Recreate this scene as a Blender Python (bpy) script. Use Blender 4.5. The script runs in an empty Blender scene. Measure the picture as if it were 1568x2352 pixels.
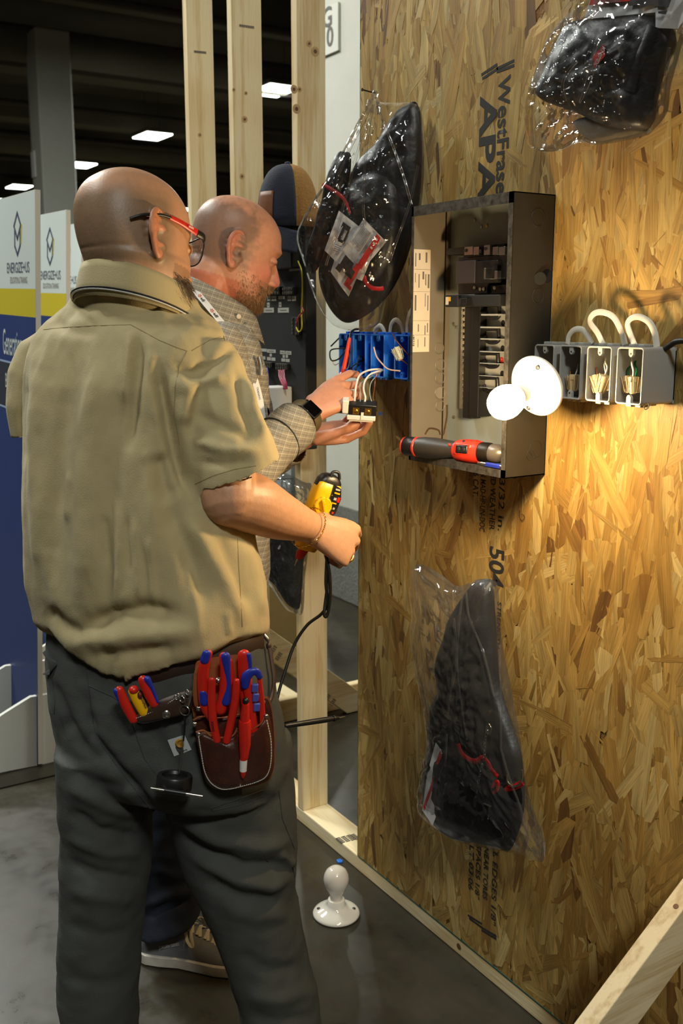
import bpy, bmesh, math, random
import numpy as np
from mathutils import Vector, Matrix, noise

random.seed(7)
SC = bpy.context.scene
COL = SC.collection
V = Vector
PI = math.pi

# ------------------------------------------------------------------ camera
# world: wall of boards runs along X at y = 0, its face looks to -Y, floor at z = 0
CAMP = V((0.0, -1.3858, 1.5))
FPX = 2300.0
YAW, PITCH = math.radians(32.176), math.radians(10.974)
_fh = V((-math.cos(YAW), math.sin(YAW), 0))
RGT = V((math.sin(YAW), math.cos(YAW), 0))
FWD = _fh * math.cos(PITCH) - V((0, 0, 1)) * math.sin(PITCH)
UPV = _fh * math.sin(PITCH) + V((0, 0, 1)) * math.cos(PITCH)
FH = _fh.copy()
Z = V((0, 0, 1))
cam = bpy.data.cameras.new('camera')
cam.sensor_fit = 'VERTICAL'
cam.sensor_height = 36.0
cam.lens = FPX / 2352 * 36.0
cam.clip_start = 0.05
cam.clip_end = 200
cam.dof.use_dof = True
cam.dof.focus_distance = 1.95
cam.dof.aperture_fstop = 6.3
camo = bpy.data.objects.new('camera', cam)
COL.objects.link(camo)
m = Matrix((RGT, UPV, -FWD)).transposed().to_4x4()
m.translation = CAMP
camo.matrix_world = m
SC.camera = camo

# ------------------------------------------------------------------ world, exposure
w = bpy.data.worlds.new('hall_ambient')
SC.world = w
w.use_nodes = True
w.node_tree.nodes['Background'].inputs[0].default_value = (1.0, 0.96, 0.86, 1)
w.node_tree.nodes['Background'].inputs[1].default_value = 0.085
SC.view_settings.view_transform = 'Standard'
SC.view_settings.look = 'None'
SC.view_settings.gamma = 1
SC.view_settings.use_curve_mapping = False
SC.view_settings.exposure = 0.0
SC.cycles.use_denoising = True
SC.cycles.max_bounces = 7
SC.cycles.transparent_max_bounces = 16
SC.cycles.sample_clamp_indirect = 6.0
SC.cycles.caustics_reflective = False
SC.cycles.caustics_refractive = False


# lamps of the hall: pendant fixtures under the ceiling (each gets a fixture body later)
CEIL = 5.6
NEAR_LAMPS = [(-3.4, -3.2), (3.4, -2.2), (-6.4, -1.4), (-1.6, 3.6), (-10.5, -0.5)]  # last lamp is added out of view to brighten the far column
for i, (x, y) in enumerate(NEAR_LAMPS):
    l = bpy.data.lights.new('hall_lamp', 'AREA')
    l.shape = 'RECTANGLE'
    l.size, l.size_y = 0.8, 1.1
    l.energy = [160, 320, 380, 210, 260][i]
    l.color = (0.97, 1.0, 0.93)
    lo = bpy.data.objects.new('hall_lamp', l)
    lo.location = (x, y, CEIL - 0.02)
    COL.objects.link(lo)
BULB_POS = V((-1.322, -0.236, 1.350))
BULB_GLOW = 350.0   # the lit bulb itself lights the board (emission of its glass)


# ------------------------------------------------------------------ helpers
def at(px, py, z):
    """point of the place that was measured at (px, py) in the photograph and z metres along the view axis"""
    return CAMP + FWD * z + RGT * ((px - 784) / FPX * z) - UPV * ((py - 1176) / FPX * z)


def on(ax, val, px, py):
    d = FWD * FPX + RGT * (px - 784) - UPV * (py - 1176)
    return CAMP + d * ((val - CAMP[ax]) / d[ax])


def wall(px, py, y=0.0):
    return on(1, y, px, py)


def C(r, g, b):
    def f(c):
        c /= 255.0
        return c / 12.92 if c <= 0.04045 else ((c + 0.055) / 1.055) ** 2.4
    return (f(r), f(g), f(b), 1.0)


def spline(pts, n=8, closed=False):
    pts = [V(p) for p in pts]
    out = []
    k = len(pts)
    rng = k if closed else k - 1
    for i in range(rng):
        if closed:
            p0, p1, p2, p3 = pts[(i - 1) % k], pts[i], pts[(i + 1) % k], pts[(i + 2) % k]
        else:
            p0 = pts[i - 1] if i > 0 else pts[0] * 2 - pts[1]
            p1, p2 = pts[i], pts[i + 1]
            p3 = pts[i + 2] if i + 2 < k else pts[-1] * 2 - pts[-2]
        for j in range(n):
            t = j / n
            out.append(0.5 * ((2 * p1) + (p2 - p0) * t + (2 * p0 - 5 * p1 + 4 * p2 - p3) * t * t
                              + (-p0 + 3 * p1 - 3 * p2 + p3) * t ** 3))
    if not closed:
        out.append(pts[-1].copy())
    return out


def interp(x, xs, ys):
    """smooth (Catmull-Rom) interpolation of a table"""
    if x <= xs[0]:
        return ys[0]
    if x >= xs[-1]:
        return ys[-1]
    i = 0
    while x > xs[i + 1]:
        i += 1
    t = (x - xs[i]) / (xs[i + 1] - xs[i])
    y0 = ys[i - 1] if i else ys[0]
    y3 = ys[i + 2] if i + 2 < len(ys) else ys[-1]
    y1, y2 = ys[i], ys[i + 1]
    return 0.5 * (2 * y1 + (y2 - y0) * t + (2 * y0 - 5 * y1 + 4 * y2 - y3) * t * t + (-y0 + 3 * y1 - 3 * y2 + y3) * t ** 3)


class MB:
    """collects shapes that become ONE mesh"""

    def __init__(self):
        self.v, self.f, self.m = [], [], []

    def add(self, vs, fs, mi=0):
        o = len(self.v)
        self.v += [tuple(p) for p in vs]
        self.f += [tuple(i + o for i in f) for f in fs]
        self.m += [mi] * len(fs)
        return self

    def box(self, c, s, R=None, mi=0):
        c = V(c)
        vs = []
        for i in (-1, 1):
            for j in (-1, 1):
                for k in (-1, 1):
                    p = V((i * s[0] / 2, j * s[1] / 2, k * s[2] / 2))
                    if R is not None:
                        p = R @ p
                    vs.append(c + p)
        return self.add(vs, [(0, 1, 3, 2), (4, 6, 7, 5), (0, 4, 5, 1), (2, 3, 7, 6), (0, 2, 6, 4), (1, 5, 7, 3)], mi)

    def b2(self, lo, hi, mi=0):
        lo, hi = V(lo), V(hi)
        s = hi - lo
        return self.box((lo + hi) / 2, (abs(s.x), abs(s.y), abs(s.z)), None, mi)

    def loft(self, rings, caps=True, closed=True, mi=0):
        n = len(rings[0])
        vs = [p for r in rings for p in r]
        fs = []
        for a in range(len(rings) - 1):
            for i in range(n if closed else n - 1):
                j = (i + 1) % n
                fs.append((a * n + i, a * n + j, (a + 1) * n + j, (a + 1) * n + i))
        if caps:
            fs.append(tuple(reversed(range(n))))
            fs.append(tuple((len(rings) - 1) * n + i for i in range(n)))
        return self.add(vs, fs, mi)

    def tube(self, pts, r, n=8, caps=True, up=None, mi=0, round_ends=False):
        pts = [V(p) for p in pts]
        k = len(pts)
        rs = r if isinstance(r, list) else [r] * k
        if round_ends:
            q, qr = [], []
            for t in (1.0, 0.75, 0.4):
                q.append(pts[0] + (pts[0] - pts[1]).normalized() * _m(rs[0]) * t)
                qr.append(_s(rs[0], math.sqrt(max(0.0025, 1 - t * t))))
            q += pts
            qr += list(rs)
            for t in (0.4, 0.75, 1.0):
                q.append(pts[-1] + (pts[-1] - pts[-2]).normalized() * _m(rs[-1]) * t)
                qr.append(_s(rs[-1], math.sqrt(max(0.0025, 1 - t * t))))
            pts, rs, k = q, qr, len(q)
        rings = []
        u = None
        for i in range(k):
            t = (pts[min(i + 1, k - 1)] - pts[max(i - 1, 0)])
            if t.length < 1e-9:
                t = V((0, 0, 1))
            t.normalize()
            if u is None:
                u = V(up) if up is not None else (V((0, 0, 1)) if abs(t.z) < 0.9 else V((1, 0, 0)))
            u = (u - t * u.dot(t))
            if u.length < 1e-6:
                u = t.orthogonal()
            u.normalize()
            w_ = t.cross(u)
            ru, rw = rs[i] if isinstance(rs[i], (list, tuple)) else (rs[i], rs[i])
            rings.append([pts[i] + u * (ru * math.cos(a)) + w_ * (rw * math.sin(a))
                          for a in (2 * PI * j / n for j in range(n))])
        return self.loft(rings, caps, True, mi)

    def lathe(self, o, axis, prof, n=24, mi=0):
        """prof: list of (radius, height along axis)"""
        o, axis = V(o), V(axis).normalized()
        u = axis.orthogonal().normalized()
        w_ = axis.cross(u)
        rings = [[o + axis * h + (u * math.cos(a) + w_ * math.sin(a)) * max(r, 1e-5)
                  for a in (2 * PI * j / n for j in range(n))] for r, h in prof]
        return self.loft(rings, True, True, mi)

    def ell(self, c, rx, ry=None, rz=None, M=None, n=20, mi=0):
        ry = rx if ry is None else ry
        rz = rx if rz is None else rz
        rings = []
        for i in range(1, n // 2):
            t = PI * i / (n // 2)
            ring = []
            for j in range(n):
                a = 2 * PI * j / n
                p = V((rx * math.sin(t) * math.cos(a), ry * math.sin(t) * math.sin(a), -rz * math.cos(t)))
                ring.append(V(c) + (M @ p if M is not None else p))
            rings.append(ring)
        return self.loft(rings, True, True, mi)

    def prism(self, pts, dvec, mi=0):
        """polygon pts pushed along dvec"""
        pts = [V(p) for p in pts]
        d = V(dvec)
        n = len(pts)
        vs = pts + [p + d for p in pts]
        fs = [tuple(range(n)), tuple(reversed(range(n, 2 * n)))]
        fs += [(i, i + n, (i + 1) % n + n, (i + 1) % n) for i in range(n)]
        return self.add(vs, fs, mi)

    def pillow(self, outline, center, nrm, tf, tb, rings=9, power=0.5, wob=0.0, ws=20.0, seed=0, crisp=0.0):
        """closed cushion: an outline in space, thick in its middle (tf towards nrm, tb behind)"""
        ol = [V(p) for p in outline]
        c = V(center)
        nrm = V(nrm).normalized()
        k = len(ol)
        vs, fs = [], []

        def disp(p, t):
            if not wob:
                return 0.0
            q = p * ws + V((seed * 3.1, 0, 0))
            return wob * t * (0.8 * noise.fractal(q, 0.8, 2.0, 3) + crisp * (0.5 - 1.6 * abs(noise.noise(q * 1.9))))
        for side, th in ((1, tf), (-1, tb)):
            base = len(vs)
            vs.append(c + nrm * side * (th + disp(c, 1)))
            for r in range(1, rings + 1):
                s = r / rings
                h = (1 - s ** 2.2) ** power if s < 1 else 0
                for p in ol:
                    q = c.lerp(p, s)
                    vs.append(q + nrm * side * (th * h + disp(q + nrm * side * 0.02, min(1, 3 * (1 - s)))))
            for i in range(k):
                j = (i + 1) % k
                tri = (base, base + 1 + i, base + 1 + j)
                fs.append(tri if side > 0 else tri[::-1])
                for r in range(rings - 1):
                    a = base + 1 + r * k
                    q = (a + i, a + k + i, a + k + j, a + j)
                    fs.append(q if side > 0 else q[::-1])
        return self.add(vs, fs)

    def mesh(self, name):
        me = bpy.data.meshes.new(name)
        me.from_pydata(self.v, [], self.f)
        if any(self.m):
            me.polygons.foreach_set('material_index', self.m)
        return me


def _m(r):
    return max(r) if isinstance(r, (list, tuple)) else r


def _s(r, k):
    return (r[0] * k, r[1] * k) if isinstance(r, (list, tuple)) else r * k


def fix_normals(me):
    b = bmesh.new()
    b.from_mesh(me)
    bmesh.ops.recalc_face_normals(b, faces=b.faces)
    b.to_mesh(me)
    b.free()


def tag(o, label=None, cat=None, group=None, kind=None):
    for k, v in (('label', label), ('category', cat), ('group', group), ('kind', kind)):
        if v:
            o[k] = v
    return o


def empty(name, loc, label=None, cat=None, group=None):
    o = bpy.data.objects.new(name, None)
    o.empty_display_size = 0.05
    o.location = loc
    COL.objects.link(o)
    return tag(o, label, cat, group)


def obj(name, mb, mat=None, parent=None, smooth=35, bevel=0.0, segs=2, sub=0, solid=0.0, label=None, cat=None,
        group=None, kind=None, recalc=True):
    me = mb.mesh(name) if isinstance(mb, MB) else mb
    if recalc:
        fix_normals(me)
    o = bpy.data.objects.new(name, me)
    for mm in (mat if isinstance(mat, (list, tuple)) else [mat]):
        if mm is not None:
            me.materials.append(mm)
    COL.objects.link(o)
    if parent is not None:
        o.parent = parent
        t = parent.location if parent.type == 'EMPTY' else V((0, 0, 0))
        o.matrix_parent_inverse = Matrix.Translation(-t)
    if solid:
        md = o.modifiers.new('solid', 'SOLIDIFY')
        md.thickness = solid
        md.offset = -1
    if bevel:
        md = o.modifiers.new('bevel', 'BEVEL')
        md.width = bevel
        md.segments = segs
        md.limit_method = 'ANGLE'
        md.angle_limit = math.radians(40)
        md.harden_normals = False
    if sub:
        md = o.modifiers.new('sub', 'SUBSURF')
        md.levels = md.render_levels = sub
    if smooth:
        me.polygons.foreach_set('use_smooth', [True] * len(me.polygons))
        if smooth < 180:
            me.set_sharp_from_angle(angle=math.radians(smooth))
    return tag(o, label, cat, group, kind)


def copy_thing(root, delta, label=None, group=None):
    """a copy of a thing with copies of its parts and sub-parts, moved by delta"""
    r = root.copy()
    COL.objects.link(r)
    r.location = root.location + V(delta)
    if label:
        r['label'] = label
    if group:
        r['group'] = group
    for ch in list(root.children):
        c = ch.copy()
        COL.objects.link(c)
        c.parent = r
        for g in ch.children:
            d = g.copy()
            COL.objects.link(d)
            d.parent = c
    return r


def text(name, s, size, origin, xd, yd, mat, parent=None, align='CENTER', bold=0.0, sx=1.0, ext=0.0, shear=0.0, **kw):
    cu = bpy.data.curves.new(name, 'FONT')
    cu.body = s
    cu.size = size
    cu.align_x = align
    cu.align_y = 'CENTER'
    cu.offset = bold
    cu.extrude = ext
    cu.shear = shear
    cu.resolution_u = 3
    to = bpy.data.objects.new(name, cu)
    me = bpy.data.meshes.new_from_object(to)
    bpy.data.objects.remove(to)
    bpy.data.curves.remove(cu)
    xd, yd = V(xd).normalized(), V(yd).normalized()
    nz = xd.cross(yd)
    M = Matrix((xd * sx, yd, nz)).transposed().to_4x4()
    M.translation = V(origin)
    me.transform(M)
    me.name = name
    return obj(name, me, mat, parent, smooth=0, recalc=False, **kw)


# ------------------------------------------------------------------ materials
def mat(name, col, rough=0.6, metal=0.0, var=0.0, vs=8.0, vcol=None, bump=0.0, bs=60.0, bdetail=3, spec=0.5, stretch=None,
        coat=0.0, emit=None, estr=0.0, sss=0.0, trans=0.0, attr=None, sheen=0.0, object_coords=True):
    mt = bpy.data.materials.new(name)
    mt.use_nodes = True
    nt = mt.node_tree
    b = nt.nodes['Principled BSDF']
    b.inputs['Roughness'].default_value = rough
    b.inputs['Metallic'].default_value = metal
    b.inputs['Specular IOR Level'].default_value = spec
    b.inputs['Coat Weight'].default_value = coat
    b.inputs['Sheen Weight'].default_value = sheen
    if sss:
        b.inputs['Subsurface Weight'].default_value = sss
        b.inputs['Subsurface Radius'].default_value = (1.0, 0.4, 0.2)
        b.inputs['Subsurface Scale'].default_value = 0.006
    if trans:
        b.inputs['Transmission Weight'].default_value = trans
    if emit:
        b.inputs['Emission Color'].default_value = emit
        b.inputs['Emission Strength'].default_value = estr
    tc = nt.nodes.new('ShaderNodeTexCoord')
    mp = nt.nodes.new('ShaderNodeMapping')
    nt.links.new(tc.outputs['Object'], mp.inputs[0])
    if stretch:
        mp.inputs['Scale'].default_value = stretch
    src = None
    if attr:
        an = nt.nodes.new('ShaderNodeAttribute')
        an.attribute_name = attr
        src = an.outputs['Color']
    if var or vcol:
        n1 = nt.nodes.new('ShaderNodeTexNoise')
        n1.inputs['Scale'].default_value = vs
        n1.inputs['Detail'].default_value = 6
        n1.inputs['Roughness'].default_value = 0.65
        nt.links.new(mp.outputs[0], n1.inputs['Vector'])
        mr = nt.nodes.new('ShaderNodeMapRange')
        mr.inputs[1].default_value = 0.3
        mr.inputs[2].default_value = 0.7
        nt.links.new(n1.outputs['Fac'], mr.inputs[0])
        mx = nt.nodes.new('ShaderNodeMix')
        mx.data_type = 'RGBA'
        c2 = vcol if vcol else tuple(c * (1 - var) for c in col[:3]) + (1,)
        if src is not None:
            mx.blend_type = 'MULTIPLY'
            mx.inputs[0].default_value = 1.0
            rp = nt.nodes.new('ShaderNodeMapRange')
            rp.inputs[3].default_value = 1 - var
            rp.inputs[4].default_value = 1.0
            nt.links.new(mr.outputs[0], rp.inputs[0])
            nt.links.new(src, mx.inputs[6])
            nt.links.new(rp.outputs[0], mx.inputs[7])
        else:
            nt.links.new(mr.outputs[0], mx.inputs[0])
            mx.inputs[6].default_value = c2
            mx.inputs[7].default_value = col
        src = mx.outputs[2]
    if src is not None:
        nt.links.new(src, b.inputs['Base Color'])
    else:
        b.inputs['Base Color'].default_value = col
    if bump:
        n2 = nt.nodes.new('ShaderNodeTexNoise')
        n2.inputs['Scale'].default_value = bs
        n2.inputs['Detail'].default_value = bdetail
        nt.links.new(mp.outputs[0], n2.inputs['Vector'])
        bp = nt.nodes.new('ShaderNodeBump')
        bp.inputs['Strength'].default_value = bump
        bp.inputs['Distance'].default_value = 0.01
        nt.links.new(n2.outputs['Fac'], bp.inputs['Height'])
        nt.links.new(bp.outputs[0], b.inputs['Normal'])
    return mt


def wood_mat(name, base, dark, along=2, rough=0.6):
    """sawn pine: long grain along one axis, growth rings and a few knots"""
    mt = mat(name, base, rough)
    nt = mt.node_tree
    b = nt.nodes['Principled BSDF']
    mp = [n for n in nt.nodes if n.type == 'MAPPING'][0]
    s = [1.0, 1.0, 1.0]
    s[along] = 0.07
    mp.inputs['Scale'].default_value = s
    n0 = nt.nodes.new('ShaderNodeTexNoise')
    n0.inputs['Scale'].default_value = 14
    n0.inputs['Detail'].default_value = 3
    nt.links.new(mp.outputs[0], n0.inputs['Vector'])
    wv = nt.nodes.new('ShaderNodeMath')
    wv.operation = 'MULTIPLY'
    wv.inputs[1].default_value = 26.0
    nt.links.new(n0.outputs['Fac'], wv.inputs[0])
    sn = nt.nodes.new('ShaderNodeMath')
    sn.operation = 'SINE'
    nt.links.new(wv.outputs[0], sn.inputs[0])
    n1 = nt.nodes.new('ShaderNodeTexNoise')
    n1.inputs['Scale'].default_value = 160
    n1.inputs['Detail'].default_value = 4
    nt.links.new(mp.outputs[0], n1.inputs['Vector'])
    ad = nt.nodes.new('ShaderNodeMath')
    ad.operation = 'MULTIPLY_ADD'
    ad.inputs[1].default_value = 0.22
    nt.links.new(sn.outputs[0], ad.inputs[0])
    nt.links.new(n1.outputs['Fac'], ad.inputs[2])
    rp = nt.nodes.new('ShaderNodeValToRGB')
    rp.color_ramp.elements[0].position = 0.15
    rp.color_ramp.elements[0].color = dark
    rp.color_ramp.elements[1].position = 0.6
    rp.color_ramp.elements[1].color = base
    nt.links.new(ad.outputs[0], rp.inputs[0])
    # broad tone change
    nb = nt.nodes.new('ShaderNodeTexNoise')
    nb.inputs['Scale'].default_value = 3.5
    tc = [n for n in nt.nodes if n.type == 'TEX_COORD'][0]
    nt.links.new(tc.outputs['Object'], nb.inputs['Vector'])
    mx = nt.nodes.new('ShaderNodeMix')
    mx.data_type = 'RGBA'
    mx.blend_type = 'MULTIPLY'
    mr = nt.nodes.new('ShaderNodeMapRange')
    mr.inputs[1].default_value = 0.45
    mr.inputs[2].default_value = 0.75
    mr.inputs[3].default_value = 0.0
    mr.inputs[4].default_value = 0.55
    nt.links.new(nb.outputs['Fac'], mr.inputs[0])
    nt.links.new(mr.outputs[0], mx.inputs[0])
    nt.links.new(rp.outputs[0], mx.inputs[6])
    mx.inputs[7].default_value = C(226, 196, 150)
    nt.links.new(mx.outputs[2], b.inputs['Base Color'])
    bp = nt.nodes.new('ShaderNodeBump')
    bp.inputs['Strength'].default_value = 0.15
    bp.inputs['Distance'].default_value = 0.004
    nt.links.new(n1.outputs['Fac'], bp.inputs['Height'])
    nt.links.new(bp.outputs[0], b.inputs['Normal'])
    return mt


def film_mat(name, tint=(0.97, 0.97, 0.97, 1), haze=0.06, gloss=0.5, bump=0.6, bs=35.0):
    """thin clear polythene: see-through sheet with a shiny wrinkled surface and a little milky haze"""
    mt = bpy.data.materials.new(name)
    mt.use_nodes = True
    nt = mt.node_tree
    nt.nodes.clear()
    out = nt.nodes.new('ShaderNodeOutputMaterial')
    tr = nt.nodes.new('ShaderNodeBsdfTransparent')
    tr.inputs[0].default_value = tint
    gl = nt.nodes.new('ShaderNodeBsdfGlossy')
    gl.inputs['Roughness'].default_value = 0.06
    gl.inputs[0].default_value = (1, 1, 1, 1)
    df = nt.nodes.new('ShaderNodeBsdfDiffuse')
    df.inputs[0].default_value = (0.8, 0.8, 0.8, 1)
    fr = nt.nodes.new('ShaderNodeFresnel')
    fr.inputs[0].default_value = 1.5
    tc = nt.nodes.new('ShaderNodeTexCoord')
    nz = nt.nodes.new('ShaderNodeTexNoise')
    nz.noise_type = 'RIDGED_MULTIFRACTAL'
    nz.inputs['Scale'].default_value = bs
    nz.inputs['Detail'].default_value = 2.5
    nz.inputs['Roughness'].default_value = 0.5
    nz.inputs['Distortion'].default_value = 1.2
    nt.links.new(tc.outputs['Object'], nz.inputs['Vector'])
    bp = nt.nodes.new('ShaderNodeBump')
    bp.inputs['Strength'].default_value = bump
    bp.inputs['Distance'].default_value = 0.02
    nt.links.new(nz.outputs['Fac'], bp.inputs['Height'])
    for n_ in (gl, fr):
        nt.links.new(bp.outputs[0], n_.inputs['Normal'])
    m1 = nt.nodes.new('ShaderNodeMixShader')
    m1.inputs[0].default_value = haze
    nt.links.new(tr.outputs[0], m1.inputs[1])
    nt.links.new(df.outputs[0], m1.inputs[2])
    k = nt.nodes.new('ShaderNodeMath')
    k.operation = 'MULTIPLY_ADD'
    k.inputs[1].default_value = gloss * 2
    k.inputs[2].default_value = 0.004
    k.use_clamp = True
    nt.links.new(fr.outputs[0], k.inputs[0])
    m2 = nt.nodes.new('ShaderNodeMixShader')
    nt.links.new(k.outputs[0], m2.inputs[0])
    nt.links.new(m1.outputs[0], m2.inputs[1])
    nt.links.new(gl.outputs[0], m2.inputs[2])
    nt.links.new(m2.outputs[0], out.inputs[0])
    return mt


def baked(mb, mods):
    """evaluate modifiers [(type, {settings})] on a shape and give back the plain mesh"""
    me = mb.mesh('tmp') if isinstance(mb, MB) else mb
    fix_normals(me) if isinstance(mb, MB) else None
    o = bpy.data.objects.new('tmp', me)
    COL.objects.link(o)
    for t, st in mods:
        md = o.modifiers.new(t, t)
        for k, v_ in st.items():
            setattr(md, k, v_)
    dg = bpy.context.evaluated_depsgraph_get()
    dg.update()
    r = bpy.data.meshes.new_from_object(o.evaluated_get(dg), depsgraph=dg)
    bpy.data.objects.remove(o)
    bpy.data.meshes.remove(me)
    return r


def coords(me):
    a = np.empty(len(me.vertices) * 3, dtype=np.float64)
    me.vertices.foreach_get('co', a)
    return a.reshape(-1, 3)


def normals(me):
    a = np.empty(len(me.vertices) * 3, dtype=np.float64)
    me.vertices.foreach_get('normal', a)
    return a.reshape(-1, 3)


def set_coords(me, a):
    me.vertices.foreach_set('co', a.reshape(-1))
    me.update()


def set_col(me, a, name='tint'):
    ca = me.color_attributes.new(name, 'FLOAT_COLOR', 'POINT')
    b = np.ones((len(me.vertices), 4))
    b[:, :3] = a
    ca.data.foreach_set('color', b.reshape(-1))


def view_xy(a):
    """photograph pixel of each row of a (used to measure folds against the photograph)"""
    d = a - np.array(CAMP)
    z = d @ np.array(FWD)
    return np.stack([784 + FPX * (d @ np.array(RGT)) / z, 1176 - FPX * (d @ np.array(UPV)) / z], 1)


def seg_dist(q, pl):
    """distance of points q (n,2) to a polyline, and position 0..1 along it"""
    best = np.full(len(q), 1e9)
    tt = np.zeros(len(q))
    pl = np.array(pl, float)
    L = np.r_[0, np.cumsum(np.linalg.norm(np.diff(pl, axis=0), axis=1))]
    for i in range(len(pl) - 1):
        a, b = pl[i], pl[i + 1]
        ab = b - a
        t = np.clip(((q - a) @ ab) / (ab @ ab + 1e-9), 0, 1)
        d = np.linalg.norm(q - (a + t[:, None] * ab), axis=1)
        m_ = d < best
        best[m_] = d[m_]
        tt[m_] = (L[i] + t[m_] * (L[i + 1] - L[i])) / L[-1]
    return best, tt


def fold(me, folds, facing=True, nz=(0.0, 1.0, (1, 1, 1))):
    """press folds (ridges and valleys given as polylines) and a soft crumple into cloth"""
    a, n = coords(me), normals(me)
    q = view_xy(a)
    d = np.zeros(len(a))
    vis = np.ones(len(a))
    if facing:
        vd = a - np.array(CAMP)
        vd /= np.linalg.norm(vd, axis=1)[:, None]
        vis = np.clip(-(n * vd).sum(1) * 3 + 0.2, 0, 1)
    for pl, amp, wd in folds:
        ds, t = seg_dist(q, pl)
        tp = np.clip(np.minimum(t, 1 - t) * 5 + 0.12, 0, 1)
        d += amp * np.exp(-(ds / wd) ** 2) * tp * vis
    if nz[0]:
        s = np.array(nz[2]) * nz[1]
        for i in range(len(a)):
            d[i] += nz[0] * noise.fractal(V(a[i] * s), 0.7, 2.1, 3)
    set_coords(me, a + n * d[:, None])


def hgt(base, py):
    """height above base at which a plumb line through base meets the photograph's row py"""
    d = V(base) - CAMP
    k = (1176 - py) / FPX
    return (k * d.dot(FWD) - d.dot(UPV)) / (UPV.z - k * FWD.z)


# ------------------------------------------------------------------ material library
M = {}
M['pine'] = wood_mat('pine', C(236, 216, 172), C(214, 184, 130))
M['pine_x'] = wood_mat('pine_along_x', C(236, 218, 176), C(214, 186, 134), 0)
M['pine_y'] = wood_mat('pine_along_y', C(228, 208, 164), C(206, 176, 124), 1)
M['knot'] = mat('knot', C(120, 78, 38), 0.6, var=0.5, vs=160)
M['osb_core'] = mat('osb_core', C(150, 108, 58), 0.8, var=0.5, vs=60, bump=0.5, bs=90)
M['ink'] = mat('stamp_ink', C(38, 34, 28), 0.8, var=0.3, vs=300)
M['black'] = mat('black_plastic', C(20, 20, 21), 0.38)
M['black_matte'] = mat('black_matte', C(22, 22, 22), 0.7)
M['rubber'] = mat('black_rubber', C(16, 16, 16), 0.5)
M['white'] = mat('white_plastic', C(232, 230, 222), 0.35, var=0.06, vs=20)
M['porcelain'] = mat('porcelain', C(236, 232, 222), 0.12, coat=0.4)
M['red'] = mat('red_plastic', C(205, 36, 24), 0.35, var=0.12, vs=60)
M['blue'] = mat('blue_plastic', C(30, 46, 150), 0.4)
M['yellow'] = mat('yellow_plastic', C(236, 176, 10), 0.35)
M['steel'] = mat('steel', C(190, 188, 180), 0.28, metal=1.0, var=0.3, vs=60)
M['dark_steel'] = mat('dark_steel', C(70, 66, 60), 0.4, metal=0.9)
M['brass'] = mat('brass', C(200, 160, 70), 0.3, metal=1.0)
M['gold'] = mat('gold', C(225, 180, 90), 0.22, metal=1.0)
M['copper'] = mat('copper', C(200, 120, 70), 0.35, metal=0.8)
M['paper'] = mat('paper', C(225, 225, 222), 0.7)
M['label_tan'] = mat('label_paper', C(222, 205, 180), 0.6, var=0.06, vs=60)
M['print_grey'] = mat('print_grey', C(110, 100, 88), 0.8)
M['print_black'] = mat('print_black', C(26, 26, 28), 0.7)
M['print_red'] = mat('print_red', C(196, 30, 32), 0.6)
M['card'] = mat('cardboard', C(176, 148, 92), 0.85, var=0.15, vs=10)
M['concrete'] = mat('bare_concrete', C(128, 128, 120), 0.9, vcol=C(96, 97, 92), vs=45, bump=0.4, bs=90)
M['col_paint'] = mat('column_paint', C(196, 196, 184), 0.75, var=0.07, vs=5, bump=0.08, bs=40)
M['hall_dark'] = mat('hall_dark', C(104, 101, 92), 0.95, var=0.4, vs=0.4)
M['hall_beam'] = mat('hall_beam', C(132, 128, 114), 0.95, var=0.3, vs=0.6)
M['lamp_glow'] = mat('lamp_glow', C(255, 255, 255), 0.5, emit=(0.95, 1.0, 0.92, 1), estr=9.0)


def floor_mat():
    mt = mat('polished_concrete', C(118, 112, 98), 0.3)
    nt = mt.node_tree
    b = nt.nodes['Principled BSDF']
    mp = [n for n in nt.nodes if n.type == 'MAPPING'][0]

    def nz(sc, det, rgh=0.6):
        n = nt.nodes.new('ShaderNodeTexNoise')
        n.inputs['Scale'].default_value = sc
        n.inputs['Detail'].default_value = det
        n.inputs['Roughness'].default_value = rgh
        nt.links.new(mp.outputs[0], n.inputs['Vector'])
        return n
    a, f, r = nz(2.2, 8, 0.7), nz(70, 3), nz(9, 6, 0.7)
    rp = nt.nodes.new('ShaderNodeValToRGB')
    e = rp.color_ramp.elements
    e[0].position, e[0].color = 0.32, C(33, 29, 20)
    e[1].position, e[1].color = 0.7, C(58, 52, 39)
    nt.links.new(a.outputs['Fac'], rp.inputs[0])
    mx = nt.nodes.new('ShaderNodeMix')
    mx.data_type = 'RGBA'
    mx.blend_type = 'OVERLAY'
    mx.inputs[0].default_value = 0.35
    nt.links.new(rp.outputs[0], mx.inputs[6])
    nt.links.new(f.outputs['Color'], mx.inputs[7])
    nt.links.new(mx.outputs[2], b.inputs['Base Color'])
    mr = nt.nodes.new('ShaderNodeMapRange')
    mr.inputs[1].default_value = 0.3
    mr.inputs[2].default_value = 0.7
    mr.inputs[3].default_value = 0.22
    mr.inputs[4].default_value = 0.5
    nt.links.new(r.outputs['Fac'], mr.inputs[0])
    nt.links.new(mr.outputs[0], b.inputs['Roughness'])
    return mt


M['floor'] = floor_mat()


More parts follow.
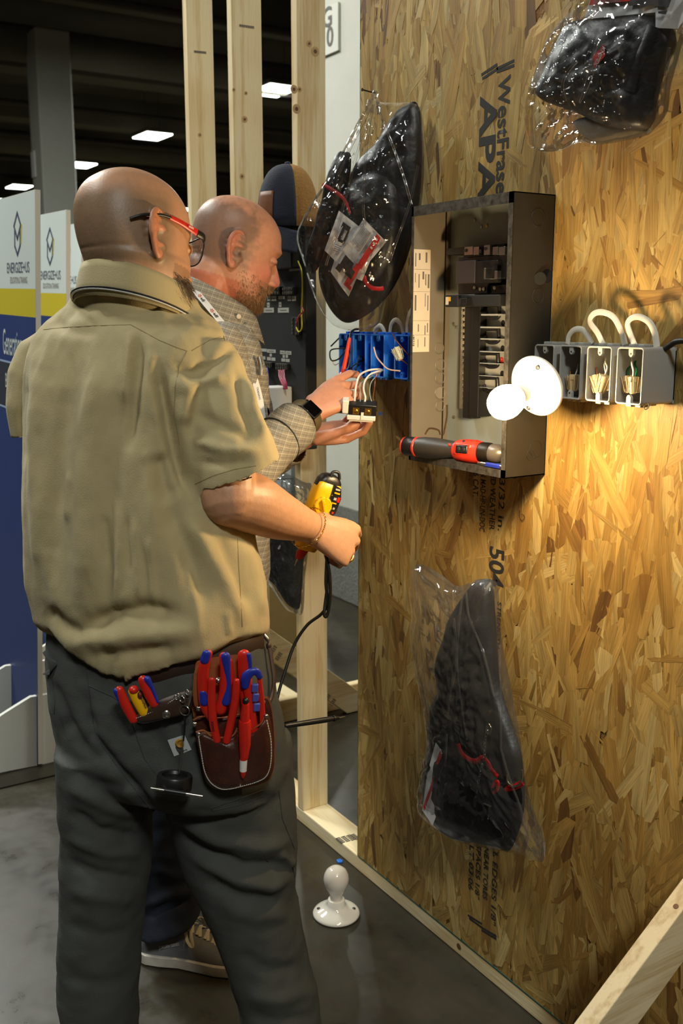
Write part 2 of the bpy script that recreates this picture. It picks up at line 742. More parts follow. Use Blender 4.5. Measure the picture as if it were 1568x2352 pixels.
# ------------------------------------------------------------------ setting: hall
# floor slabs with sawn joints between them (slabs are pieces of the floor)
floor = obj('floor', MB().b2((-60, -25, -0.3), (25, 45, -0.012)), mat('joint_filler', C(30, 28, 24), 0.9), smooth=0, kind='structure')
fx = [-60, -48, -36, -24, -12.2, -8.2, -3.145, 3.0, 25]
fy = [-25, -12, -6, -1.5, 3.9, 12, 24, 45]
for i in range(len(fx) - 1):
    for j in range(len(fy) - 1):
        g = 0.006
        obj('slab', MB().b2((fx[i] + g, fy[j] + g, -0.02), (fx[i + 1] - g, fy[j + 1] - g, 0.0)), M['floor'], floor, smooth=0)
ceil = obj('ceiling', MB().b2((-60, -25, 6.5), (25, 45, 6.7)), M['hall_dark'], smooth=0, kind='structure')
for k in range(11):
    x = -5.5 - 4.6 * k
    obj('beam', MB().b2((x - 0.3, -25, 5.85), (x + 0.3, 45, 6.5)), M['hall_beam'], ceil, smooth=0)
for k in range(3):
    x = -7.8 - 9.2 * k
    mb = MB().tube([(x, -25, 5.75), (x, 45, 5.75)], 0.28, 16)
    obj('duct', mb, M['hall_beam'], ceil, kind=None)
mb = MB()
for k in range(8):
    mb.tube([(-7.0 - 3.7 * k, -25, 5.8), (-7.0 - 3.7 * k, 45, 5.8)], 0.06, 8)
obj('conduit_run', mb, M['hall_dark'], ceil, kind='stuff')
obj('wall_far', MB().b2((-60.5, -25, 0), (-60, 45, 6.5)), M['hall_dark'], smooth=0, kind='structure')
obj('wall_side', MB().b2((-60, 45, 0), (25, 45.5, 6.5)), M['hall_dark'], smooth=0, kind='structure')

# big concrete columns
cb = at(142, 730, 16.4)
column_a = obj('column', MB().b2((cb.x - 0.27, cb.y - 0.27, 0), (cb.x + 0.27, cb.y + 0.27, 5.85)), M['col_paint'], smooth=0, bevel=0.02, kind='structure')
obj('column_notice', MB().b2((cb.x - 0.24, cb.y - 0.29, hgt((cb.x, cb.y - 0.28, 0), 405)), (cb.x - 0.06, cb.y - 0.272, hgt((cb.x, cb.y - 0.28, 0), 345))), M['paper'], column_a, smooth=0)
kb = on(2, 0.0, 780, 1375)
ky = kb.y
kx0 = on(1, ky, 712, 700).x
column_b = obj('column', MB().b2((kx0, ky, 0.0), (kx0 + 0.9, ky + 0.9, 5.85)), M['col_paint'], smooth=0, bevel=0.012, kind='structure')
zc = hgt(kb, 1160)
obj('bare_base', MB().b2((kx0 - 0.004, ky - 0.004, 0.0), (kx0 + 0.904, ky + 0.904, zc)), M['concrete'], column_b, smooth=0, bevel=0.006)
# grid sign on the column: G over 0
s1, s2 = on(1, ky - 0.012, 776, 115), on(1, ky - 0.012, 776, 4)
sg = obj('grid_sign', MB().b2((s1.x - 0.34, ky - 0.012, s1.z), (s1.x, ky + 0.001, s2.z)), mat('sign_board', C(206, 206, 194), 0.6), column_b, smooth=0)
lt = on(1, ky - 0.014, 751, 42)
text('letter', 'G', 0.13, lt, (1, 0, 0), (0, 0, 1), mat('sign_ink', C(92, 92, 84), 0.7), sg, bold=0.002)
lt = on(1, ky - 0.014, 757, 86)
text('letter', '0', 0.13, lt, (1, 0, 0), (0, 0, 1), bpy.data.materials['sign_ink'], sg, bold=0.002)

# hall lamps: the fixtures one sees between the beams, and those overhead that light the stand
FIX = [(at(628, 207, 18.0), 'pendant hall light framed between two bare studs'),
       (at(350, 312, 22.5), 'brightest pendant hall light, above the nearer bald head'),
       (at(186, 379, 26.9), 'small pendant hall light beside the tall concrete column'),
       (at(44, 429, 31.0), 'pendant hall light just above the first white display board'),
       (at(-2, 460, 35.0), 'hall light cut by the left edge of the photo'),
       (at(418, 481, 38.0), 'tiny far hall light beside the leftmost stud')]


def fixture(p, label):
    e = empty('hall_light', p, label, 'light', 'hall lights under the dark ceiling')
    obj('housing', MB().b2((p.x - 0.47, p.y - 0.33, p.z + 0.004), (p.x + 0.47, p.y + 0.33, p.z + 0.09)), M['hall_beam'], e, smooth=0, bevel=0.02)
    obj('diffuser', MB().b2((p.x - 0.44, p.y - 0.30, p.z - 0.02), (p.x + 0.44, p.y + 0.30, p.z + 0.004)), M['lamp_glow'], e, smooth=0)
    for s in (-1, 1):
        obj('hanger', MB().tube([(p.x + s * 0.4, p.y, p.z + 0.08), (p.x + s * 0.4, p.y, 6.5)], 0.006, 6), M['hall_dark'], e)
    return e


for i, (p, lb) in enumerate(FIX):
    e = fixture(p, lb)
    if i < 3:
        l = bpy.data.lights.new('hall_lamp', 'AREA')
        l.shape = 'RECTANGLE'
        l.size, l.size_y = 0.86, 0.58
        l.energy = 800
        l.color = (0.97, 1.0, 0.93)
        lo = bpy.data.objects.new('hall_lamp', l)
        lo.location = (p.x, p.y, p.z - 0.03)
        lo.parent = None
        COL.objects.link(lo)
for (x, y), wh in zip(NEAR_LAMPS, ('over the floor in front of the display boards', 'above and behind the photographer', 'over the display boards', 'behind the strand board wall', 'added unseen over the aisle to brighten the far column')):
    e = empty('hall_light', (x, y, CEIL), 'hall light overhead, ' + wh, 'light', 'hall lights out of the photo overhead')
    obj('housing', MB().b2((x - 0.6, y - 0.45, CEIL + 0.004), (x + 0.6, y + 0.45, CEIL + 0.09)), M['hall_beam'], e, smooth=0)

# ------------------------------------------------------------------ setting: display boards on the left
M['board_white'] = mat('board_white', C(204, 212, 208), 0.5, var=0.04, vs=4)
M['board_edge'] = mat('board_edge', C(214, 206, 192), 0.6)
M['board_yellow'] = mat('board_yellow', C(196, 178, 40), 0.5)
M['board_blue'] = mat('board_blue', C(46, 62, 112), 0.45, vcol=C(40, 58, 112), vs=3)
M['board_grey'] = mat('board_grey', C(48, 52, 64), 0.5)
M['board_line'] = mat('board_line', C(150, 168, 196), 0.5)
M['logo_navy'] = mat('logo_navy', C(66, 70, 92), 0.6)
M['fin_white'] = mat('foot_white', C(200, 200, 192), 0.6)


def display_board(B, rows, sc, label, words=True):
    """upright printed board seen from its right edge; rows: photo rows of the top, print bands"""
    W_, T = 0.52, 0.016
    h = [hgt(B, r) for r in rows]
    e = empty('display_board', B, label, 'sign', 'printed display boards in a row')
    x0, y0 = B.x, B.y
    obj('board', MB().b2((x0 - W_, y0, 0.01), (x0, y0 + T, h[0])), M['board_edge'], e, smooth=0)

    def band(nm, z0, z1, mt, pr=0.0006):
        obj(nm, MB().b2((x0 - W_, y0 - pr, z0), (x0 - 0.001, y0, z1)), mt, e, smooth=0)
    band('white_print', h[1], h[0] - 0.001, M['board_white'])
    band('yellow_print', h[2], h[1], M['board_yellow'])
    band('blue_print', 0.012, h[2], M['board_blue'])
    band('grey_print', h[4], h[3], M['board_grey'], 0.0009)
    for zz in (h[3], h[4]):
        band('line_print', zz - 0.003 * sc, zz + 0.003 * sc, M['board_line'], 0.0012)
    # emblem: an upright rhomb over a chevron-ended bar, outlined in navy with a yellow shadow
    cx = x0 - 0.205
    zt, zb = h[5], h[6]
    H_ = zt - zb
    a = 0.041

    def poly(nm, pts, mt, wd=0.0055, closed=True, yy=0.0014):
        mb = MB()
        k = len(pts)
        for i in range(k if closed else k - 1):
            p, q = V((pts[i][0], pts[i][1], 0)), V((pts[(i + 1) % k][0], pts[(i + 1) % k][1], 0))
            d = (q - p).normalized()
            n_ = V((-d.y, d.x, 0)) * wd
            p2, q2 = p - d * wd * 0.6, q + d * wd * 0.6
            mb.prism([V((cx + w_.x, y0 - yy, w_.y)) for w_ in (p2 + n_, q2 + n_, q2 - n_, p2 - n_)], (0, 0.0008, 0))
        obj(nm, mb, mt, e, smooth=0)
    poly('emblem', [(0, zt), (a, zt - 0.30 * H_), (0, zt - 0.62 * H_), (-a, zt - 0.30 * H_)], M['logo_navy'])
    poly('emblem', [(a * 0.8, zt - 0.42 * H_), (a * 0.8, zt - 0.78 * H_), (0, zb), (-a * 0.8, zt - 0.78 * H_), (-a * 0.8, zt - 0.42 * H_)], M['logo_navy'], closed=False)
    poly('emblem_shadow', [(a * 1.25, zt - 0.30 * H_), (a * 1.05, zt - 0.72 * H_)], M['board_yellow'], 0.004, False)
    X_, Z_ = (1, 0, 0), (0, 0, 1)
    text('lettering', 'ENERGIZE+US', 0.048, (x0 - 0.203, y0 - 0.0015, h[7]), X_, Z_, M['logo_navy'], e, bold=0.0, sx=0.92)
    text('lettering', 'EDUCATION & TRAINING', 0.029, (x0 - 0.195, y0 - 0.0015, h[8]), X_, Z_, M['print_grey'], e, sx=0.62)
    if words:
        text('lettering', 'Generation', 0.125, (x0 - 0.405, y0 - 0.0015, h[9]), X_, Z_, M['board_white'], e, align='LEFT', sx=0.43)
        text('lettering', 'Building', 0.07, (x0 - 0.375, y0 - 0.0022, h[10]), X_, Z_, M['board_white'], e, align='LEFT', sx=0.6)
    # feet: upright fins that run through the board, rounded in front, square behind
    for off in (0.03, 0.36):
        fh_ = 0.25
        pts = [(x0 - off, y0 - 0.27, 0), (x0 - off, y0 - 0.27, 0.10)]
        pts += [(x0 - off, y0 - 0.27 + 0.25 * math.sin(t), 0.10 + (fh_ - 0.10) * (1 - math.cos(t)) ** 0.0 * math.sin(t) ** 0.8)
                for t in (PI / 2 * i / 8 for i in range(1, 9))]
        pts += [(x0 - off, y0, fh_), (x0 - off, y0, 0)]
        obj('foot', MB().prism(pts, (0.016, 0, 0)), M['fin_white'], e, smooth=0)
        obj('foot', MB().b2((x0 - off, y0 + T, 0), (x0 - off + 0.016, y0 + 0.27, fh_)), M['fin_white'], e, smooth=0)
    # the boards stand a little out of plumb, leaning to the right
    e.rotation_mode = 'QUATERNION'
    e.rotation_quaternion = Matrix.Rotation(math.radians(3.0), 3, FH).to_quaternion()
    return e


rows1 = (433, 662, 728, 846, 962, 478, 580, 612, 642, 800, 895)
B1 = on(2, 0.0, 88, 1762)
display_board(B1, rows1, 1, 'nearest display board at the left edge, with Generation lettering')
k = 250 / 297
B2 = on(2, 0.0, 152, 730 + 1032 * k)
display_board(B2, [730 + (r - 730) * k for r in rows1], 1, 'second display board, its emblem half covered by the first', False)
k = 220 / 297
B3 = on(2, 0.0, 185, 730 + 1032 * k)
display_board(B3, [730 + (r - 730) * k for r in rows1], 1, 'third display board, mostly hidden behind the nearer bald head', False)

# pale partition far behind the studs, cartons, lumber of the next frame
gp = at(640, 1080, 5.6)
gp.z = 0
obj('grey_partition', MB().b2((gp.x - 0.9, gp.y, 0), (gp.x + 0.14, gp.y + 0.04, 0.92)), mat('pale_grey_board', C(150, 154, 152), 0.7, var=0.08, vs=4), smooth=0, bevel=0.004,
    label='low pale grey partition board behind the studs', cat='partition')
cz = on(2, 0.0, 655, 1562)
ch = hgt(cz, 1352)
crx = on(1, cz.y + 0.3, 716, 1480).x - cz.x
cr2 = on(1, cz.y + 0.25, 690, 1300).x - cz.x
c1 = empty('carton', (cz.x, cz.y, 0), 'large brown cardboard carton on the floor behind the frame', 'box')
obj('carton_body', MB().b2((cz.x - 0.5, cz.y, 0), (cz.x + crx, cz.y + 0.3, ch)), M['card'], c1, smooth=0, bevel=0.004)
obj('tape', MB().b2((cz.x - 0.5, cz.y - 0.002, ch - 0.018), (cz.x + crx - 0.004, cz.y + 0.03, ch + 0.001)), M['white'], c1, smooth=0)
c2 = empty('carton', (cz.x, cz.y, ch), 'smaller cardboard carton with printed words, on the large carton', 'box')
obj('carton_body', MB().b2((cz.x - 0.5, cz.y + 0.01, ch + 0.001), (cz.x + cr2, cz.y + 0.25, ch + 0.2)), M['card'], c2, smooth=0, bevel=0.004)
tp = on(1, cz.y + 0.008, 600, 1302)
text('lettering', 'ITEM:', 0.030, on(0, cz.x + cr2 + 0.0008, 608, 1290), (0, 1, 0), (0, 0, 1), M['print_grey'], c2, align='LEFT', bold=0.0006, sx=0.62)
text('lettering', 'QUANTITY', 0.030, on(0, cz.x + cr2 + 0.0008, 606, 1312), (0, 1, 0), (0, 0, 1), M['print_grey'], c2, align='LEFT', bold=0.0006, sx=0.62)


def screw(mb, p, d, r=0.003):
    mb.lathe(V(p), d, [(r, 0), (r, 0.0012), (r * 0.6, 0.0018), (0, 0.0018)], 10)
    return mb


# ------------------------------------------------------------------ the mock-up wall: frame
fr = empty('stud_frame', (-2.6, 0.045, 0), 'bare pine stud frame carrying the strand board wall', 'frame')


def member(nm, lo, hi, mt, parent=fr, bev=0.003, lab=None):
    return obj(nm, MB().b2(lo, hi), mt, parent, smooth=0, bevel=bev, label=lab)


PT = 0.043
member('sole_plate', (-3.3, 0.0, 0.0), (0.6, 0.089, PT), M['pine_x'])
member('top_plate', (-3.2, 0.0, 2.70), (0.6, 0.089, 2.74), M['pine_x'])
KN = mat('knot_ring', C(208, 170, 116), 0.6, var=0.4, vs=200)
studs = []
for sx, y1 in ((-2.452, 0.087), (-2.830, 0.097), (-3.146, 0.090), (-2.075, 0.089), (-1.66, 0.089), (-1.25, 0.089), (-0.84, 0.089), (-0.43, 0.089), (0.0, 0.089)):
    y0 = 0.0 if sx < -2.1 else 0.013
    studs.append(member('stud', (sx, y0, PT), (sx + 0.033, y1, 2.70), M['pine']))
# knots and pencil marks of the three bare studs (the sawn face towards the room end)
for s_, kn in ((0, [(724, 118, 9), (710, 100, 6), (675, 205, 8), (688, 205, 5), (681, 250, 9), (693, 800, 5)]), (1, [(562, 274, 7), (556, 405, 6), (537, 206, 4), (565, 214, 4)]), (2, [(459, 310, 5)])):
    sx = (-2.452, -2.830, -3.146)[s_] + 0.033
    for px, py, r in kn:
        p = on(0, sx + 0.0004, px, py)
        rr = r * 0.0008
        mb = MB().lathe(p, (1, 0, 0), [(rr * 1.7, -0.001), (rr * 1.7, 0.0), (0, 0.0002)], 14)
        k1 = obj('knot', mb, KN, studs[s_], smooth=0)
        k1.scale = (1, 1, 1)
        mb = MB().lathe(p, (1, 0, 0), [(rr * 0.7, -0.001), (rr * 0.7, 0.0004), (0, 0.0005)], 12)
        obj('knot', mb, M['knot'], studs[s_], smooth=0)
for s_, a, b in ((1, (550, 58), (584, 63)), (2, (446, 118), (474, 121))):
    sx = (-2.452, -2.830, -3.146)[s_] + 0.033
    pa, pb = on(0, sx + 0.0004, *a), on(0, sx + 0.0004, *b)
    mb = MB()
    for i in range(7):
        q = pa.lerp(pb, (i + 0.4) / 7)
        mb.b2((q.x - 0.0002, q.y - 0.003, q.z - 0.0035), (q.x + 0.0002, q.y + 0.003, q.z + 0.003))
    obj('lumber_stamp', mb, M['print_grey'], studs[s_], smooth=0, kind=None)
# stamp on the sole plate beside the board edge
mb = MB()
for i, (px, py) in enumerate(((784, 1932), (796, 1929), (808, 1926), (818, 1924))):
    p = on(2, PT + 0.0003, px, py)
    for j in range(5):
        q = p + V((0.007 * j - 0.02, 0, 0))
        mb.b2((q.x - 0.0022, q.y - 0.007, q.z - 0.0004), (q.x + 0.0022, q.y + 0.007, q.z + 0.0002))
obj('lumber_stamp', mb, M['ink'], fr, smooth=0, label='smudged black grade stamp')
p = wall(1053, 2174, -0.0004)
obj('knot', MB().lathe(p, (0, -1, 0), [(0.009, -0.001), (0.007, 0.0004), (0, 0.0006)], 12), M['knot'], fr, smooth=0)
# kicker: floor piece and raking brace behind the frame
member('floor_brace', (-3.165, 0.09, 0.0), (-3.127, 0.95, 0.089), M['pine_y'])
pb_ = V((-3.085, 0.60, 0.03))
pt_ = on(0, -3.085, 590, 1462)
d_ = (pt_ - pb_).normalized()
n_ = V((1, 0, 0)).cross(d_)
pl = [pb_ - n_ * 0.044 - d_ * 0.03, pb_ + n_ * 0.044 - d_ * 0.03, pt_ + n_ * 0.044 + d_ * 0.25, pt_ - n_ * 0.044 + d_ * 0.25]
# the lower end is sawn level with the floor
pl[0].z = pl[1].z = 0.004
pl[0].y, pl[1].y = 0.72, 0.57
rb = obj('raking_brace', MB().prism([p - V((0.019, 0, 0)) for p in pl], (0.038, 0, 0)), M['pine_y'], fr, smooth=0, bevel=0.002)
for (px, py) in ((628, 1492), (640, 1507), (752, 1603), (764, 1613)):
    p = on(0, -3.0655, px, py)
    mb = MB()
    for j in range(4):
        for k in range(3):
            mb.box(p + d_ * (0.006 * k - 0.006) + n_ * (0.008 * j - 0.012), (0.0004, 0.006, 0.003))
    obj('lumber_stamp', mb, M['print_grey'], rb, smooth=0)
# short offcut lying by the floor brace
oc = on(2, 0.0, 665, 1648)
obj('lumber_offcut', MB().b2((oc.x - 0.26, oc.y - 0.01, 0), (oc.x + 0.02, oc.y + 0.10, 0.04)), M['pine_x'], smooth=0, bevel=0.003,
    label='short pine offcut lying on the floor behind the tester lead', cat='lumber')

# raking brace in front of the board at the lower right
BX0 = -1.0
q0, q1 = V((BX0, -0.2604, 0.3682)), V((BX0, -0.0687, 0.5084))
dd = (q1 - q0).normalized()
nn = V((0, dd.z, -dd.y)) * 0.090
foot, head_ = q0 - dd * (q0.z / dd.z) + nn * 0.0, q1 + dd * 0.075
foot2 = q0 + nn - dd * ((q0 + nn).z / dd.z)
br = empty('brace', (BX0, foot.y, 0), 'pale pine brace raking from floor to board at the lower right corner', 'lumber')
hy = -0.004
top = q1 + dd * ((hy - q1.y) / dd.y)
top2 = q1 + nn + dd * ((hy - (q1 + nn).y) / dd.y)
obj('timber', MB().prism([foot + V((0, 0, .001)), foot2 + V((0, 0, .001)), top2, top], (-0.036, 0, 0)), wood_mat('pine_brace', C(216, 200, 164), C(190, 168, 126), 1), br, smooth=0, bevel=0.002)
sp = on(0, BX0 - 0.012, 1548, 2074)
sp = q0 + dd * ((sp - q0).dot(dd)) + V((-0.014, 0, 0))
obj('screw_hole', MB().lathe(sp, V((0, -dd.z, dd.y)), [(0.005, -0.001), (0.005, 0.0006), (0, 0.0007)], 12), M['knot'], br, smooth=0)

# ------------------------------------------------------------------ oriented strand board
XL, XR, ZB, ZT = -2.118, 0.55, 0.044, 2.70
osb = empty('strand_board', (-0.8, 0.006, ZB), 'golden oriented strand board panel forming the wall on the right', 'board')
obj('core', MB().b2((XL, 0.001, ZB), (XR, 0.012, ZT)), M['osb_core'], osb, smooth=0)


def strands():
    rnd = np.random.default_rng(11)
    N = 17000
    vs, fs, uv, cols = [], [], [], []
    pal = [(C(190, 158, 92), 28), (C(180, 144, 78), 38), (C(168, 130, 66), 24), (C(146, 108, 54), 7), (C(116, 82, 42), 2), (C(200, 172, 110), 7)]
    pw = np.array([p[1] for p in pal], float)
    pw /= pw.sum()
    for i in range(N):
        t = i / N
        cx = rnd.uniform(XL, XR)
        if cx > -0.75 and rnd.random() < 0.6:
            continue
        cz = rnd.uniform(ZB, ZT)
        big = rnd.random()
        L = rnd.uniform(0.06, 0.20) if big < 0.8 else rnd.uniform(0.02, 0.06)
        W_ = L * rnd.uniform(0.09, 0.32) if big < 0.92 else L * rnd.uniform(0.35, 0.6)
        W_ = min(W_, 0.036)
        ang = rnd.normal(0, 0.24) if rnd.random() < 0.86 else rnd.uniform(-1.57, 1.57)
        ax = np.array([math.sin(ang), math.cos(ang)])
        sd = np.array([math.cos(ang), -math.sin(ang)])
        sk = rnd.uniform(-0.45, 0.45)
        e1, e2 = rnd.uniform(0.55, 0.98, 2)
        pts = [(-0.5 + rnd.uniform(0, .04), -0.5 * e1), (-0.5 - 0.06 * rnd.random(), 0.0), (-0.46 + sk * 0.2, 0.5), (0.05, 0.5 * rnd.uniform(0.85, 1.15)),
               (0.5, 0.5 * e2), (0.53, 0.05), (0.46 + sk * 0.2, -0.5), (0.0, -0.5 * rnd.uniform(0.85, 1.15))]
        if rnd.random() < 0.35:   # splintered, pointed end
            pts[4], pts[6] = (0.34, 0.42), (0.40, -0.3)
        y0 = -0.0002 - 0.0009 * t
        ty, tx = rnd.normal(0, 0.00025), rnd.normal(0, 0.00025)
        o = len(vs)
        for (a, b) in pts:
            q = np.array([cx, cz]) + ax * a * L + sd * b * W_
            x = min(max(q[0], XL), XR)
            z = min(max(q[1], ZB), ZT)
            vs.append((x, min(y0 + a * tx + b * ty, -0.0001), z))
        fs.append(tuple(range(o, o + 8)))
        u0, v0 = rnd.uniform(0, 50, 2)
        for (a, b) in pts:
            uv.append((u0 + a * L, v0 + b * W_))
        c = np.array(pal[rnd.choice(len(pal), p=pw)][0][:3]) * rnd.uniform(0.86, 1.12)
        cols.append(c)
    me = bpy.data.meshes.new('strands')
    me.from_pydata(vs, [], fs)
    lay = me.uv_layers.new(name='grain')
    li = np.empty(len(me.loops), dtype=np.int32)
    me.loops.foreach_get('vertex_index', li)
    lay.data.foreach_set('uv', np.array(uv)[li].reshape(-1))
    ca = me.color_attributes.new('tint', 'FLOAT_COLOR', 'POINT')
    cc = np.ones((len(vs), 4))
    cc[:, :3] = np.repeat(np.array(cols), 8, axis=0)
    ca.data.foreach_set('color', cc.reshape(-1))
    return me


def strand_mat():
    mt = bpy.data.materials.new('wood_strand')
    mt.use_nodes = True
    nt = mt.node_tree
    b = nt.nodes['Principled BSDF']
    b.inputs['Roughness'].default_value = 0.5
    b.inputs['Specular IOR Level'].default_value = 0.35
    an = nt.nodes.new('ShaderNodeAttribute')
    an.attribute_name = 'tint'
    uvn = nt.nodes.new('ShaderNodeUVMap')
    uvn.uv_map = 'grain'
    mp = nt.nodes.new('ShaderNodeMapping')
    mp.inputs['Scale'].default_value = (14, 420, 1)
    nt.links.new(uvn.outputs[0], mp.inputs[0])
    n1 = nt.nodes.new('ShaderNodeTexNoise')
    n1.inputs['Scale'].default_value = 1
    n1.inputs['Detail'].default_value = 5
    n1.inputs['Roughness'].default_value = 0.6
    nt.links.new(mp.outputs[0], n1.inputs['Vector'])
    mp2 = nt.nodes.new('ShaderNodeMapping')
    mp2.inputs['Scale'].default_value = (6, 60, 1)
    nt.links.new(uvn.outputs[0], mp2.inputs[0])
    n2 = nt.nodes.new('ShaderNodeTexNoise')
    n2.inputs['Scale'].default_value = 1
    n2.inputs['Detail'].default_value = 3
    nt.links.new(mp2.outputs[0], n2.inputs['Vector'])
    ad = nt.nodes.new('ShaderNodeMath')
    ad.operation = 'ADD'
    nt.links.new(n1.outputs['Fac'], ad.inputs[0])
    nt.links.new(n2.outputs['Fac'], ad.inputs[1])
    mr = nt.nodes.new('ShaderNodeMapRange')
    mr.inputs[1].default_value = 0.7
    mr.inputs[2].default_value = 1.25
    mr.inputs[3].default_value = 0.5
    mr.inputs[4].default_value = 1.10
    nt.links.new(ad.outputs[0], mr.inputs[0])
    mx = nt.nodes.new('ShaderNodeMix')
    mx.data_type = 'RGBA'
    mx.blend_type = 'MULTIPLY'
    mx.inputs[0].default_value = 1
    nt.links.new(an.outputs['Color'], mx.inputs[6])
    nt.links.new(mr.outputs[0], mx.inputs[7])
    nt.links.new(mx.outputs[2], b.inputs['Base Color'])
    bp = nt.nodes.new('ShaderNodeBump')
    bp.inputs['Strength'].default_value = 0.35
    bp.inputs['Distance'].default_value = 0.002
    nt.links.new(n1.outputs['Fac'], bp.inputs['Height'])
    nt.links.new(bp.outputs[0], b.inputs['Normal'])
    return mt


obj('strands', strands(), strand_mat(), osb, smooth=0, recalc=False, kind='stuff')

# stamps printed down the board (reading downwards)
XD, YD = (0, 0, -1), (1, 0, 0)
YI = -0.0016


def stamp(s, px, py0, py1, wpx, bold=0.0, px2=None, shear=0.0):
    """words running from row py0 to row py1 at column px, letters wpx columns high"""
    a, b = wall(px, py0, YI), wall(px2 or px, py1, YI)
    size = abs(wall(px + wpx / 2, (py0 + py1) / 2, YI).x - wall(px - wpx / 2, (py0 + py1) / 2, YI).x) / 0.70
    o = text('stamp', s, size, (0, 0, 0), (1, 0, 0), (0, 1, 0), M['ink'], None, align='LEFT', bold=bold * size, shear=shear)
    wd = max(v.co.x for v in o.data.vertices)
    bpy.data.objects.remove(o)
    L = a.z - b.z
    return text('stamp', s, size, a, XD, YD, M['ink'], osb, align='LEFT', bold=bold * size, sx=L / wd, shear=shear)


def bar(px0, py0, px1, py1, wd):
    a, b = wall(px0, py0, YI), wall(px1, py1, YI)
    d = (b - a).normalized()
    n = d.cross(V((0, 1, 0))) * wd
    return obj('stamp', MB().prism([a + n, b + n, b - n, a - n], (0, 0.0004, 0)), M['ink'], osb, smooth=0)


stamp('WestFraser', 1157, 176, 470, 26, 0.022)
stamp('APA', 1119, 222, 462, 36, 0.03)
for p in ((1105, 172, 1141, 148), (1107, 181, 1143, 157), (1140, 158, 1180, 139), (1140, 165, 1180, 150)):
    bar(*p, 0.0028)
stamp('7/16 CAT.', 1093, 1060, 1142, 12, 0.014)
stamp('SPAN MAD-HP-UN-DOC', 1110, 1060, 1222, 12, 0.016)
stamp('SIZED WEATHER', 1133, 1060, 1219, 12, 0.016)
stamp('23/32 in.', 1153, 1075, 1222, 13, 0.014)
stamp('504', 1139, 1256, 1348, 33, 0.022)
stamp('STRENGTH', 1146, 1382, 1490, 9, 0.014)
stamp('LL EDGES 1/8"', 1137, 1940, 2128, 11, 0.014)
stamp('NEAR TORES', 1116, 1944, 2068, 10, 0.014)
stamp('SPACES 1/8"', 1098, 1940, 2066, 10, 0.014)
stamp('LT 03:06', 1082, 1940, 2046, 10, 0.014)
for p in ((1074, 2102, 1106, 2122), (1077, 2109, 1106, 2130), (1105, 2130, 1139, 2150), (1105, 2136, 1139, 2156)):
    bar(*p, 0.0024)

# sealed teal edge of the board, and a curl of thread caught on it
TEAL = mat('edge_sealer', C(22, 92, 84), 0.6, var=0.4, vs=120)
obj('edge_seal', MB().b2((XL, -0.0014, ZB - 0.0012), (XR, 0.012, ZB + 0.0012)), TEAL, osb, smooth=0)
obj('edge_seal', MB().b2((XL - 0.0008, -0.0012, ZB), (XL, 0.012, ZT)), TEAL, osb, smooth=0)

# ------------------------------------------------------------------ open breaker panel
PX0, PX1, PY, PZ0, PZ1 = -1.757, -1.444, -0.106, 1.196, 1.727
M['panel_grey'] = mat('panel_paint', C(40, 38, 33), 0.42, var=0.25, vs=30, bump=0.05, bs=300)
M['panel_in'] = mat('panel_inside', C(126, 116, 98), 0.42, var=0.12, vs=14)
M['panel_back'] = mat('panel_back', C(156, 166, 166), 0.45, var=0.1, vs=12)
M['panel_edge'] = mat('worn_edge', C(96, 92, 86), 0.4, metal=0.3, vcol=C(40, 38, 34), vs=90)
pan = empty('breaker_panel', ((PX0 + PX1) / 2, 0, PZ0), 'open dark grey breaker panel without its cover, on the strand board', 'electrical panel')
T = 0.002
Yb = -0.0025
obj('back_plate', MB().b2((PX0, -0.0018, PZ0), (PX1, Yb - 0.002, PZ1)), M['panel_back'], pan, smooth=0)
obj('left_side', MB().b2((PX0, Yb, PZ0), (PX0 + T, PY, PZ1)), M['panel_in'], pan, smooth=0)
obj('right_side', MB().b2((PX1 - T, Yb, PZ0), (PX1, PY, PZ1)), M['panel_grey'], pan, smooth=0)
obj('top_side', MB().b2((PX0, Yb, PZ1 - T), (PX1, PY, PZ1)), M['panel_grey'], pan, smooth=0)
obj('bottom_side', MB().b2((PX0, Yb, PZ0), (PX1, PY, PZ0 + T)), M['panel_grey'], pan, smooth=0)
# turned-in front lips and corner strips
L_ = 0.012
obj('front_lip', MB().b2((PX0, PY - 0.001, PZ1 - 0.020), (PX1, PY + 0.001, PZ1)), M['panel_edge'], pan, smooth=0)
obj('front_lip', MB().b2((PX0, PY - 0.001, PZ0), (PX1, PY + 0.001, PZ0 + 0.016)), M['panel_edge'], pan, smooth=0)
obj('front_lip', MB().b2((PX0, PY - 0.001, PZ0), (PX0 + 0.006, PY + 0.001, PZ1)), M['panel_edge'], pan, smooth=0)
obj('front_lip', MB().b2((PX1 - 0.012, PY - 0.001, PZ0), (PX1, PY + 0.001, PZ1)), M['panel_edge'], pan, smooth=0)
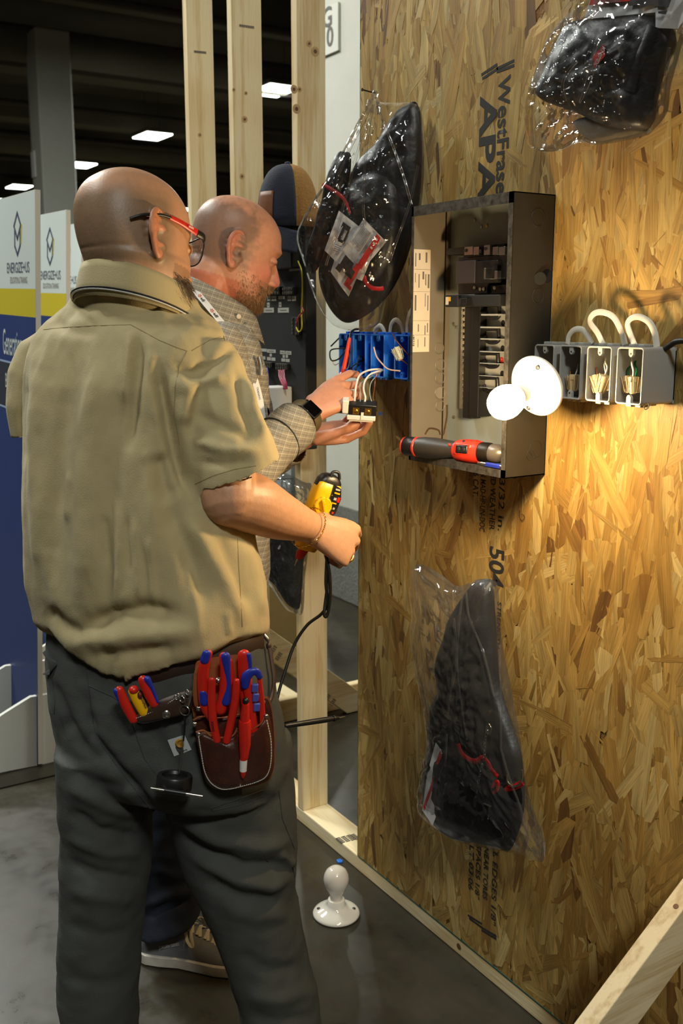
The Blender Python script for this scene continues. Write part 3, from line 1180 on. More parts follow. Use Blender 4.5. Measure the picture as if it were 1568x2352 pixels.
# knockouts: pressed rings in the sides
for (px, py, r) in ((1010, 838, .013), (1010, 868, .013), (1010, 902, .014), (1010, 932, .012), (1008, 800, .012)):
    p = on(0, PX0 + T, px, py)
    mb = MB()
    for a, b in ((0.0, 0.0012),):
        mb.tube([p + V((0.0006, r * math.cos(t), r * math.sin(t))) for t in (2 * PI * i / 22 for i in range(23))], 0.0011, 6, caps=False)
    k_ = obj('knockout', mb, M['panel_in'], pan)
    obj('knockout_slug', MB().lathe(p, (1, 0, 0), [(r * 0.9, 0), (r * 0.9, 0.0009), (0, 0.0009)], 18), mat('slug', C(150, 140, 122), 0.35, metal=0.2) if py == 902 else M['panel_in'], pan)
for (px, py, r) in ((1235, 500, .016), (1235, 680, .014), (1230, 1030, .016), (1218, 1045, .010)):
    p = on(0, PX1, px, py)
    obj('knockout', MB().tube([p + V((0.0002, r * math.cos(t), r * math.sin(t))) for t in (2 * PI * i / 22 for i in range(23))], 0.0008, 6, caps=False), M['panel_grey'], pan)
p = on(0, PX1, 1256, 634)
obj('open_knockout', MB().lathe(p, (1, 0, 0), [(0.013, -0.001), (0.013, 0.0008), (0, 0.0008)], 20), mat('hole_dark', C(6, 6, 6), 1.0), pan)
p = on(0, PX1, 1238, 640)
obj('bent_slug', MB().lathe(p + V((0.004, -0.002, 0)), (1, -0.5, -0.1), [(0.012, -0.001), (0.012, 0.001), (0, 0.001)], 18), M['panel_grey'], pan)
# folded back edge strip where side meets back, rust streak
obj('corner_strip', MB().b2((PX0 + T, -0.020, PZ0 + T), (PX0 + T + 0.0012, -0.017, PZ1 - T)), M['dark_steel'], pan, smooth=0)
pa, pb2 = on(0, PX0 + T + 0.0004, 1026, 930), on(0, PX0 + T + 0.0004, 1018, 1000)
mb = MB().tube(spline([pa, pa.lerp(pb2, 0.4) + V((0, 0.003, 0)), pb2], 6), [0.0022] * 12 + [0.001], 5)
obj('rust_streak', mb, mat('rust', C(92, 64, 38), 0.9, var=0.5, vs=200), pan)
pa, pb2 = on(0, PX0 + T + 0.0004, 986, 984), on(0, PX0 + T + 0.0004, 1006, 988)
obj('rust_streak', MB().tube(spline([pa + V((0, -.012, -.012)), pa, pb2, pb2 + V((0, .006, -.01))], 5), 0.002, 5), bpy.data.materials['rust'], pan)
# label on the inside of the left wall
e0 = on(0, PX0 + T + 0.0008, 948, 572)
e1 = on(0, PX0 + T + 0.0008, 985, 808)
lx = PX0 + T + 0.0007
lb = obj('label_sheet', MB().b2((PX0 + T, e0.y, e1.z), (lx, e1.y, e0.z)), M['label_tan'], pan, smooth=0, label='tan printed instruction label')
LW, LH = abs(e1.y - e0.y), e0.z - e1.z


def lab(u0, v0, u1, v1, mt=None):
    """mark on the label; u from its room side, v from its top, both 0..1"""
    obj('print', MB().b2((lx, e0.y + u0 * LW, e0.z - v1 * LH), (lx + 0.0003, e0.y + u1 * LW, e0.z - v0 * LH)), mt or M['print_grey'], lb, smooth=0)


for v in (0.19, 0.405, 0.69, 0.83):
    lab(0.02, v, 0.98, v + 0.0025)
rl = random.Random(3)
for (v0, v1) in ((0.02, 0.18), (0.21, 0.39), (0.42, 0.67), (0.71, 0.82), (0.85, 0.97)):
    for cx in (0.14, 0.34, 0.56, 0.72, 0.86):
        if rl.random() < 0.8:
            a = v0 + rl.random() * 0.03
            lab(cx, a, cx + rl.choice((0.03, 0.05, 0.09)), a + (v1 - v0) * rl.uniform(0.4, 0.85))
lab(0.02, 0.835, 0.15, 0.94, M['print_black'])
# a dark framed brand word reading upwards
text('lettering', 'SQUARE D', 0.0085, (lx + 0.0005, e0.y + 0.085 * LW, e0.z - 0.887 * LH), (0, 0, -1), (0, 1, 0), M['label_tan'], lb, bold=0.0002, sx=0.9)


def pw(px, py, y):
    return wall(px, py, y)


def pbox(nm, a, b, y0, y1, mt, bevel=0.0008, parent=pan, smooth=0):
    """box whose front face (at y1) covers photo corners a..b and reaches back to y0"""
    p, q = pw(a[0], a[1], y1), pw(b[0], b[1], y1)
    return obj(nm, MB().b2((p.x, y1, q.z), (q.x, y0, p.z)), mt, parent, smooth=smooth, bevel=bevel)


# main lugs on top
pbox('lug_base', (1024, 571), (1068, 582), -0.006, -0.05, M['black'])
pbox('lug_base', (1064, 568), (1158, 586), -0.006, -0.040, M['black'])
for i, x in enumerate((1066, 1087, 1111, 1131, 1145)):
    wdt = (19, 12, 13, 12, 14)[i]
    pbox('lug', (x, 563 if i in (2,) else 567), (x + wdt, 585), -0.030, -0.054, M['steel'])
for x, y in ((1070, 575), (1103, 577), (1115, 571)):
    obj('lug_screw', screw(MB(), pw(x, y, -0.0545), (0, -1, 0), 0.0035), M['dark_steel'], pan)
# main breaker: shell, stepped face, toggle
pbox('main_breaker', (1052, 592), (1164, 640), -0.008, -0.045, M['black'], 0.002)
pbox('breaker_face', (1046, 600), (1089, 650), -0.044, -0.058, mat('breaker_plum', C(52, 46, 46), 0.45), 0.002)
pbox('breaker_face', (1089, 600), (1141, 649), -0.044, -0.056, M['black'], 0.002)
pbox('breaker_toggle', (1111, 615), (1114, 641), -0.055, -0.074, M['steel'], 0.001)
pbox('breaker_toggle', (1135, 622), (1141, 640), -0.055, -0.066, M['steel'], 0.001)
pbox('terminal_bar', (1052, 650), (1118, 674), -0.008, -0.046, M['black'], 0.001)
pbox('terminal_bar', (1118, 655), (1164, 674), -0.008, -0.040, M['black'], 0.001)
for x, y in ((1090, 660), (1103, 664), (1111, 664), (1136, 661)):
    obj('terminal_screw', screw(MB(), pw(x, y, -0.047), (0, -1, 0), 0.004), M['steel'], pan)
# one breaker plugged on the bars
cbk = empty('circuit_breaker', pw(1085, 690, -0.03), 'single black circuit breaker plugged in below the main breaker', 'circuit breaker')


def cbox(nm, a, b, y0, y1, mt, bevel=0.001):
    return pbox(nm, a, b, y0, y1, mt, bevel, cbk)


cbox('breaker_case', (1047, 679), (1147, 703), -0.034, -0.062, M['black_matte'], 0.002)
cbox('breaker_case', (1022, 678), (1050, 705), -0.036, -0.070, M['black_matte'], 0.002)
cbox('breaker_lever', (1057, 684), (1070, 697), -0.060, -0.076, M['black'], 0.001)
cbox('print', (1023, 682), (1029, 700), -0.0695, -0.0705, M['label_tan'], 0)
cbox('print', (1030, 682), (1034, 692), -0.0695, -0.0705, M['yellow'], 0)
# bus bars: tall insulator rail with screw row, silver plates with hooked stabs
pbox('rail', (1067, 700), (1080, 962), -0.006, -0.034, M['black'], 0.0015)
pbox('rail', (1083, 702), (1096, 958), -0.006, -0.044, M['black'], 0.0015)
pbox('screw_bar', (1059, 705), (1066, 940), -0.006, -0.020, M['steel'], 0.0008)
for i in range(17):
    y = 712 + i * 13.5
    obj('bar_screw', screw(MB(), pw(1062.5, y, -0.0205), (0, -1, 0), 0.0036), M['steel'], pan)
pbox('bus_plate', (1096, 672), (1163, 905), -0.010, -0.026, mat('bus_aluminium', C(186, 188, 184), 0.4, metal=0.3, var=0.15, vs=60), 0.0008)
for i in range(4):
    y = 694 + i * 56
    p0 = [(1110, y + 6), (1142, y + 6), (1146, y + 12), (1146, y + 30), (1140, y + 36), (1124, y + 36), (1118, y + 30), (1116, y + 22)]
    pts = spline([pw(a - i * 1.5, b, -0.036) for a, b in p0], 4)
    obj('bus_stab', MB().tube(pts, (0.004, 0.0042), 8, up=(0, -1, 0)), M['black'], pan, smooth=60)
    for yy in (y, y + 27):
        pbox('stab_blade', (1104 - i * 1.5, yy), (1142 - i * 1.5, yy + 4), -0.026, -0.052, bpy.data.materials['bus_aluminium'], 0.0005)
for i in range(4):
    y = 684 + i * 58
    for x in (1106, 1156):
        obj('plate_hole', MB().lathe(pw(x - i, y + (40 if x == 1106 else 0), -0.0262), (0, -1, 0), [(0.006, -0.001), (0.006, 0.0003), (0, 0.0004)], 14), M['black_matte'], pan)
text('lettering', 'A', 0.02, pw(1103, 826, -0.0265), (1, 0, 0), (0, 0, 1), M['red'], pan, bold=0.0006)
text('lettering', 'B', 0.02, pw(1152, 830, -0.0265), (1, 0, 0), (0, 0, 1), M['red'], pan, bold=0.0006)
for (px, py) in ((1042, 958), (1105, 520), (1118, 518), (1090, 505), (1048, 752), (1042, 745)):
    obj('mounting_screw', screw(MB(), pw(px, py, -0.0047), (0, -1, 0), 0.004), M['steel'] if py != 518 else M['brass'], pan)

# ------------------------------------------------------------------ grey outlet boxes with cables
M['box_grey'] = mat('grey_pvc', C(150, 150, 146), 0.45, var=0.06, vs=20)
M['box_blue'] = mat('blue_pvc', C(36, 116, 222), 0.4, var=0.08, vs=20)
M['cable_white'] = mat('white_cable', C(206, 200, 186), 0.5)
M['cable_black'] = mat('black_cable', C(18, 18, 18), 0.45)
M['nut_tan'] = mat('tan_wire_nut', C(206, 184, 140), 0.4)
M['wire_white'] = mat('white_wire', C(226, 222, 212), 0.4)
M['wire_green'] = mat('green_wire', C(16, 110, 70), 0.4)


def outlet_box(x0, x1, z0, z1, dep, mt, label, group, ribs=True):
    """open-fronted wall box: five walls, rim, screw ears, clamp tabs"""
    e = empty('outlet_box', ((x0 + x1) / 2, 0, z0), label, 'outlet box', group)
    t = 0.0026
    y0, y1 = -0.0018, -dep
    obj('box_back', MB().b2((x0, y0, z0), (x1, y0 - t, z1)), mt, e, smooth=0)
    mb = MB()
    # walls with rounded outer corners, built as one tube open to the front
    def rr(x0, x1, z0, z1, r, y):
        o = []
        for cx, cz, a0 in ((x1 - r, z1 - r, 0), (x0 + r, z1 - r, 90), (x0 + r, z0 + r, 180), (x1 - r, z0 + r, 270)):
            for i in range(5):
                a = math.radians(a0 + 22.5 * i)
                o.append(V((cx + r * math.cos(a), y, cz + r * math.sin(a))))
        return o
    mb.loft([rr(x0 + t, x1 - t, z0 + t, z1 - t, 0.004, y0 - t), rr(x0 + t, x1 - t, z0 + t, z1 - t, 0.004, y1),
             rr(x0, x1, z0, z1, 0.006, y1), rr(x0, x1, z0, z1, 0.006, y0)], caps=False)
    obj('box_wall', mb, mt, e, smooth=35)
    rim = MB()
    rim.tube(rr(x0 + t / 2, x1 - t / 2, z0 + t / 2, z1 - t / 2, 0.005, y1) + [rr(x0 + t / 2, x1 - t / 2, z0 + t / 2, z1 - t / 2, 0.005, y1)[0]], 0.0016, 6, caps=False)
    obj('rim', rim, mt, e)
    cx = (x0 + x1) / 2
    for s, zz in ((1, z1), (-1, z0)):
        ear = MB().prism([(cx - 0.005, y1, zz - s * 0.002), (cx + 0.005, y1, zz - s * 0.002), (cx + 0.005, y1, zz - s * 0.012), (cx + 0.002, y1, zz - s * 0.016),
                          (cx - 0.002, y1, zz - s * 0.016), (cx - 0.005, y1, zz - s * 0.012)], (0, 0.006, 0))
        er = obj('screw_ear', ear, mt, e, smooth=0, bevel=0.0006)
        obj('ear_hole', MB().lathe((cx, y1 - 0.0002, zz - s * 0.011), (0, -1, 0), [(0.0017, -0.001), (0.0017, 0.0002), (0, 0.0003)], 10), M['black'], er)
        for q in (-0.6, 0.6):
            obj('clamp_tab', MB().b2((cx + q * 0.017 - 0.006, y1 + 0.012, zz), (cx + q * 0.017 + 0.006, y1 + 0.032, zz + s * 0.005)), mt, e, smooth=0, bevel=0.001)
        obj('clamp_tab', MB().b2((cx - 0.009, y1 + 0.048, zz), (cx + 0.009, y1 + 0.06, zz + s * 0.004)), mt, e, smooth=0, bevel=0.001)
    return e


GX = [(-1.400, -1.349), (-1.334, -1.281), (-1.268, -1.211), (-1.199, -1.142)]
GL = ['grey outlet box at the left end of its row, behind the lit lampholder', 'second grey outlet box of its row, with a low cable loop above',
      'third grey outlet box of its row, under the tallest cable loop', 'grey outlet box at the right end of its row, green wire inside']
GB = [outlet_box(x0, x1, 1.357, 1.452, 0.081, M['box_grey'], GL[i], 'grey outlet boxes in a row') for i, (x0, x1) in enumerate(GX)]


def flat_cable(name, pts, mt, label, cat='cable', group=None, r=(0.0022, 0.0052), up=None):
    p = spline(pts, 10)
    return obj(name, MB().tube(p, [r] * len(p), 10, up=up), mt, smooth=60, label=label, cat=cat, group=group)


def loop(pxs, lab_, mt=M['cable_white'], ys=None, grp='white cable loops over the grey boxes', r=(0.0022, 0.0055)):
    n = len(pxs)
    pts = []
    for i, (px, py) in enumerate(pxs):
        y = ys[i]
        pts.append(wall(px, py, y))
    return flat_cable('cable_loop', pts, mt, lab_, 'cable', grp, r, up=(0, -1, 0.2))


loop(((1303, 790), (1306, 772), (1318, 758), (1336, 757), (1350, 772), (1360, 790)), 'low white cable loop joining the first two grey boxes', ys=(-.05, -.05, -.05, -.048, -.045, -.045))
loop(((1385, 792), (1372, 765), (1355, 740), (1362, 722), (1382, 717), (1408, 728), (1426, 760), (1435, 792)), 'tallest white cable loop, over the third grey box', ys=(-.055, -.052, -.05, -.05, -.045, -.04, -.04, -.04))
loop(((1458, 795), (1448, 770), (1441, 745), (1450, 731), (1468, 728), (1490, 740), (1503, 765), (1508, 797)), 'white cable loop over the right-hand grey box', ys=(-.055, -.052, -.05, -.048, -.044, -.04, -.036, -.034))
# black cable leaving the last box to the right
flat_cable('black_cable', [(-1.150, -0.03, 1.445)] + [wall(a, b, y) for a, b, y in ((1540, 792, -.03), (1552, 785, -.03), (1572, 783, -.03), (1600, 790, -.025))] + [V((-1.0, -0.012, 1.415)), V((-0.985, 0.002, 1.41))], M['cable_black'],
           'black cable leaving the right end of the grey boxes', r=(0.005, 0.005))


def wire_nut(px0, py0, px1, py1, y, label, group, mt=M['nut_tan'], r=0.0085):
    a, b = wall(px0, py0, y), wall(px1, py1, y)   # a: open wide end (wires), b: narrow end
    L = (b - a).length
    e = empty('wire_nut', a, label, 'wire connector', group)
    mb = MB().lathe(a, b - a, [(r * 0.75, 0), (r, 0.0005), (r * 1.0, L * 0.3), (r * 0.86, L * 0.32), (r * 0.62, L * 0.97), (r * 0.5, L), (0, L)], 14)
    obj('nut_body', mb, mt, e, smooth=40)
    u = (b - a).normalized().orthogonal()
    v = (b - a).normalized().cross(u)
    for k in range(8):
        q = u * math.cos(k * PI / 4) + v * math.sin(k * PI / 4)
        obj('grip_rib', MB().tube([a + q * r * 0.99 + (b - a) * 0.02, a + q * r * 0.66 + (b - a) * 0.92], 0.0009, 5), mt, e)
    return e


wn = [(1309, 864, 1311, 897, -.060, 0), (1319, 860, 1317, 899, -.066, 0), (1328, 868, 1326, 894, -.058, 0), (1365, 862, 1374, 903, -.066, 1), (1388, 862, 1376, 904, -.070, 1), (1392, 866, 1398, 898, -.058, 1),
      (1437, 864, 1443, 903, -.064, 2), (1454, 865, 1453, 905, -.070, 2), (1468, 872, 1466, 902, -.056, 2)]
WL = {0: 'in the second grey box', 1: 'in the third grey box', 2: 'in the right-hand grey box'}
WP = ['left tan wire nut', 'middle tan wire nut', 'right tan wire nut']
for i, (a, b, c, d, y, k) in enumerate(wn):
    wire_nut(a, b, c, d, y, WP[i % 3] + ' ' + WL[k], 'tan wire nuts in the grey boxes')


def wire(name, pts, mt, label, r=0.0014, cat='wire', group=None):
    p = spline(pts, 8)
    return obj(name, MB().tube(p, r, 7), mt, smooth=60, label=label, cat=cat, group=group)


def wire_px(name, pxs, y, mt, label, r=0.0014, group=None):
    ys = y if isinstance(y, (list, tuple)) else [y] * len(pxs)
    return wire(name, [wall(a, b, yy) for (a, b), yy in zip(pxs, ys)], mt, label, r, group=group)


gw = 'wires inside the grey boxes'
wire_px('wire', ((1311, 818), (1316, 832), (1310, 848), (1309, 864)), [-.02, -.04, -.055, -.06], M['copper'], 'bare copper wire in the second grey box', group=gw)
wire_px('wire', ((1328, 820), (1326, 845), (1321, 862)), [-.02, -.05, -.066], M['wire_white'], 'white wire in the second grey box', group=gw)
wire_px('wire', ((1384, 812), (1372, 828), (1369, 845), (1371, 864)), [-.02, -.045, -.06, -.066], M['copper'], 'bare copper wire in the third grey box', group=gw)
wire_px('wire', ((1390, 812), (1390, 832), (1394, 845), (1388, 864)), [-.02, -.055, -.065, -.07], M['wire_white'], 'straight white wire in the third grey box', group=gw)
wire_px('wire', ((1396, 814), (1388, 835), (1390, 852), (1393, 868)), [-.02, -.05, -.06, -.058], M['wire_white'], 'crossing white wire in the third grey box', group=gw)
wire_px('wire', ((1452, 815), (1446, 840), (1441, 850), (1442, 866)), [-.02, -.05, -.06, -.064], M['wire_green'], 'green wire in the right-hand grey box', 0.002, gw)
wire_px('wire', ((1464, 818), (1458, 835), (1462, 850), (1458, 868)), [-.02, -.045, -.06, -.066], M['wire_green'], 'second green wire in the right-hand grey box', 0.002, gw)
wire_px('wire', ((1449, 812), (1451, 838), (1454, 852), (1453, 866)), [-.05, -.068, -.072, -.07], M['wire_white'], 'white wire in the right-hand grey box', group=gw)
# small lock rings hanging under the last boxes
for (px, py, lb_) in ((1484, 933, 'small steel ring under the right-hand grey box'),):
    p = wall(px, py, -0.075)
    obj('ring', MB().tube([p + V((0.005 * math.cos(t), 0.002 * math.sin(t), 0.005 * math.sin(t))) for t in (2 * PI * i / 16 for i in range(17))], 0.0012, 6, caps=False), M['steel'], smooth=60, label=lb_, cat='ring')

# ------------------------------------------------------------------ blue outlet boxes
BX = [(-2.084, -2.030), (-2.024, -1.968), (-1.946, -1.891), (-1.852, -1.797)]
BL = ['leftmost blue outlet box, at the board edge, with a white wire coil', 'second blue outlet box from the board edge, black wires inside',
      'third blue outlet box, the one feeding the held receptacle', 'blue outlet box beside the breaker panel, with a wire nut in front']
for i, (x0, x1) in enumerate(BX):
    outlet_box(x0, x1, 1.363 + 0.001 * i, 1.463, 0.081, M['box_blue'], BL[i], 'blue outlet boxes in a row')
gl = 'white cable loops over the blue boxes'
loop(((858, 768), (862, 755), (872, 748), (880, 756), (884, 770)), 'lowest white cable loop over the blue boxes', ys=(-.05,) * 5, grp=gl)
loop(((895, 764), (898, 745), (908, 735), (920, 744), (927, 768)), 'middle white cable loop over the blue boxes', ys=(-.05,) * 5, grp=gl)
loop(((934, 765), (935, 740), (942, 716), (955, 700)), 'white cable loop beside the breaker panel edge', ys=(-.05,) * 4, grp=gl)
gw = 'loose wires around the blue boxes'
wire_px('wire', ((780, 775), (770, 785), (760, 795)), [-.075, -.10, -.12], M['cable_black'], 'black wire at the left of the blue boxes, uppermost', 0.0018, gw)
wire_px('wire', ((812, 800), (790, 800), (762, 803), (757, 815), (762, 828), (778, 824), (794, 805), (803, 795)), [-.07, -.09, -.10, -.11, -.11, -.10, -.09, -.07], M['cable_black'], 'black wire curled at the left of the blue boxes', 0.0018, gw)
p_ = []
for i in range(26):
    t = 2 * PI * i / 10
    p_.append(wall(795 + 9 * math.cos(t) * (1 - i * .01), 825 + 24 * math.sin(t) * (1 - i * 0.01), -.075 + 0.001 * i))
p_ += [wall(770, 838, -.10), wall(762, 826, -.11)]
wire('wire_coil', p_, M['wire_white'], 'coil of white wire hanging from the leftmost blue box', 0.0014, group=gw)
wire_px('wire', ((838, 830), (828, 818), (822, 830), (818, 848), (811, 860)), [-.05, -.07, -.08, -.09, -.09], M['cable_black'], 'black wire looping in the second blue box', 0.0017, gw)
wire_px('wire', ((836, 826), (820, 834), (806, 845), (804, 858)), [-.05, -.08, -.09, -.09], M['cable_black'], 'black wire crossing the second blue box', 0.0017, gw)
wire_px('wire', ((858, 797), (864, 818), (876, 834), (892, 848), (918, 852)), [-.13, -.125, -.12, -.115, -.11], mat('pink_wire', C(214, 176, 156), 0.4), 'pinkish wire bent before the third blue box', 0.0017, gw)
wire_px('wire', ((900, 766), (910, 782), (926, 802), (940, 818)), [-.085, -.10, -.10, -.09], mat('brown_wire', C(96, 46, 34), 0.4), 'brown wire slanting across the right-hand blue box', 0.0013, gw)
wire_nut(910, 801, 920, 826, -.10, 'wire nut hanging before the right-hand blue box', 'wire nuts of the blue boxes', mat('nut_cream', C(190, 186, 160), 0.4), 0.0095)
wire_px('wire', ((921, 826), (930, 832), (938, 838)), [-.10, -.09, -.08], M['copper'], 'bare copper end under the hanging wire nut', 0.0013, gw)

# ------------------------------------------------------------------ porcelain lampholders
M['bulb_lit'] = mat('lit_bulb', C(255, 244, 220), 0.4, emit=(1.0, 0.72, 0.38, 1), estr=BULB_GLOW)
M['bulb_off'] = mat('bulb_frost', C(232, 224, 212), 0.16)


def lampholder(o, ax, R, label, lit, extra=None):
    o, ax = V(o), V(ax).normalized()
    e = empty('lampholder', o, label, 'lampholder')
    s = R / 0.056
    prof = [(0.0, 0.0), (0.054, 0.0), (0.056, 0.003), (0.056, 0.006), (0.0535, 0.009), (0.046, 0.014), (0.034, 0.018), (0.025, 0.022), (0.0215, 0.028), (0.0200, 0.040), (0.0190, 0.041), (0.0175, 0.041)]
    obj('base', MB().lathe(o, ax, [(r * s, h * s) for r, h in prof], 48), M['porcelain'], e, smooth=60)
    u = ax.orthogonal().normalized()
    if extra is not None:
        u = (V(extra) - ax * V(extra).dot(ax)).normalized()
    for sg_ in (-1, 1):
        q = o + u * sg_ * 0.042 * s + ax * 0.0143 * s
        obj('screw_hole', MB().lathe(q, ax, [(0.0045, -0.002), (0.0045, 0.0022), (0.003, 0.0026), (0, 0.0005)], 12), M['black_matte'], e)
    b = []
    for r, h in ((0.0150, 0.038), (0.0152, 0.050), (0.0165, 0.056), (0.021, 0.064), (0.0265, 0.074), (0.0295, 0.086), (0.0300, 0.094), (0.0285, 0.104), (0.0235, 0.114), (0.015, 0.121), (0.006, 0.1235), (0, 0.124)):
        b.append((r * s, h * s))
    if lit:
        obj('bulb_neck', MB().lathe(o, ax, b[:4] + [(0, b[3][1])], 32), M['bulb_off'], e, smooth=60)
        g = obj('bulb', MB().lathe(o, ax, [(0, b[3][1])] + b[3:], 32), M['bulb_lit'], e, smooth=60, label='glowing bulb')
        g.visible_shadow = True
    else:
        obj('bulb', MB().lathe(o, ax, b, 40), M['bulb_off'], e, smooth=60)
    return e


LH_ = wall(1236, 885, -0.128)
LA = (BULB_POS - LH_).normalized()
lampholder(LH_, LA, 0.056, 'lit bulb in a white porcelain lampholder hung before the grey boxes', True, (0.4, 0, 0.9))
wire('lamp_lead', [LH_ - LA * 0.001, LH_ - LA * 0.02 + V((-0.01, 0, 0.01)), V((-1.372, -0.07, 1.40)), V((-1.372, -0.012, 1.415))], M['cable_black'], 'short lead from the lit lampholder into the first grey box', 0.002)
fl = on(2, 0.0, 772, 2100)
lampholder(fl, (0, 0, 1), 0.060, 'unlit white bulb in a porcelain lampholder standing on the floor', False, RGT)

# blue scraps on the floor
for (px, py, lb_) in ((780, 1979, 'small blue plastic scrap on the floor beside the unlit bulb'), (133, 1787, 'small blue plastic scrap on the floor joint before the display boards')):
    p = on(2, 0.0, px, py)
    mb = MB().prism([p + V(q) for q in ((-.009, -.006, .0), (.006, -.009, .0), (.011, .001, .0), (.004, .008, .0), (-.008, .006, .0))], (0, 0, 0.004))
    obj('plastic_scrap', mb, M['box_blue'], smooth=0, bevel=0.001, label=lb_, cat='scrap')

q_ = [wall(a_, b_, -0.004) for a_, b_ in ((1193, 1172), (1192, 1185), (1197, 1195), (1203, 1192), (1203, 1184), (1198, 1181))]
wire('thread_curl', q_, M['black'], 'tiny curl of dark thread on the board below the breaker panel', 0.0006, 'thread')

# ------------------------------------------------------------------ tool bags in clear film
M['film'] = film_mat('clear_film', haze=0.008, gloss=0.34, bump=0.30, bs=16.0)
M['film_hazy'] = film_mat('hazy_film', haze=0.028, gloss=0.28, bump=0.25, bs=13.0)
M['nylon'] = mat('black_nylon', C(13, 14, 17), 0.42, var=0.3, vs=40, bump=0.12, bs=70, spec=0.45)
M['nylon_grey'] = mat('charcoal_nylon', C(40, 44, 48), 0.6, var=0.2, vs=40, bump=0.2, bs=120)
M['flap_grey'] = mat('grey_flap', C(62, 58, 52), 0.7, var=0.2, vs=40)
M['strap_red'] = mat('red_strap', C(170, 22, 26), 0.55, var=0.15, vs=90)
M['leaflet'] = mat('leaflet', C(206, 206, 206), 0.35)
M['leaflet_red'] = mat('leaflet_red', C(186, 40, 36), 0.35)
M['leaflet_ink'] = mat('leaflet_ink', C(120, 118, 118), 0.5)
M['leaflet_dark'] = mat('leaflet_dark', C(38, 34, 34), 0.5)


class Bag:
    """flat-ish bag hanging before the board: yf(px, py) tells how far out each measured point lies"""

    def __init__(self, name, yf, root_px, label, cat):
        self.yf = yf
        self.e = empty(name, self.p(*root_px), label, cat)
        a, b, c = self.p(root_px[0], root_px[1]), self.p(root_px[0] + 60, root_px[1]), self.p(root_px[0], root_px[1] + 60)
        n = (b - a).cross(c - a).normalized()
        if n.dot(CAMP - a) < 0:
            n = -n
        self.n = n

    def p(self, px, py, off=0.0):
        q = wall(px, py, self.yf(px, py))
        if off:
            # keep the measured direction while moving the point nearer along the sight line
            q = q + (CAMP - q).normalized() * off
        return q

    def cushion(self, nm, outline, mt, tf, tb, off=0.0, wob=0.0, ws=20, parent=None, seed=0, rings=12, per=4, power=0.5, sub=0, label=None, crisp=0.28):
        ol = spline([self.p(a, b, off) for a, b in outline], per, closed=True)
        c = sum(ol, V((0, 0, 0))) / len(ol)
        mb = MB().pillow(ol, c, self.n, tf, tb, rings, power, wob, ws, seed, crisp)
        return obj(nm, mb, mt, parent or self.e, smooth=180, sub=sub, label=label)

    def sheet(self, nm, pts, mt, off, thick=0.0006, parent=None, n=1, label=None):
        mb = MB().prism([self.p(a, b, off) for a, b in pts], -self.n * thick)
        return obj(nm, mb, mt, parent or self.e, smooth=0, label=label)

    def strip(self, nm, pts, mt, off, r=(0.0015, 0.005), parent=None, label=None):
        q = spline([self.p(a, b, off) for a, b in pts], 6)
        return obj(nm, MB().tube(q, [r] * len(q), 8, up=self.n), mt, parent or self.e, smooth=60, label=label)

    def quad(self, c4, u, v, off):
        """point inside a measured four-cornered sheet (corners tl, tr, br, bl)"""
        a, b, c, d = [self.p(x, y, off) for x, y in c4]
        return a.lerp(b, u).lerp(d.lerp(c, u), v)

    def printed(self, c4, items, off, parent):
        for (u0, v0, u1, v1, mt) in items:
            pts = [self.quad(c4, *uv_, off) for uv_ in ((u0, v0), (u1, v0), (u1, v1), (u0, v1))]
            obj('print', MB().prism(pts, self.n * 0.0003), mt, parent, smooth=0)


def leaflet_lines(u0, u1, v0, v1, k, mt, vertical=False):
    r = random.Random(k)
    out = []
    for i in range(k):
        t = (i + 0.2) / k
        w_ = 0.4 / k
        e1 = r.uniform(0.75, 1.0)
        if vertical:
            out.append((u0 + (u1 - u0) * t, v0, u0 + (u1 - u0) * (t + w_), v0 + (v1 - v0) * e1, mt))
        else:
            out.append((u0, v0 + (v1 - v0) * t, u0 + (u1 - u0) * e1, v0 + (v1 - v0) * (t + w_), mt))
    return out


# --- A: hanging from a nail beside the breaker panel
A = Bag('bagged_tool_pouch', lambda px, py: -0.025 - 0.145 * max(0, min(1, (968 - px) / 285)), (840, 500),
        'black tool pouch in crinkled clear film hanging left of the breaker panel', 'tool bag')
A.cushion('pouch', ((905, 262), (932, 240), (958, 238), (968, 300), (966, 430), (950, 540), (915, 640), (872, 700), (820, 736), (785, 738), (752, 700), (732, 640), (742, 590), (770, 520), (800, 455), (808, 400), (830, 360), (870, 320)), M['nylon'], 0.035, 0.022,
          off=0.0, wob=0.014, ws=20, seed=1, rings=22, per=6)
A.cushion('side_roll', ((772, 358), (790, 349), (806, 358), (800, 420), (778, 500), (752, 565), (728, 620), (706, 625), (706, 590), (728, 520), (746, 450)), M['nylon'], 0.03, 0.02, off=0.012, wob=0.006, ws=22, seed=2)
A.cushion('front_pocket', ((800, 425), (860, 395), (905, 420), (915, 520), (895, 600), (850, 660), (800, 690), (768, 660), (760, 590), (780, 500)), M['nylon'], 0.024, 0.006, off=0.03, wob=0.010, ws=26, seed=3, rings=16, per=5)
A.strip('strap', ((741, 424), (756, 432), (775, 444), (790, 458), (800, 478), (812, 502)), M['strap_red'], 0.052, (0.002, 0.0042))
A.strip('strap', ((836, 634), (840, 648), (852, 660), (870, 663), (880, 662)), M['strap_red'], 0.062, (0.002, 0.0045))
c4 = ((778, 484), (829, 524), (792, 590), (745, 575))
lf = A.sheet('leaflet', ((778, 484), (829, 524), (800, 580), (768, 598), (745, 575)), M['leaflet'], 0.062)
A.printed(c4, [(0.30, 0.16, 0.66, 0.30, M['leaflet_dark']), (0.36, 0.30, 0.48, 0.62, M['leaflet_dark']), (0.60, 0.30, 0.68, 0.60, M['leaflet_dark']), (0.40, 0.58, 0.62, 0.66, M['leaflet_dark'])], 0.070, lf)
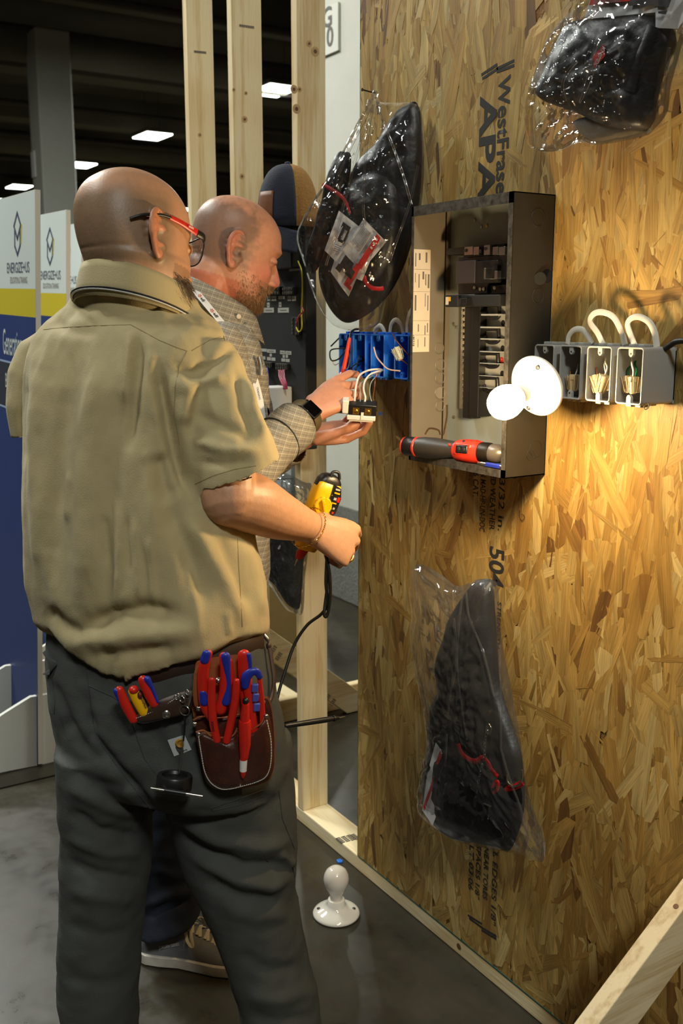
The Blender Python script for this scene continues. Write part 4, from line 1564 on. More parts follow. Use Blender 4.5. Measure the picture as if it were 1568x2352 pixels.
A.printed(c4, leaflet_lines(0.36, 0.72, 0.74, 0.95, 4, M['leaflet_ink']), 0.070, lf)
c4 = ((835, 502), (886, 555), (812, 682), (757, 622))
lf2 = A.sheet('leaflet', ((835, 502), (886, 555), (868, 578), (849, 600), (831, 645), (818, 640), (800, 681), (781, 656), (759, 624), (768, 597), (800, 556)), M['leaflet'], 0.070)
A.printed(c4, leaflet_lines(0.08, 0.56, 0.08, 0.46, 12, M['leaflet_ink'], True), 0.078, lf2)
A.printed(c4, [(0.62, 0.02, 0.80, 0.30, M['leaflet_red']), (0.60, 0.28, 0.78, 0.6, M['leaflet_red']), (0.55, 0.58, 0.74, 0.98, M['leaflet_red'])], 0.078, lf2)
A.printed(c4, [(0.14, 0.62, 0.5, 0.80, M['leaflet_dark']), (0.42, 0.70, 0.66, 0.84, M['leaflet_dark']), (0.10, 0.80, 0.28, 0.90, M['leaflet_dark'])], 0.0795, lf2)
A.printed(c4, leaflet_lines(0.66, 0.76, 0.05, 0.28, 3, M['leaflet']), 0.0795, lf2)
q0, q1, q2, q3 = [A.p(*p, 0.0795) for p in ((802, 655), (808, 659), (805, 668), (799, 664))]
obj('print', MB().prism([q0, q1, q2, q3], A.n * 0.0004), M['leaflet_red'], lf2, smooth=0)
A.cushion('film_bag', ((862, 216), (868, 232), (900, 236), (945, 236), (966, 256), (972, 330), (972, 420), (962, 500), (938, 580), (908, 645), (884, 690), (868, 744), (828, 758), (790, 757), (758, 740), (728, 690), (703, 612), (686, 545), (712, 484), (742, 436), (784, 366), (838, 262), (855, 232)),
          M['film'], 0.078, 0.02, off=0.012, wob=0.009, ws=44, seed=4, rings=34, per=8, crisp=1.0, power=0.55)
q = [A.p(862, 212, 0), A.p(860, 222, 0.005), A.p(859, 236, 0.01), A.p(856, 252, 0.02)]
obj('film_neck', MB().tube(spline(q, 5), [(0.006, 0.008)] * 5 + [(0.005, 0.006)] * 5 + [(0.012, 0.018)] * 6, 10), M['film_hazy'], A.e, smooth=60)
for pl in (((857, 240), (846, 300), (838, 380), (834, 470), (838, 520)), ((855, 240), (826, 330), (800, 430), (776, 520), (748, 610)), ((866, 245), (900, 330), (925, 400), (945, 470)), ((960, 380), (940, 470), (908, 560), (895, 600)), ((850, 250), (800, 350), (760, 440))):
    A.strip('film_crease', pl, M['film'], 0.088, (0.0022, 0.003))
nl = wall(862, 214, 0.0)
obj('nail', MB().tube([nl, nl + V((-0.002, -0.035, 0.004))], 0.0018, 8).lathe(nl + V((-0.002, -0.035, 0.004)), (0, -1, 0), [(0.004, 0), (0.004, 0.001), (0, 0.001)], 10), M['dark_steel'], smooth=40,
    label='nail in the board carrying the film bag left of the breaker panel', cat='nail')

# --- B: at the top right corner
B = Bag('bagged_tool_pouch', lambda px, py: -0.045 - 0.02 * (1568 - px) / 340, (1400, 150),
        'black tool pouch with red rhomb logo in clear film, top right', 'tool bag')
B.cushion('pouch', ((1341, 44), (1420, 34), (1505, 28), (1543, 62), (1552, 99), (1528, 153), (1510, 223), (1494, 292), (1440, 300), (1380, 286), (1330, 262), (1290, 248), (1236, 218), (1266, 141), (1303, 63)), M['nylon'], 0.036, 0.02, wob=0.009, ws=18, seed=5, rings=22, per=6, power=0.35)
B.cushion('flap', ((1316, 282), (1350, 268), (1420, 280), (1490, 296), (1470, 312), (1420, 322), (1369, 330), (1334, 308)), M['flap_grey'], 0.012, 0.012, off=-0.004, seed=6)
B.strip('ridge', ((1500, 60), (1480, 110), (1458, 160), (1444, 210)), M['nylon'], 0.036, (0.004, 0.012))
# header card
hc = B.sheet('header_card', ((1350, 12), (1380, -60), (1640, -60), (1556, 66), (1505, 64), (1505, 28), (1341, 44)), M['leaflet'], 0.030)
B.sheet('print', ((1352, 12), (1366, -30), (1450, -40), (1446, 2)), M['leaflet_red'], 0.036, parent=hc)
B.sheet('print', ((1446, 2), (1450, -40), (1545, -40), (1540, 0), (1534, 17), (1502, 14), (1502, 8), (1472, 18), (1472, 10), (1444, 14)), M['leaflet_dark'], 0.036, parent=hc)
B.sheet('print', ((1511, 26), (1532, 24), (1528, 33), (1511, 31)), M['leaflet_dark'], 0.036, parent=hc)
for i in range(5):
    B.sheet('print', ((1360 + i, 9 - 3 * i), (1425 + i, 3 - 3 * i), (1425 + i, 2 - 3 * i), (1360 + i, 8 - 3 * i)), M['leaflet_ink'], 0.038, parent=hc)
# logo
lg = B.sheet('logo', ((1387, 101), (1389, 127), (1364, 156), (1362, 128)), mat('logo_red', C(200, 34, 34), 0.5), 0.056)
a_, b_ = B.p(1385, 111, 0.0580), B.p(1368, 147, 0.0580)
xd = (b_ - a_).normalized()
yd = B.n.cross(xd)
o = text('lettering', 'KNIPEX', 0.0105, a_.lerp(b_, 0.5), xd, yd, M['paper'], lg, bold=0.0002, sx=0.86)
obj('logo_dot', MB().lathe(B.p(1375, 152, 0.0560), B.n, [(0.0014, 0), (0.0014, 0.0003), (0, 0.0003)], 12), M['leaflet'], B.e)
B.cushion('film_bag', ((1352, 10), (1303, 56), (1268, 117), (1240, 200), (1224, 250), (1226, 320), (1234, 346), (1280, 347), (1330, 328), (1369, 333), (1430, 324), (1480, 312), (1496, 303), (1532, 258), (1540, 200), (1562, 117), (1580, 47), (1600, -40), (1480, -60), (1380, -50)),
          M['film'], 0.066, 0.01, off=0.008, wob=0.009, ws=44, seed=7, rings=34, per=8, crisp=1.0, power=0.35)
for pl in (((1369, 100), (1350, 160), (1335, 210), (1327, 236)), ((1325, 140), (1300, 170), (1291, 200), (1298, 232)), ((1380, 110), (1352, 190), (1330, 236)), ((1536, 110), (1528, 180), (1520, 260)), ((1380, 16), (1350, 34), (1318, 56)), ((1372, 24), (1350, 46), (1330, 60)), ((1300, 80), (1275, 140), (1250, 200))):
    B.strip('film_crease', pl, M['film'], 0.068, (0.002, 0.003))

# --- C: hanging low, right of the middle
Cg = Bag('bagged_tool_pouch', lambda px, py: -0.02 - 0.05 * max(0, min(1, (1250 - px) / 300)) - 0.03 * max(0, min(1, (py - 1350) / 400)), (1090, 1640),
         'black tool pouch in film with red straps and chain, below the breaker panel', 'tool bag')
Cg.cushion('pouch', ((1080, 1346), (1104, 1332), (1128, 1336), (1136, 1400), (1142, 1490), (1150, 1580), (1185, 1690), (1200, 1754), (1203, 1862), (1172, 1952), (1140, 1946), (1090, 1936), (1037, 1926), (1000, 1900), (976, 1850), (984, 1770), (991, 1702), (994, 1622), (1016, 1576), (1007, 1519), (1014, 1488), (1024, 1460), (1038, 1412)),
           M['nylon'], 0.045, 0.02, wob=0.013, ws=20, seed=8, rings=22, per=6)
Cg.cushion('pocket', ((1000, 1715), (1060, 1722), (1110, 1752), (1150, 1790), (1192, 1800), (1196, 1860), (1160, 1930), (1090, 1925), (1030, 1905), (990, 1870), (985, 1790)), M['nylon'], 0.024, 0.01, off=0.036, wob=0.004, ws=22, seed=9)
Cg.strip('strap', ((993, 1702), (1012, 1712), (1032, 1719)), M['strap_red'], 0.045, (0.002, 0.005))
Cg.strip('strap', ((1052, 1708), (1060, 1730), (1076, 1744), (1094, 1748), (1108, 1740), (1120, 1752), (1130, 1770), (1143, 1784)), M['strap_red'], 0.062, (0.002, 0.0055))
Cg.strip('strap', ((1130, 1815), (1134, 1800), (1143, 1795), (1142, 1812), (1132, 1822)), M['strap_red'], 0.062, (0.002, 0.004))
Cg.strip('strap', ((1160, 1812), (1180, 1808), (1200, 1798)), M['strap_red'], 0.055, (0.002, 0.006))
c4 = ((1000, 1706), (1030, 1780), (996, 1896), (968, 1850))
lf = Cg.sheet('leaflet', ((1000, 1706), (1012, 1722), (1029, 1785), (1010, 1850), (993, 1896), (969, 1861), (982, 1772)), M['leaflet'], 0.058)
Cg.sheet('print', ((1010, 1724), (1014, 1736), (1006, 1756), (1001, 1754)), M['leaflet_red'], 0.066, parent=lf)
Cg.sheet('print', ((996, 1782), (992, 1812), (975, 1862), (972, 1852)), M['leaflet_red'], 0.066, parent=lf)
Cg.sheet('print', ((1002, 1756), (1012, 1770), (1010, 1790), (1003, 1788)), M['leaflet_dark'], 0.066, parent=lf)
# chain with a cross bar
ch_pts = spline([Cg.p(*p, 0.066) for p in ((1122, 1672), (1114, 1700), (1112, 1735), (1104, 1770), (1098, 1800), (1097, 1832))], 12)
acc, nxt, k = 0.0, 0.0, 0
for i in range(1, len(ch_pts)):
    acc += (ch_pts[i] - ch_pts[i - 1]).length
    if acc >= nxt:
        t = (ch_pts[i] - ch_pts[i - 1]).normalized()
        sd = Cg.n if k % 2 else Cg.n.cross(t).normalized()
        c = ch_pts[i]
        obj('chain_link', MB().tube([c + t * 0.0052 * math.cos(a) + sd * 0.0028 * math.sin(a) for a in (2 * PI * j / 12 for j in range(13))], 0.0008, 5, caps=False), M['steel'], Cg.e, smooth=60)
        nxt += 0.0078
        k += 1
obj('cross_bar', MB().tube([Cg.p(1078, 1830, 0.066), Cg.p(1128, 1853, 0.066)], 0.0018, 8), M['steel'], Cg.e, smooth=60)
obj('hook', MB().tube(spline([Cg.p(*p, 0.062) for p in ((1163, 1778), (1166, 1796), (1178, 1806), (1192, 1802), (1199, 1786), (1198, 1768))], 6), 0.0022, 8), M['steel'], Cg.e, smooth=60)
obj('snap', MB().tube(spline([Cg.p(*p, 0.064) for p in ((1118, 1668), (1116, 1682), (1124, 1686), (1127, 1672), (1122, 1662))], 6), 0.0018, 8), M['steel'], Cg.e, smooth=60)
Cg.cushion('film_bag', ((951, 1300), (1006, 1316), (1050, 1346), (1095, 1331), (1132, 1333), (1145, 1360), (1151, 1464), (1172, 1571), (1196, 1708), (1209, 1806), (1236, 1892), (1252, 1938), (1244, 1980), (1205, 1966), (1166, 1957), (1052, 1934), (991, 1897), (966, 1862), (981, 1770), (990, 1709), (976, 1601), (958, 1510), (951, 1402)),
           M['film_hazy'], 0.06, 0.012, off=0.006, wob=0.008, ws=32, seed=10, rings=32, per=8, crisp=1.0, power=0.5)
for pl in (((1063, 1352), (1052, 1450), (1050, 1540), (1062, 1640), (1072, 1700)), ((1070, 1360), (1078, 1420), (1110, 1500), (1135, 1600)), ((1148, 1480), (1150, 1600), (1150, 1720)), ((1042, 1420), (1048, 1520), (1030, 1620), (1022, 1760)), ((952, 1304), (966, 1500), (985, 1640)), ((1150, 1720), (1170, 1790), (1196, 1860), (1210, 1930))):
    Cg.strip('film_crease', pl, M['film_hazy'], 0.066, (0.0018, 0.0032))
nl = wall(1112, 1342, 0.0)
obj('nail', MB().tube([nl, nl + V((0, -0.03, 0.003))], 0.0018, 8).lathe(nl + V((0, -0.03, 0.003)), (0, -1, 0), [(0.004, 0), (0.004, 0.001), (0, 0.001)], 10), M['dark_steel'], smooth=40,
    label='nail carrying the low film bag under the breaker panel', cat='nail')

# --- D: hanging on the bare studs behind the forearm of the nearer man
D = Bag('bagged_tool_pouch', lambda px, py: -0.04 - 0.05 * (700 - px) / 100, (650, 1250),
        'charcoal tool pouch in clear film hanging on the bare studs behind the nearer man', 'tool bag')
D.cushion('pouch', ((604, 1190), (622, 1150), (660, 1140), (690, 1180), (702, 1240), (696, 1300), (690, 1385), (682, 1400), (668, 1392), (640, 1350), (612, 1322), (598, 1300), (596, 1240)), M['nylon_grey'], 0.04, 0.02, wob=0.008, ws=16, seed=12, per=5)
D.strip('strap', ((624, 1244), (628, 1262), (630, 1276)), M['strap_red'], 0.042, (0.002, 0.006))
D.cushion('film_bag', ((636, 1098), (652, 1086), (672, 1094), (700, 1108), (716, 1116), (712, 1180), (708, 1260), (700, 1330), (696, 1404), (680, 1410), (662, 1398), (620, 1336), (594, 1310), (592, 1220), (610, 1150)), M['film'], 0.055, 0.012, off=0.006, wob=0.010, ws=40, seed=13, rings=26, per=6, crisp=1.0)
nl = wall(668, 1100, 0.0)
obj('nail', MB().tube([nl + V((0, 0.01, 0)), nl + V((0, -0.05, 0.003))], 0.0018, 8).lathe(nl + V((0, -0.05, 0.003)), (0, -1, 0), [(0.004, 0), (0.004, 0.001), (0, 0.001)], 10), M['dark_steel'], smooth=40,
    label='nail in the third bare stud carrying the charcoal film bag', cat='nail')

# ------------------------------------------------------------------ cordless screwdriver lying in the panel
da, db = wall(929, 1024, -0.132), wall(1152, 1043, -0.060)
ax = (db - da).normalized()
DL = (db - da).length
da = da.copy()
low = PZ0 + T + 0.0225
sh = max(0.0, low - (da.z + db.z) / 2 + 0.0)
dr = empty('cordless_screwdriver', da, 'black and red cordless screwdriver lying in the bottom of the breaker panel', 'power tool')


def dl(nm, prof, mt, fl=1.0):
    u = ax.cross(V((0, 0, 1))).normalized()
    v = u.cross(ax)
    rings = []
    for r, h in prof:
        rings.append([da + ax * (h * DL) + u * (r * fl * math.cos(t)) + v * (r * math.sin(t)) for t in (2 * PI * j / 28 for j in range(28))])
    return obj(nm, MB().loft(rings), mt, dr, smooth=40)


M['tool_black'] = mat('tool_rubber', C(50, 46, 42), 0.45, var=0.12, vs=80)
M['tool_red'] = mat('tool_red', C(214, 52, 34), 0.35)
dl('end_cap', [(0.0185, 0.0), (0.0195, 0.004), (0.0195, 0.018)], M['tool_red'])
dl('battery', [(0.0188, 0.018), (0.0208, 0.03), (0.0208, 0.12), (0.0200, 0.135)], M['black'])
dl('ring', [(0.0204, 0.128), (0.0215, 0.132), (0.0215, 0.148), (0.0205, 0.152)], M['tool_red'])
dl('grip', [(0.0205, 0.152), (0.0225, 0.22), (0.0225, 0.34), (0.0198, 0.46), (0.0182, 0.53), (0.019, 0.56)], M['tool_black'])
dl('motor_case', [(0.019, 0.55), (0.0225, 0.58), (0.0245, 0.66), (0.0245, 0.76), (0.0220, 0.80)], M['tool_red'])
dl('clutch_ring', [(0.0205, 0.80), (0.0212, 0.82), (0.0212, 0.88), (0.0200, 0.90)], M['dark_steel'])
dl('chuck', [(0.0185, 0.90), (0.0195, 0.92), (0.0190, 0.98), (0.0150, 1.02), (0.006, 1.06)], mat('chuck_grey', C(120, 112, 104), 0.35, metal=0.5))
tu = (CAMP - da.lerp(db, 0.66)).normalized()
tu = (tu - ax * tu.dot(ax)).normalized()
tv = ax.cross(tu)
tm = Matrix((ax, tv, tu)).transposed()
obj('trigger', MB().box(da.lerp(db, 0.67) + tu * 0.0225 - tv * 0.003, (DL * 0.12, 0.018, 0.008), tm), M['black'], dr, smooth=35, bevel=0.003)
obj('trigger_bezel', MB().box(da.lerp(db, 0.67) + tu * 0.020 - tv * 0.003, (DL * 0.17, 0.026, 0.008), tm), M['tool_red'], dr, smooth=35, bevel=0.004)
for sgn in (-1, 1):
    obj('trigger_bump', MB().ell(da.lerp(db, 0.67 + sgn * 0.025) + tu * 0.0262 - tv * 0.003, 0.004, 0.005, 0.002, tm), M['black_matte'], dr)
obj('case_screw', MB().lathe(da.lerp(db, 0.655) + tu * 0.011 + V((0, 0, 0.019)), tu + V((0, 0, 1.2)), [(0.003, 0), (0.003, 0.002), (0, 0.002)], 10), M['black'], dr)
obj('direction_button', MB().ell(da.lerp(db, 0.52) + tu * 0.015 + V((0, 0, 0.010)), 0.004, 0.003, 0.003), M['tool_red'], dr)
# blue bit holder on the lip of the panel
ba, bb = wall(1100, 1064, -0.104), wall(1151, 1073, -0.104)
bx = (bb - ba).normalized()
bt = empty('bit_holder', ba, 'blue bit holder with a bright tip on the bottom lip of the panel', 'tool')
obj('sleeve', MB().tube([ba.lerp(bb, 0.35), bb], 0.0052, 6), M['blue'], bt, smooth=0)
obj('collar', MB().tube([ba.lerp(bb, 0.12), ba.lerp(bb, 0.35)], 0.0045, 12), M['steel'], bt, smooth=40)
obj('tip', MB().tube([ba - bx * 0.003, ba.lerp(bb, 0.12)], 0.0032, 6), M['steel'], bt, smooth=0)
obj('end_ring', MB().tube([bb - bx * 0.002, bb + bx * 0.003], 0.0048, 12), M['steel'], bt, smooth=40)

# ------------------------------------------------------------------ black demonstration board on the studs
M['demo_black'] = mat('demo_black', C(30, 31, 31), 0.6, var=0.15, vs=30)
M['label_white'] = mat('label_white', C(168, 168, 160), 0.6)
dy = -0.036
dR = wall(703, 900, dy).x
dzt, dzb = wall(690, 560, dy).z, wall(690, 1030, dy).z
dm = empty('demo_board', (dR - 0.3, -0.02, dzb), 'black wiring demonstration board with white labels on the bare studs', 'demo board')
obj('panel', MB().b2((dR - 0.62, dy, dzb), (dR, -0.002, dzt + 0.10)), M['demo_black'], dm, smooth=0, bevel=0.003)
dlab = [(599, 680, 610, 691), (614, 680, 621, 691), (623, 680, 634, 691), (639, 680, 653, 687), (660, 680, 668, 691), (670, 680, 679, 691), (613, 695, 619, 706), (640, 694, 646, 705), (605, 707, 629, 718), (638, 707, 663, 718), (664, 612, 688, 621),
        (590, 800, 612, 808), (613, 802, 633, 811), (643, 805, 654, 814), (655, 806, 669, 815), (597, 810, 602, 817), (619, 812, 624, 819), (649, 815, 654, 822), (656, 815, 661, 822), (590, 817, 599, 825), (600, 818, 609, 826), (613, 820, 622, 828), (623, 821, 632, 829), (646, 823, 655, 831), (656, 824, 665, 832), (565, 799, 576, 806)]
for i, (x0, y0, x1, y1) in enumerate(dlab):
    p, q = wall(x0, y0, dy - 0.0006), wall(x1, y1, dy - 0.0006)
    lbq = obj('label_strip', MB().b2((p.x, dy - 0.0008, q.z), (q.x, dy + 0.0002, p.z)), M['label_white'], dm, smooth=0)
    if y1 - y0 > 8:
        obj('print', MB().b2((p.x + (q.x - p.x) * 0.2, dy - 0.0012, q.z + (p.z - q.z) * 0.42), (p.x + (q.x - p.x) * 0.8, dy - 0.0007, q.z + (p.z - q.z) * 0.58)), M['print_grey'], lbq, smooth=0)


def terminal(x0, y0, x1, y1, n, vert=False):
    p, q = wall(x0, y0, dy - 0.012), wall(x1, y1, dy - 0.012)
    tb = obj('terminal_block', MB().b2((p.x, dy - 0.012, q.z), (q.x, dy, p.z)), M['black'], dm, smooth=0, bevel=0.0015)
    for i in range(n):
        for s in (0.22, 0.78):
            t = (i + 0.5) / n
            c = V((p.x + (q.x - p.x) * (s if vert else t), dy - 0.0122, p.z + (q.z - p.z) * (t if vert else s)))
            obj('terminal_screw', screw(MB(), c, (0, -1, 0), 0.0042), M['steel'], tb)


terminal(604, 660, 642, 676, 6)
terminal(648, 660, 672, 676, 5)
terminal(668, 728, 684, 770, 5, True)
terminal(590, 830, 622, 845, 6)
terminal(632, 834, 658, 850, 5)
obj('cover', MB().b2((wall(676, 600, dy).x - 0.1, dy - 0.03, wall(676, 600, dy).z - 0.02), (dR - 0.02, dy, dzt + 0.06)), M['black'], dm, smooth=0, bevel=0.004)


def dwire(pxs, mt, r=0.0018):
    q = spline([wall(a, b, dy - d) for a, b, d in pxs], 7)
    obj('wire', MB().tube(q, r, 6), mt, dm, smooth=60)


M['w_yellow'] = mat('yellow_wire', C(196, 186, 40), 0.5)
M['w_red'] = mat('red_wire', C(160, 26, 36), 0.5)
M['w_mag'] = mat('crimson_wire', C(150, 24, 60), 0.5)
M['w_blue'] = mat('blue_wire', C(30, 50, 140), 0.5)
dwire(((684, 600, .02), (692, 622, .03), (694, 660, .02), (692, 720, .02), (693, 752, .025), (686, 762, .02), (680, 752, .016)), M['w_yellow'])
dwire(((680, 745, .016), (686, 726, .026), (696, 716, .03), (694, 706, .02)), M['w_red'])
for i in range(5):
    dwire(((640 + 3 * i, 850, .012), (642 + 3 * i, 868, .024), (648 + 2.5 * i, 882, .03), (655 + i, 894, .03)), M['w_mag'])
for i in range(3):
    dwire(((606 + 4 * i, 845, .012), (610 + 3 * i, 865, .024), (612 + 3 * i, 892, .03)), M['w_blue'] if i else mat('pale_wire', C(206, 170, 150), 0.5), 0.0022)
dwire(((634, 640, .02), (636, 652, .022), (632, 662, .015)), M['w_yellow'], 0.003)
dwire(((628, 636, .02), (629, 648, .022), (627, 660, .015)), M['w_blue'], 0.003)
# white control box with a red and a green button
sx1 = wall(657, 920, dy - 0.02).x
sw = empty('control_box', (sx1 - 0.03, dy, 1.3), 'white control box with red and green buttons on the black demonstration board', 'control box')
p, q = wall(620, 892, dy - 0.085), wall(620, 975, dy - 0.085)
obj('box_body', MB().b2((sx1 - 0.075, dy - 0.085, q.z), (sx1, dy - 0.0005, p.z)), M['white'], sw, smooth=0, bevel=0.004)
for nm, py, mt in (('red_button', 920, M['red']), ('green_button', 962, mat('green_button', C(20, 120, 84), 0.4))):
    c = V((sx1 - 0.036, dy - 0.085, wall(615, py, dy - 0.09).z))
    obj('button_ring', MB().lathe(c, (0, -1, 0), [(0.017, -0.001), (0.017, 0.012), (0.013, 0.014), (0, 0.014)], 24), M['black'], sw)
    obj('button', MB().lathe(c, (0, -1, 0), [(0.0125, 0.010), (0.0125, 0.019), (0.010, 0.021), (0, 0.021)], 24), mt, sw)
obj('case_screw', screw(MB(), V((sx1 - 0.036, dy - 0.085, p.z - 0.008)), (0, -1, 0), 0.003), M['steel'], sw)

# ------------------------------------------------------------------ cap hung above the demonstration board
M['cap_navy'] = mat('cap_navy', C(22, 28, 46), 0.85, var=0.2, vs=200, bump=0.2, bs=300)
M['cap_tan'] = mat('cap_tan', C(152, 108, 46), 0.9, var=0.25, vs=120, bump=0.3, bs=200)
M['patch'] = mat('leather_patch', C(120, 68, 26), 0.6, var=0.25, vs=60)
cc = at(662, 524, 2.60)
cp = empty('baseball_cap', cc, 'navy and tan baseball cap with a brown leather patch, hung above the demonstration board', 'cap')
Fd = (-FH * 0.76 - RGT * 0.65).normalized()
Sd = Z.cross(Fd)


def cap_pt(az, el, k=1.0):
    """az from the front of the cap, el 0 rim .. 90 crown"""
    c, s = math.cos(el), math.sin(el)
    r = (1 - abs(s) ** 2.6) ** 0.5 if False else c ** 0.75
    return cc + (Fd * math.cos(az) * 0.086 + Sd * math.sin(az) * 0.076) * r * k + Z * (0.158 * s ** 0.85 * k)


navy, tan = MB(), MB()
for nm, mbx, a0, a1 in (('navy', navy, -62, 62), ('tan', tan, 62, 298)):
    rows = []
    for j in range(13):
        el = math.radians(89.5 * j / 12)
        rows.append([cap_pt(math.radians(a0 + (a1 - a0) * i / 24), el) for i in range(25)])
    mbx.loft(rows, caps=False, closed=False)
obj('front_panels', navy, M['cap_navy'], cp, smooth=180, solid=0.002)
obj('back_panels', tan, M['cap_tan'], cp, smooth=180, solid=0.002)
obj('button', MB().ell(cc + Z * 0.159, 0.009, 0.009, 0.006), M['cap_navy'], cp)
mb = MB()
mb.loft([[cap_pt(math.radians(18 - 40 * i / 8), math.radians(4 + 24 * j / 5), 1.025) for i in range(9)] for j in range(6)], caps=False, closed=False)
obj('leather_patch', mb, M['patch'], cp, smooth=180, solid=0.0025)
mb = MB()
rows = []
for j in range(9):
    t = j / 8
    rows.append([cc + (Fd * math.cos(a) * (0.086 + 0.062 * t * math.cos(a * 0.9) ** 0.6) + Sd * math.sin(a) * (0.076 + 0.004 * t)) - Z * (0.020 + 0.055 * t + 0.018 * (math.sin(a)) ** 2) + Z * 0.022
                 for a in (math.radians(-68 + 136 * i / 20) for i in range(21))])
mb.loft(rows, caps=False, closed=False)
obj('brim', mb, M['cap_navy'], cp, smooth=180, solid=0.0035)
pt = at(692, 458, 2.545)
obj('strap_tab', MB().pillow(spline([pt + RGT * a * 0.001 + Z * b * 0.001 for a, b in ((-8, 24), (2, 25), (8, 14), (9, -14), (5, -25), (-2, -22), (-6, 0))], 4, True), pt, -FH, 0.003, 0.003, 4), mat('pale_lining', C(168, 142, 112), 0.8), cp, smooth=180)

# ------------------------------------------------------------------ people: tools for bodies and clothes
def frame(phi):
    """(right hand side, facing direction) of a figure turned phi degrees to the right of the view"""
    a = math.radians(phi)
    return RGT * math.cos(a) - FH * math.sin(a), RGT * math.sin(a) + FH * math.cos(a)


def oval(c, A, B, ra, rb, n=40, e=2.0, tilt=None):
    out = []
    for i in range(n):
        t = 2 * PI * i / n
        ct, st = math.cos(t), math.sin(t)
        x = math.copysign(abs(ct) ** (2 / e), ct) * ra
        y = math.copysign(abs(st) ** (2 / e), st) * rb
        p = c + A * x + B * y
        if tilt:
            p = p + Z * (tilt[0] * ct + tilt[1] * st)
        out.append(p)
    return out


def limb(mb, pts, rs, n=20, dens=5):
    """tapering round limb through joints (smoothed), closed with round ends"""
    p = spline(pts, dens)
    ks = list(range(len(pts)))
    r = []
    for i in range(len(p)):
        t = i / dens
        if isinstance(rs[0], tuple):
            r.append((interp(t, ks, [q[0] for q in rs]), interp(t, ks, [q[1] for q in rs])))
        else:
            r.append(interp(t, ks, rs))
    return mb.tube(p, r, n, round_ends=True)


HEAD_T = [  # z, front y, back y, half width
    (-0.128, 0.060, 0.020, 0.020), (-0.122, 0.073, 0.002, 0.032), (-0.110, 0.083, -0.020, 0.045), (-0.092, 0.088, -0.046, 0.056),
    (-0.072, 0.089, -0.066, 0.063), (-0.048, 0.090, -0.083, 0.069), (-0.022, 0.090, -0.094, 0.073), (0.002, 0.093, -0.101, 0.0755),
    (0.025, 0.097, -0.104, 0.077), (0.048, 0.094, -0.103, 0.0765), (0.068, 0.083, -0.096, 0.072), (0.085, 0.066, -0.084, 0.063),
    (0.098, 0.044, -0.066, 0.049), (0.106, 0.022, -0.046, 0.033), (0.110, -0.002, -0.022, 0.012)]


def add_head(mb, Mh, sc=1.0, jaw=1.0, brow=1.0, nose=1.0):
    """head with face and ears in head space (x right, y to the face, z up)"""
    zs = [r[0] for r in HEAD_T]
    rings = []
    K, N = 46, 56
    for i in range(K):
        z = zs[0] + (zs[-1] - zs[0]) * (1 - math.cos(PI * i / (K - 1))) / 2
        yf, yb, w_ = (interp(z, zs, [r[k] for r in HEAD_T]) for k in (1, 2, 3))
        if z < -0.04:
            w_ *= jaw
        yc, hb = (yf + yb) / 2, (yf - yb) / 2
        ring = []
        for j in range(N):
            t = 2 * PI * j / N
            ct, st = math.cos(t), math.sin(t)
            e = 2.25
            p = V((math.copysign(abs(ct) ** (2 / e), ct) * w_, yc + math.copysign(abs(st) ** (2 / 2.1), st) * hb, z))

            def g(x, y, z_, sx, sy, sz):
                return math.exp(-((p.x - x) / sx) ** 2 - ((p.y - y) / sy) ** 2 - ((p.z - z_) / sz) ** 2)
            dy = 0.0
            for s in (-1, 1):
                dy += 0.0070 * brow * g(s * 0.026, 0.095, 0.017, 0.024, 0.03, 0.010)
                dy -= 0.0120 * g(s * 0.033, 0.088, -0.007, 0.017, 0.03, 0.013)
                dy += 0.0060 * g(s * 0.046, 0.075, -0.034, 0.020, 0.03, 0.016)
                dy -= 0.0040 * g(s * 0.042, 0.075, -0.075, 0.016, 0.04, 0.02)
            dy += 0.0060 * g(0, 0.09, -0.075, 0.024, 0.03, 0.017)
            dy += 0.0040 * g(0, 0.09, -0.0715, 0.020, 0.03, 0.0045)
            dy += 0.0038 * g(0, 0.09, -0.0835, 0.016, 0.03, 0.0045)
            dy -= 0.0050 * g(0, 0.09, -0.0775, 0.026, 0.03, 0.0026)
            dy -= 0.0040 * g(0, 0.09, -0.096, 0.020, 0.03, 0.007)
            dy += 0.0090 * g(0, 0.08, -0.113, 0.020, 0.03, 0.014)
            p.y += dy
            ring.append(Mh @ (p * sc))
        rings.append(ring)
    mb.loft(rings)
    # nose
    nr = []
    for (z, y, w_, d) in ((0.014, 0.094, 0.007, 0.010), (0.002, 0.097, 0.0075, 0.012), (-0.012, 0.103, 0.0085, 0.014), (-0.026, 0.110, 0.011, 0.017), (-0.038, 0.1155, 0.0145, 0.020), (-0.047, 0.1165, 0.017, 0.022), (-0.054, 0.111, 0.0165, 0.021), (-0.058, 0.102, 0.013, 0.015)):
        y = 0.094 + (y - 0.094) * nose
        nr.append([Mh @ (V((w_ * math.cos(t), y - d + d * math.sin(t) * (1 if math.sin(t) > 0 else 0.9), z)) * sc) for t in (2 * PI * k / 16 for k in range(16))])
    mb.loft(nr)
    R3 = Mh.to_3x3() * sc
    for s in (-1, 1):
        mb.ell(Mh @ (V((s * 0.0135, 0.099, -0.050)) * sc), 0.0078, 0.011, 0.0075, R3, 14)
        mb.ell(Mh @ (V((s * 0.032, 0.0795, -0.006)) * sc), 0.0155, 0.0125, 0.0105, R3, 16)
        add_ear(mb, Mh, s, sc)


EAR_OUT = 22


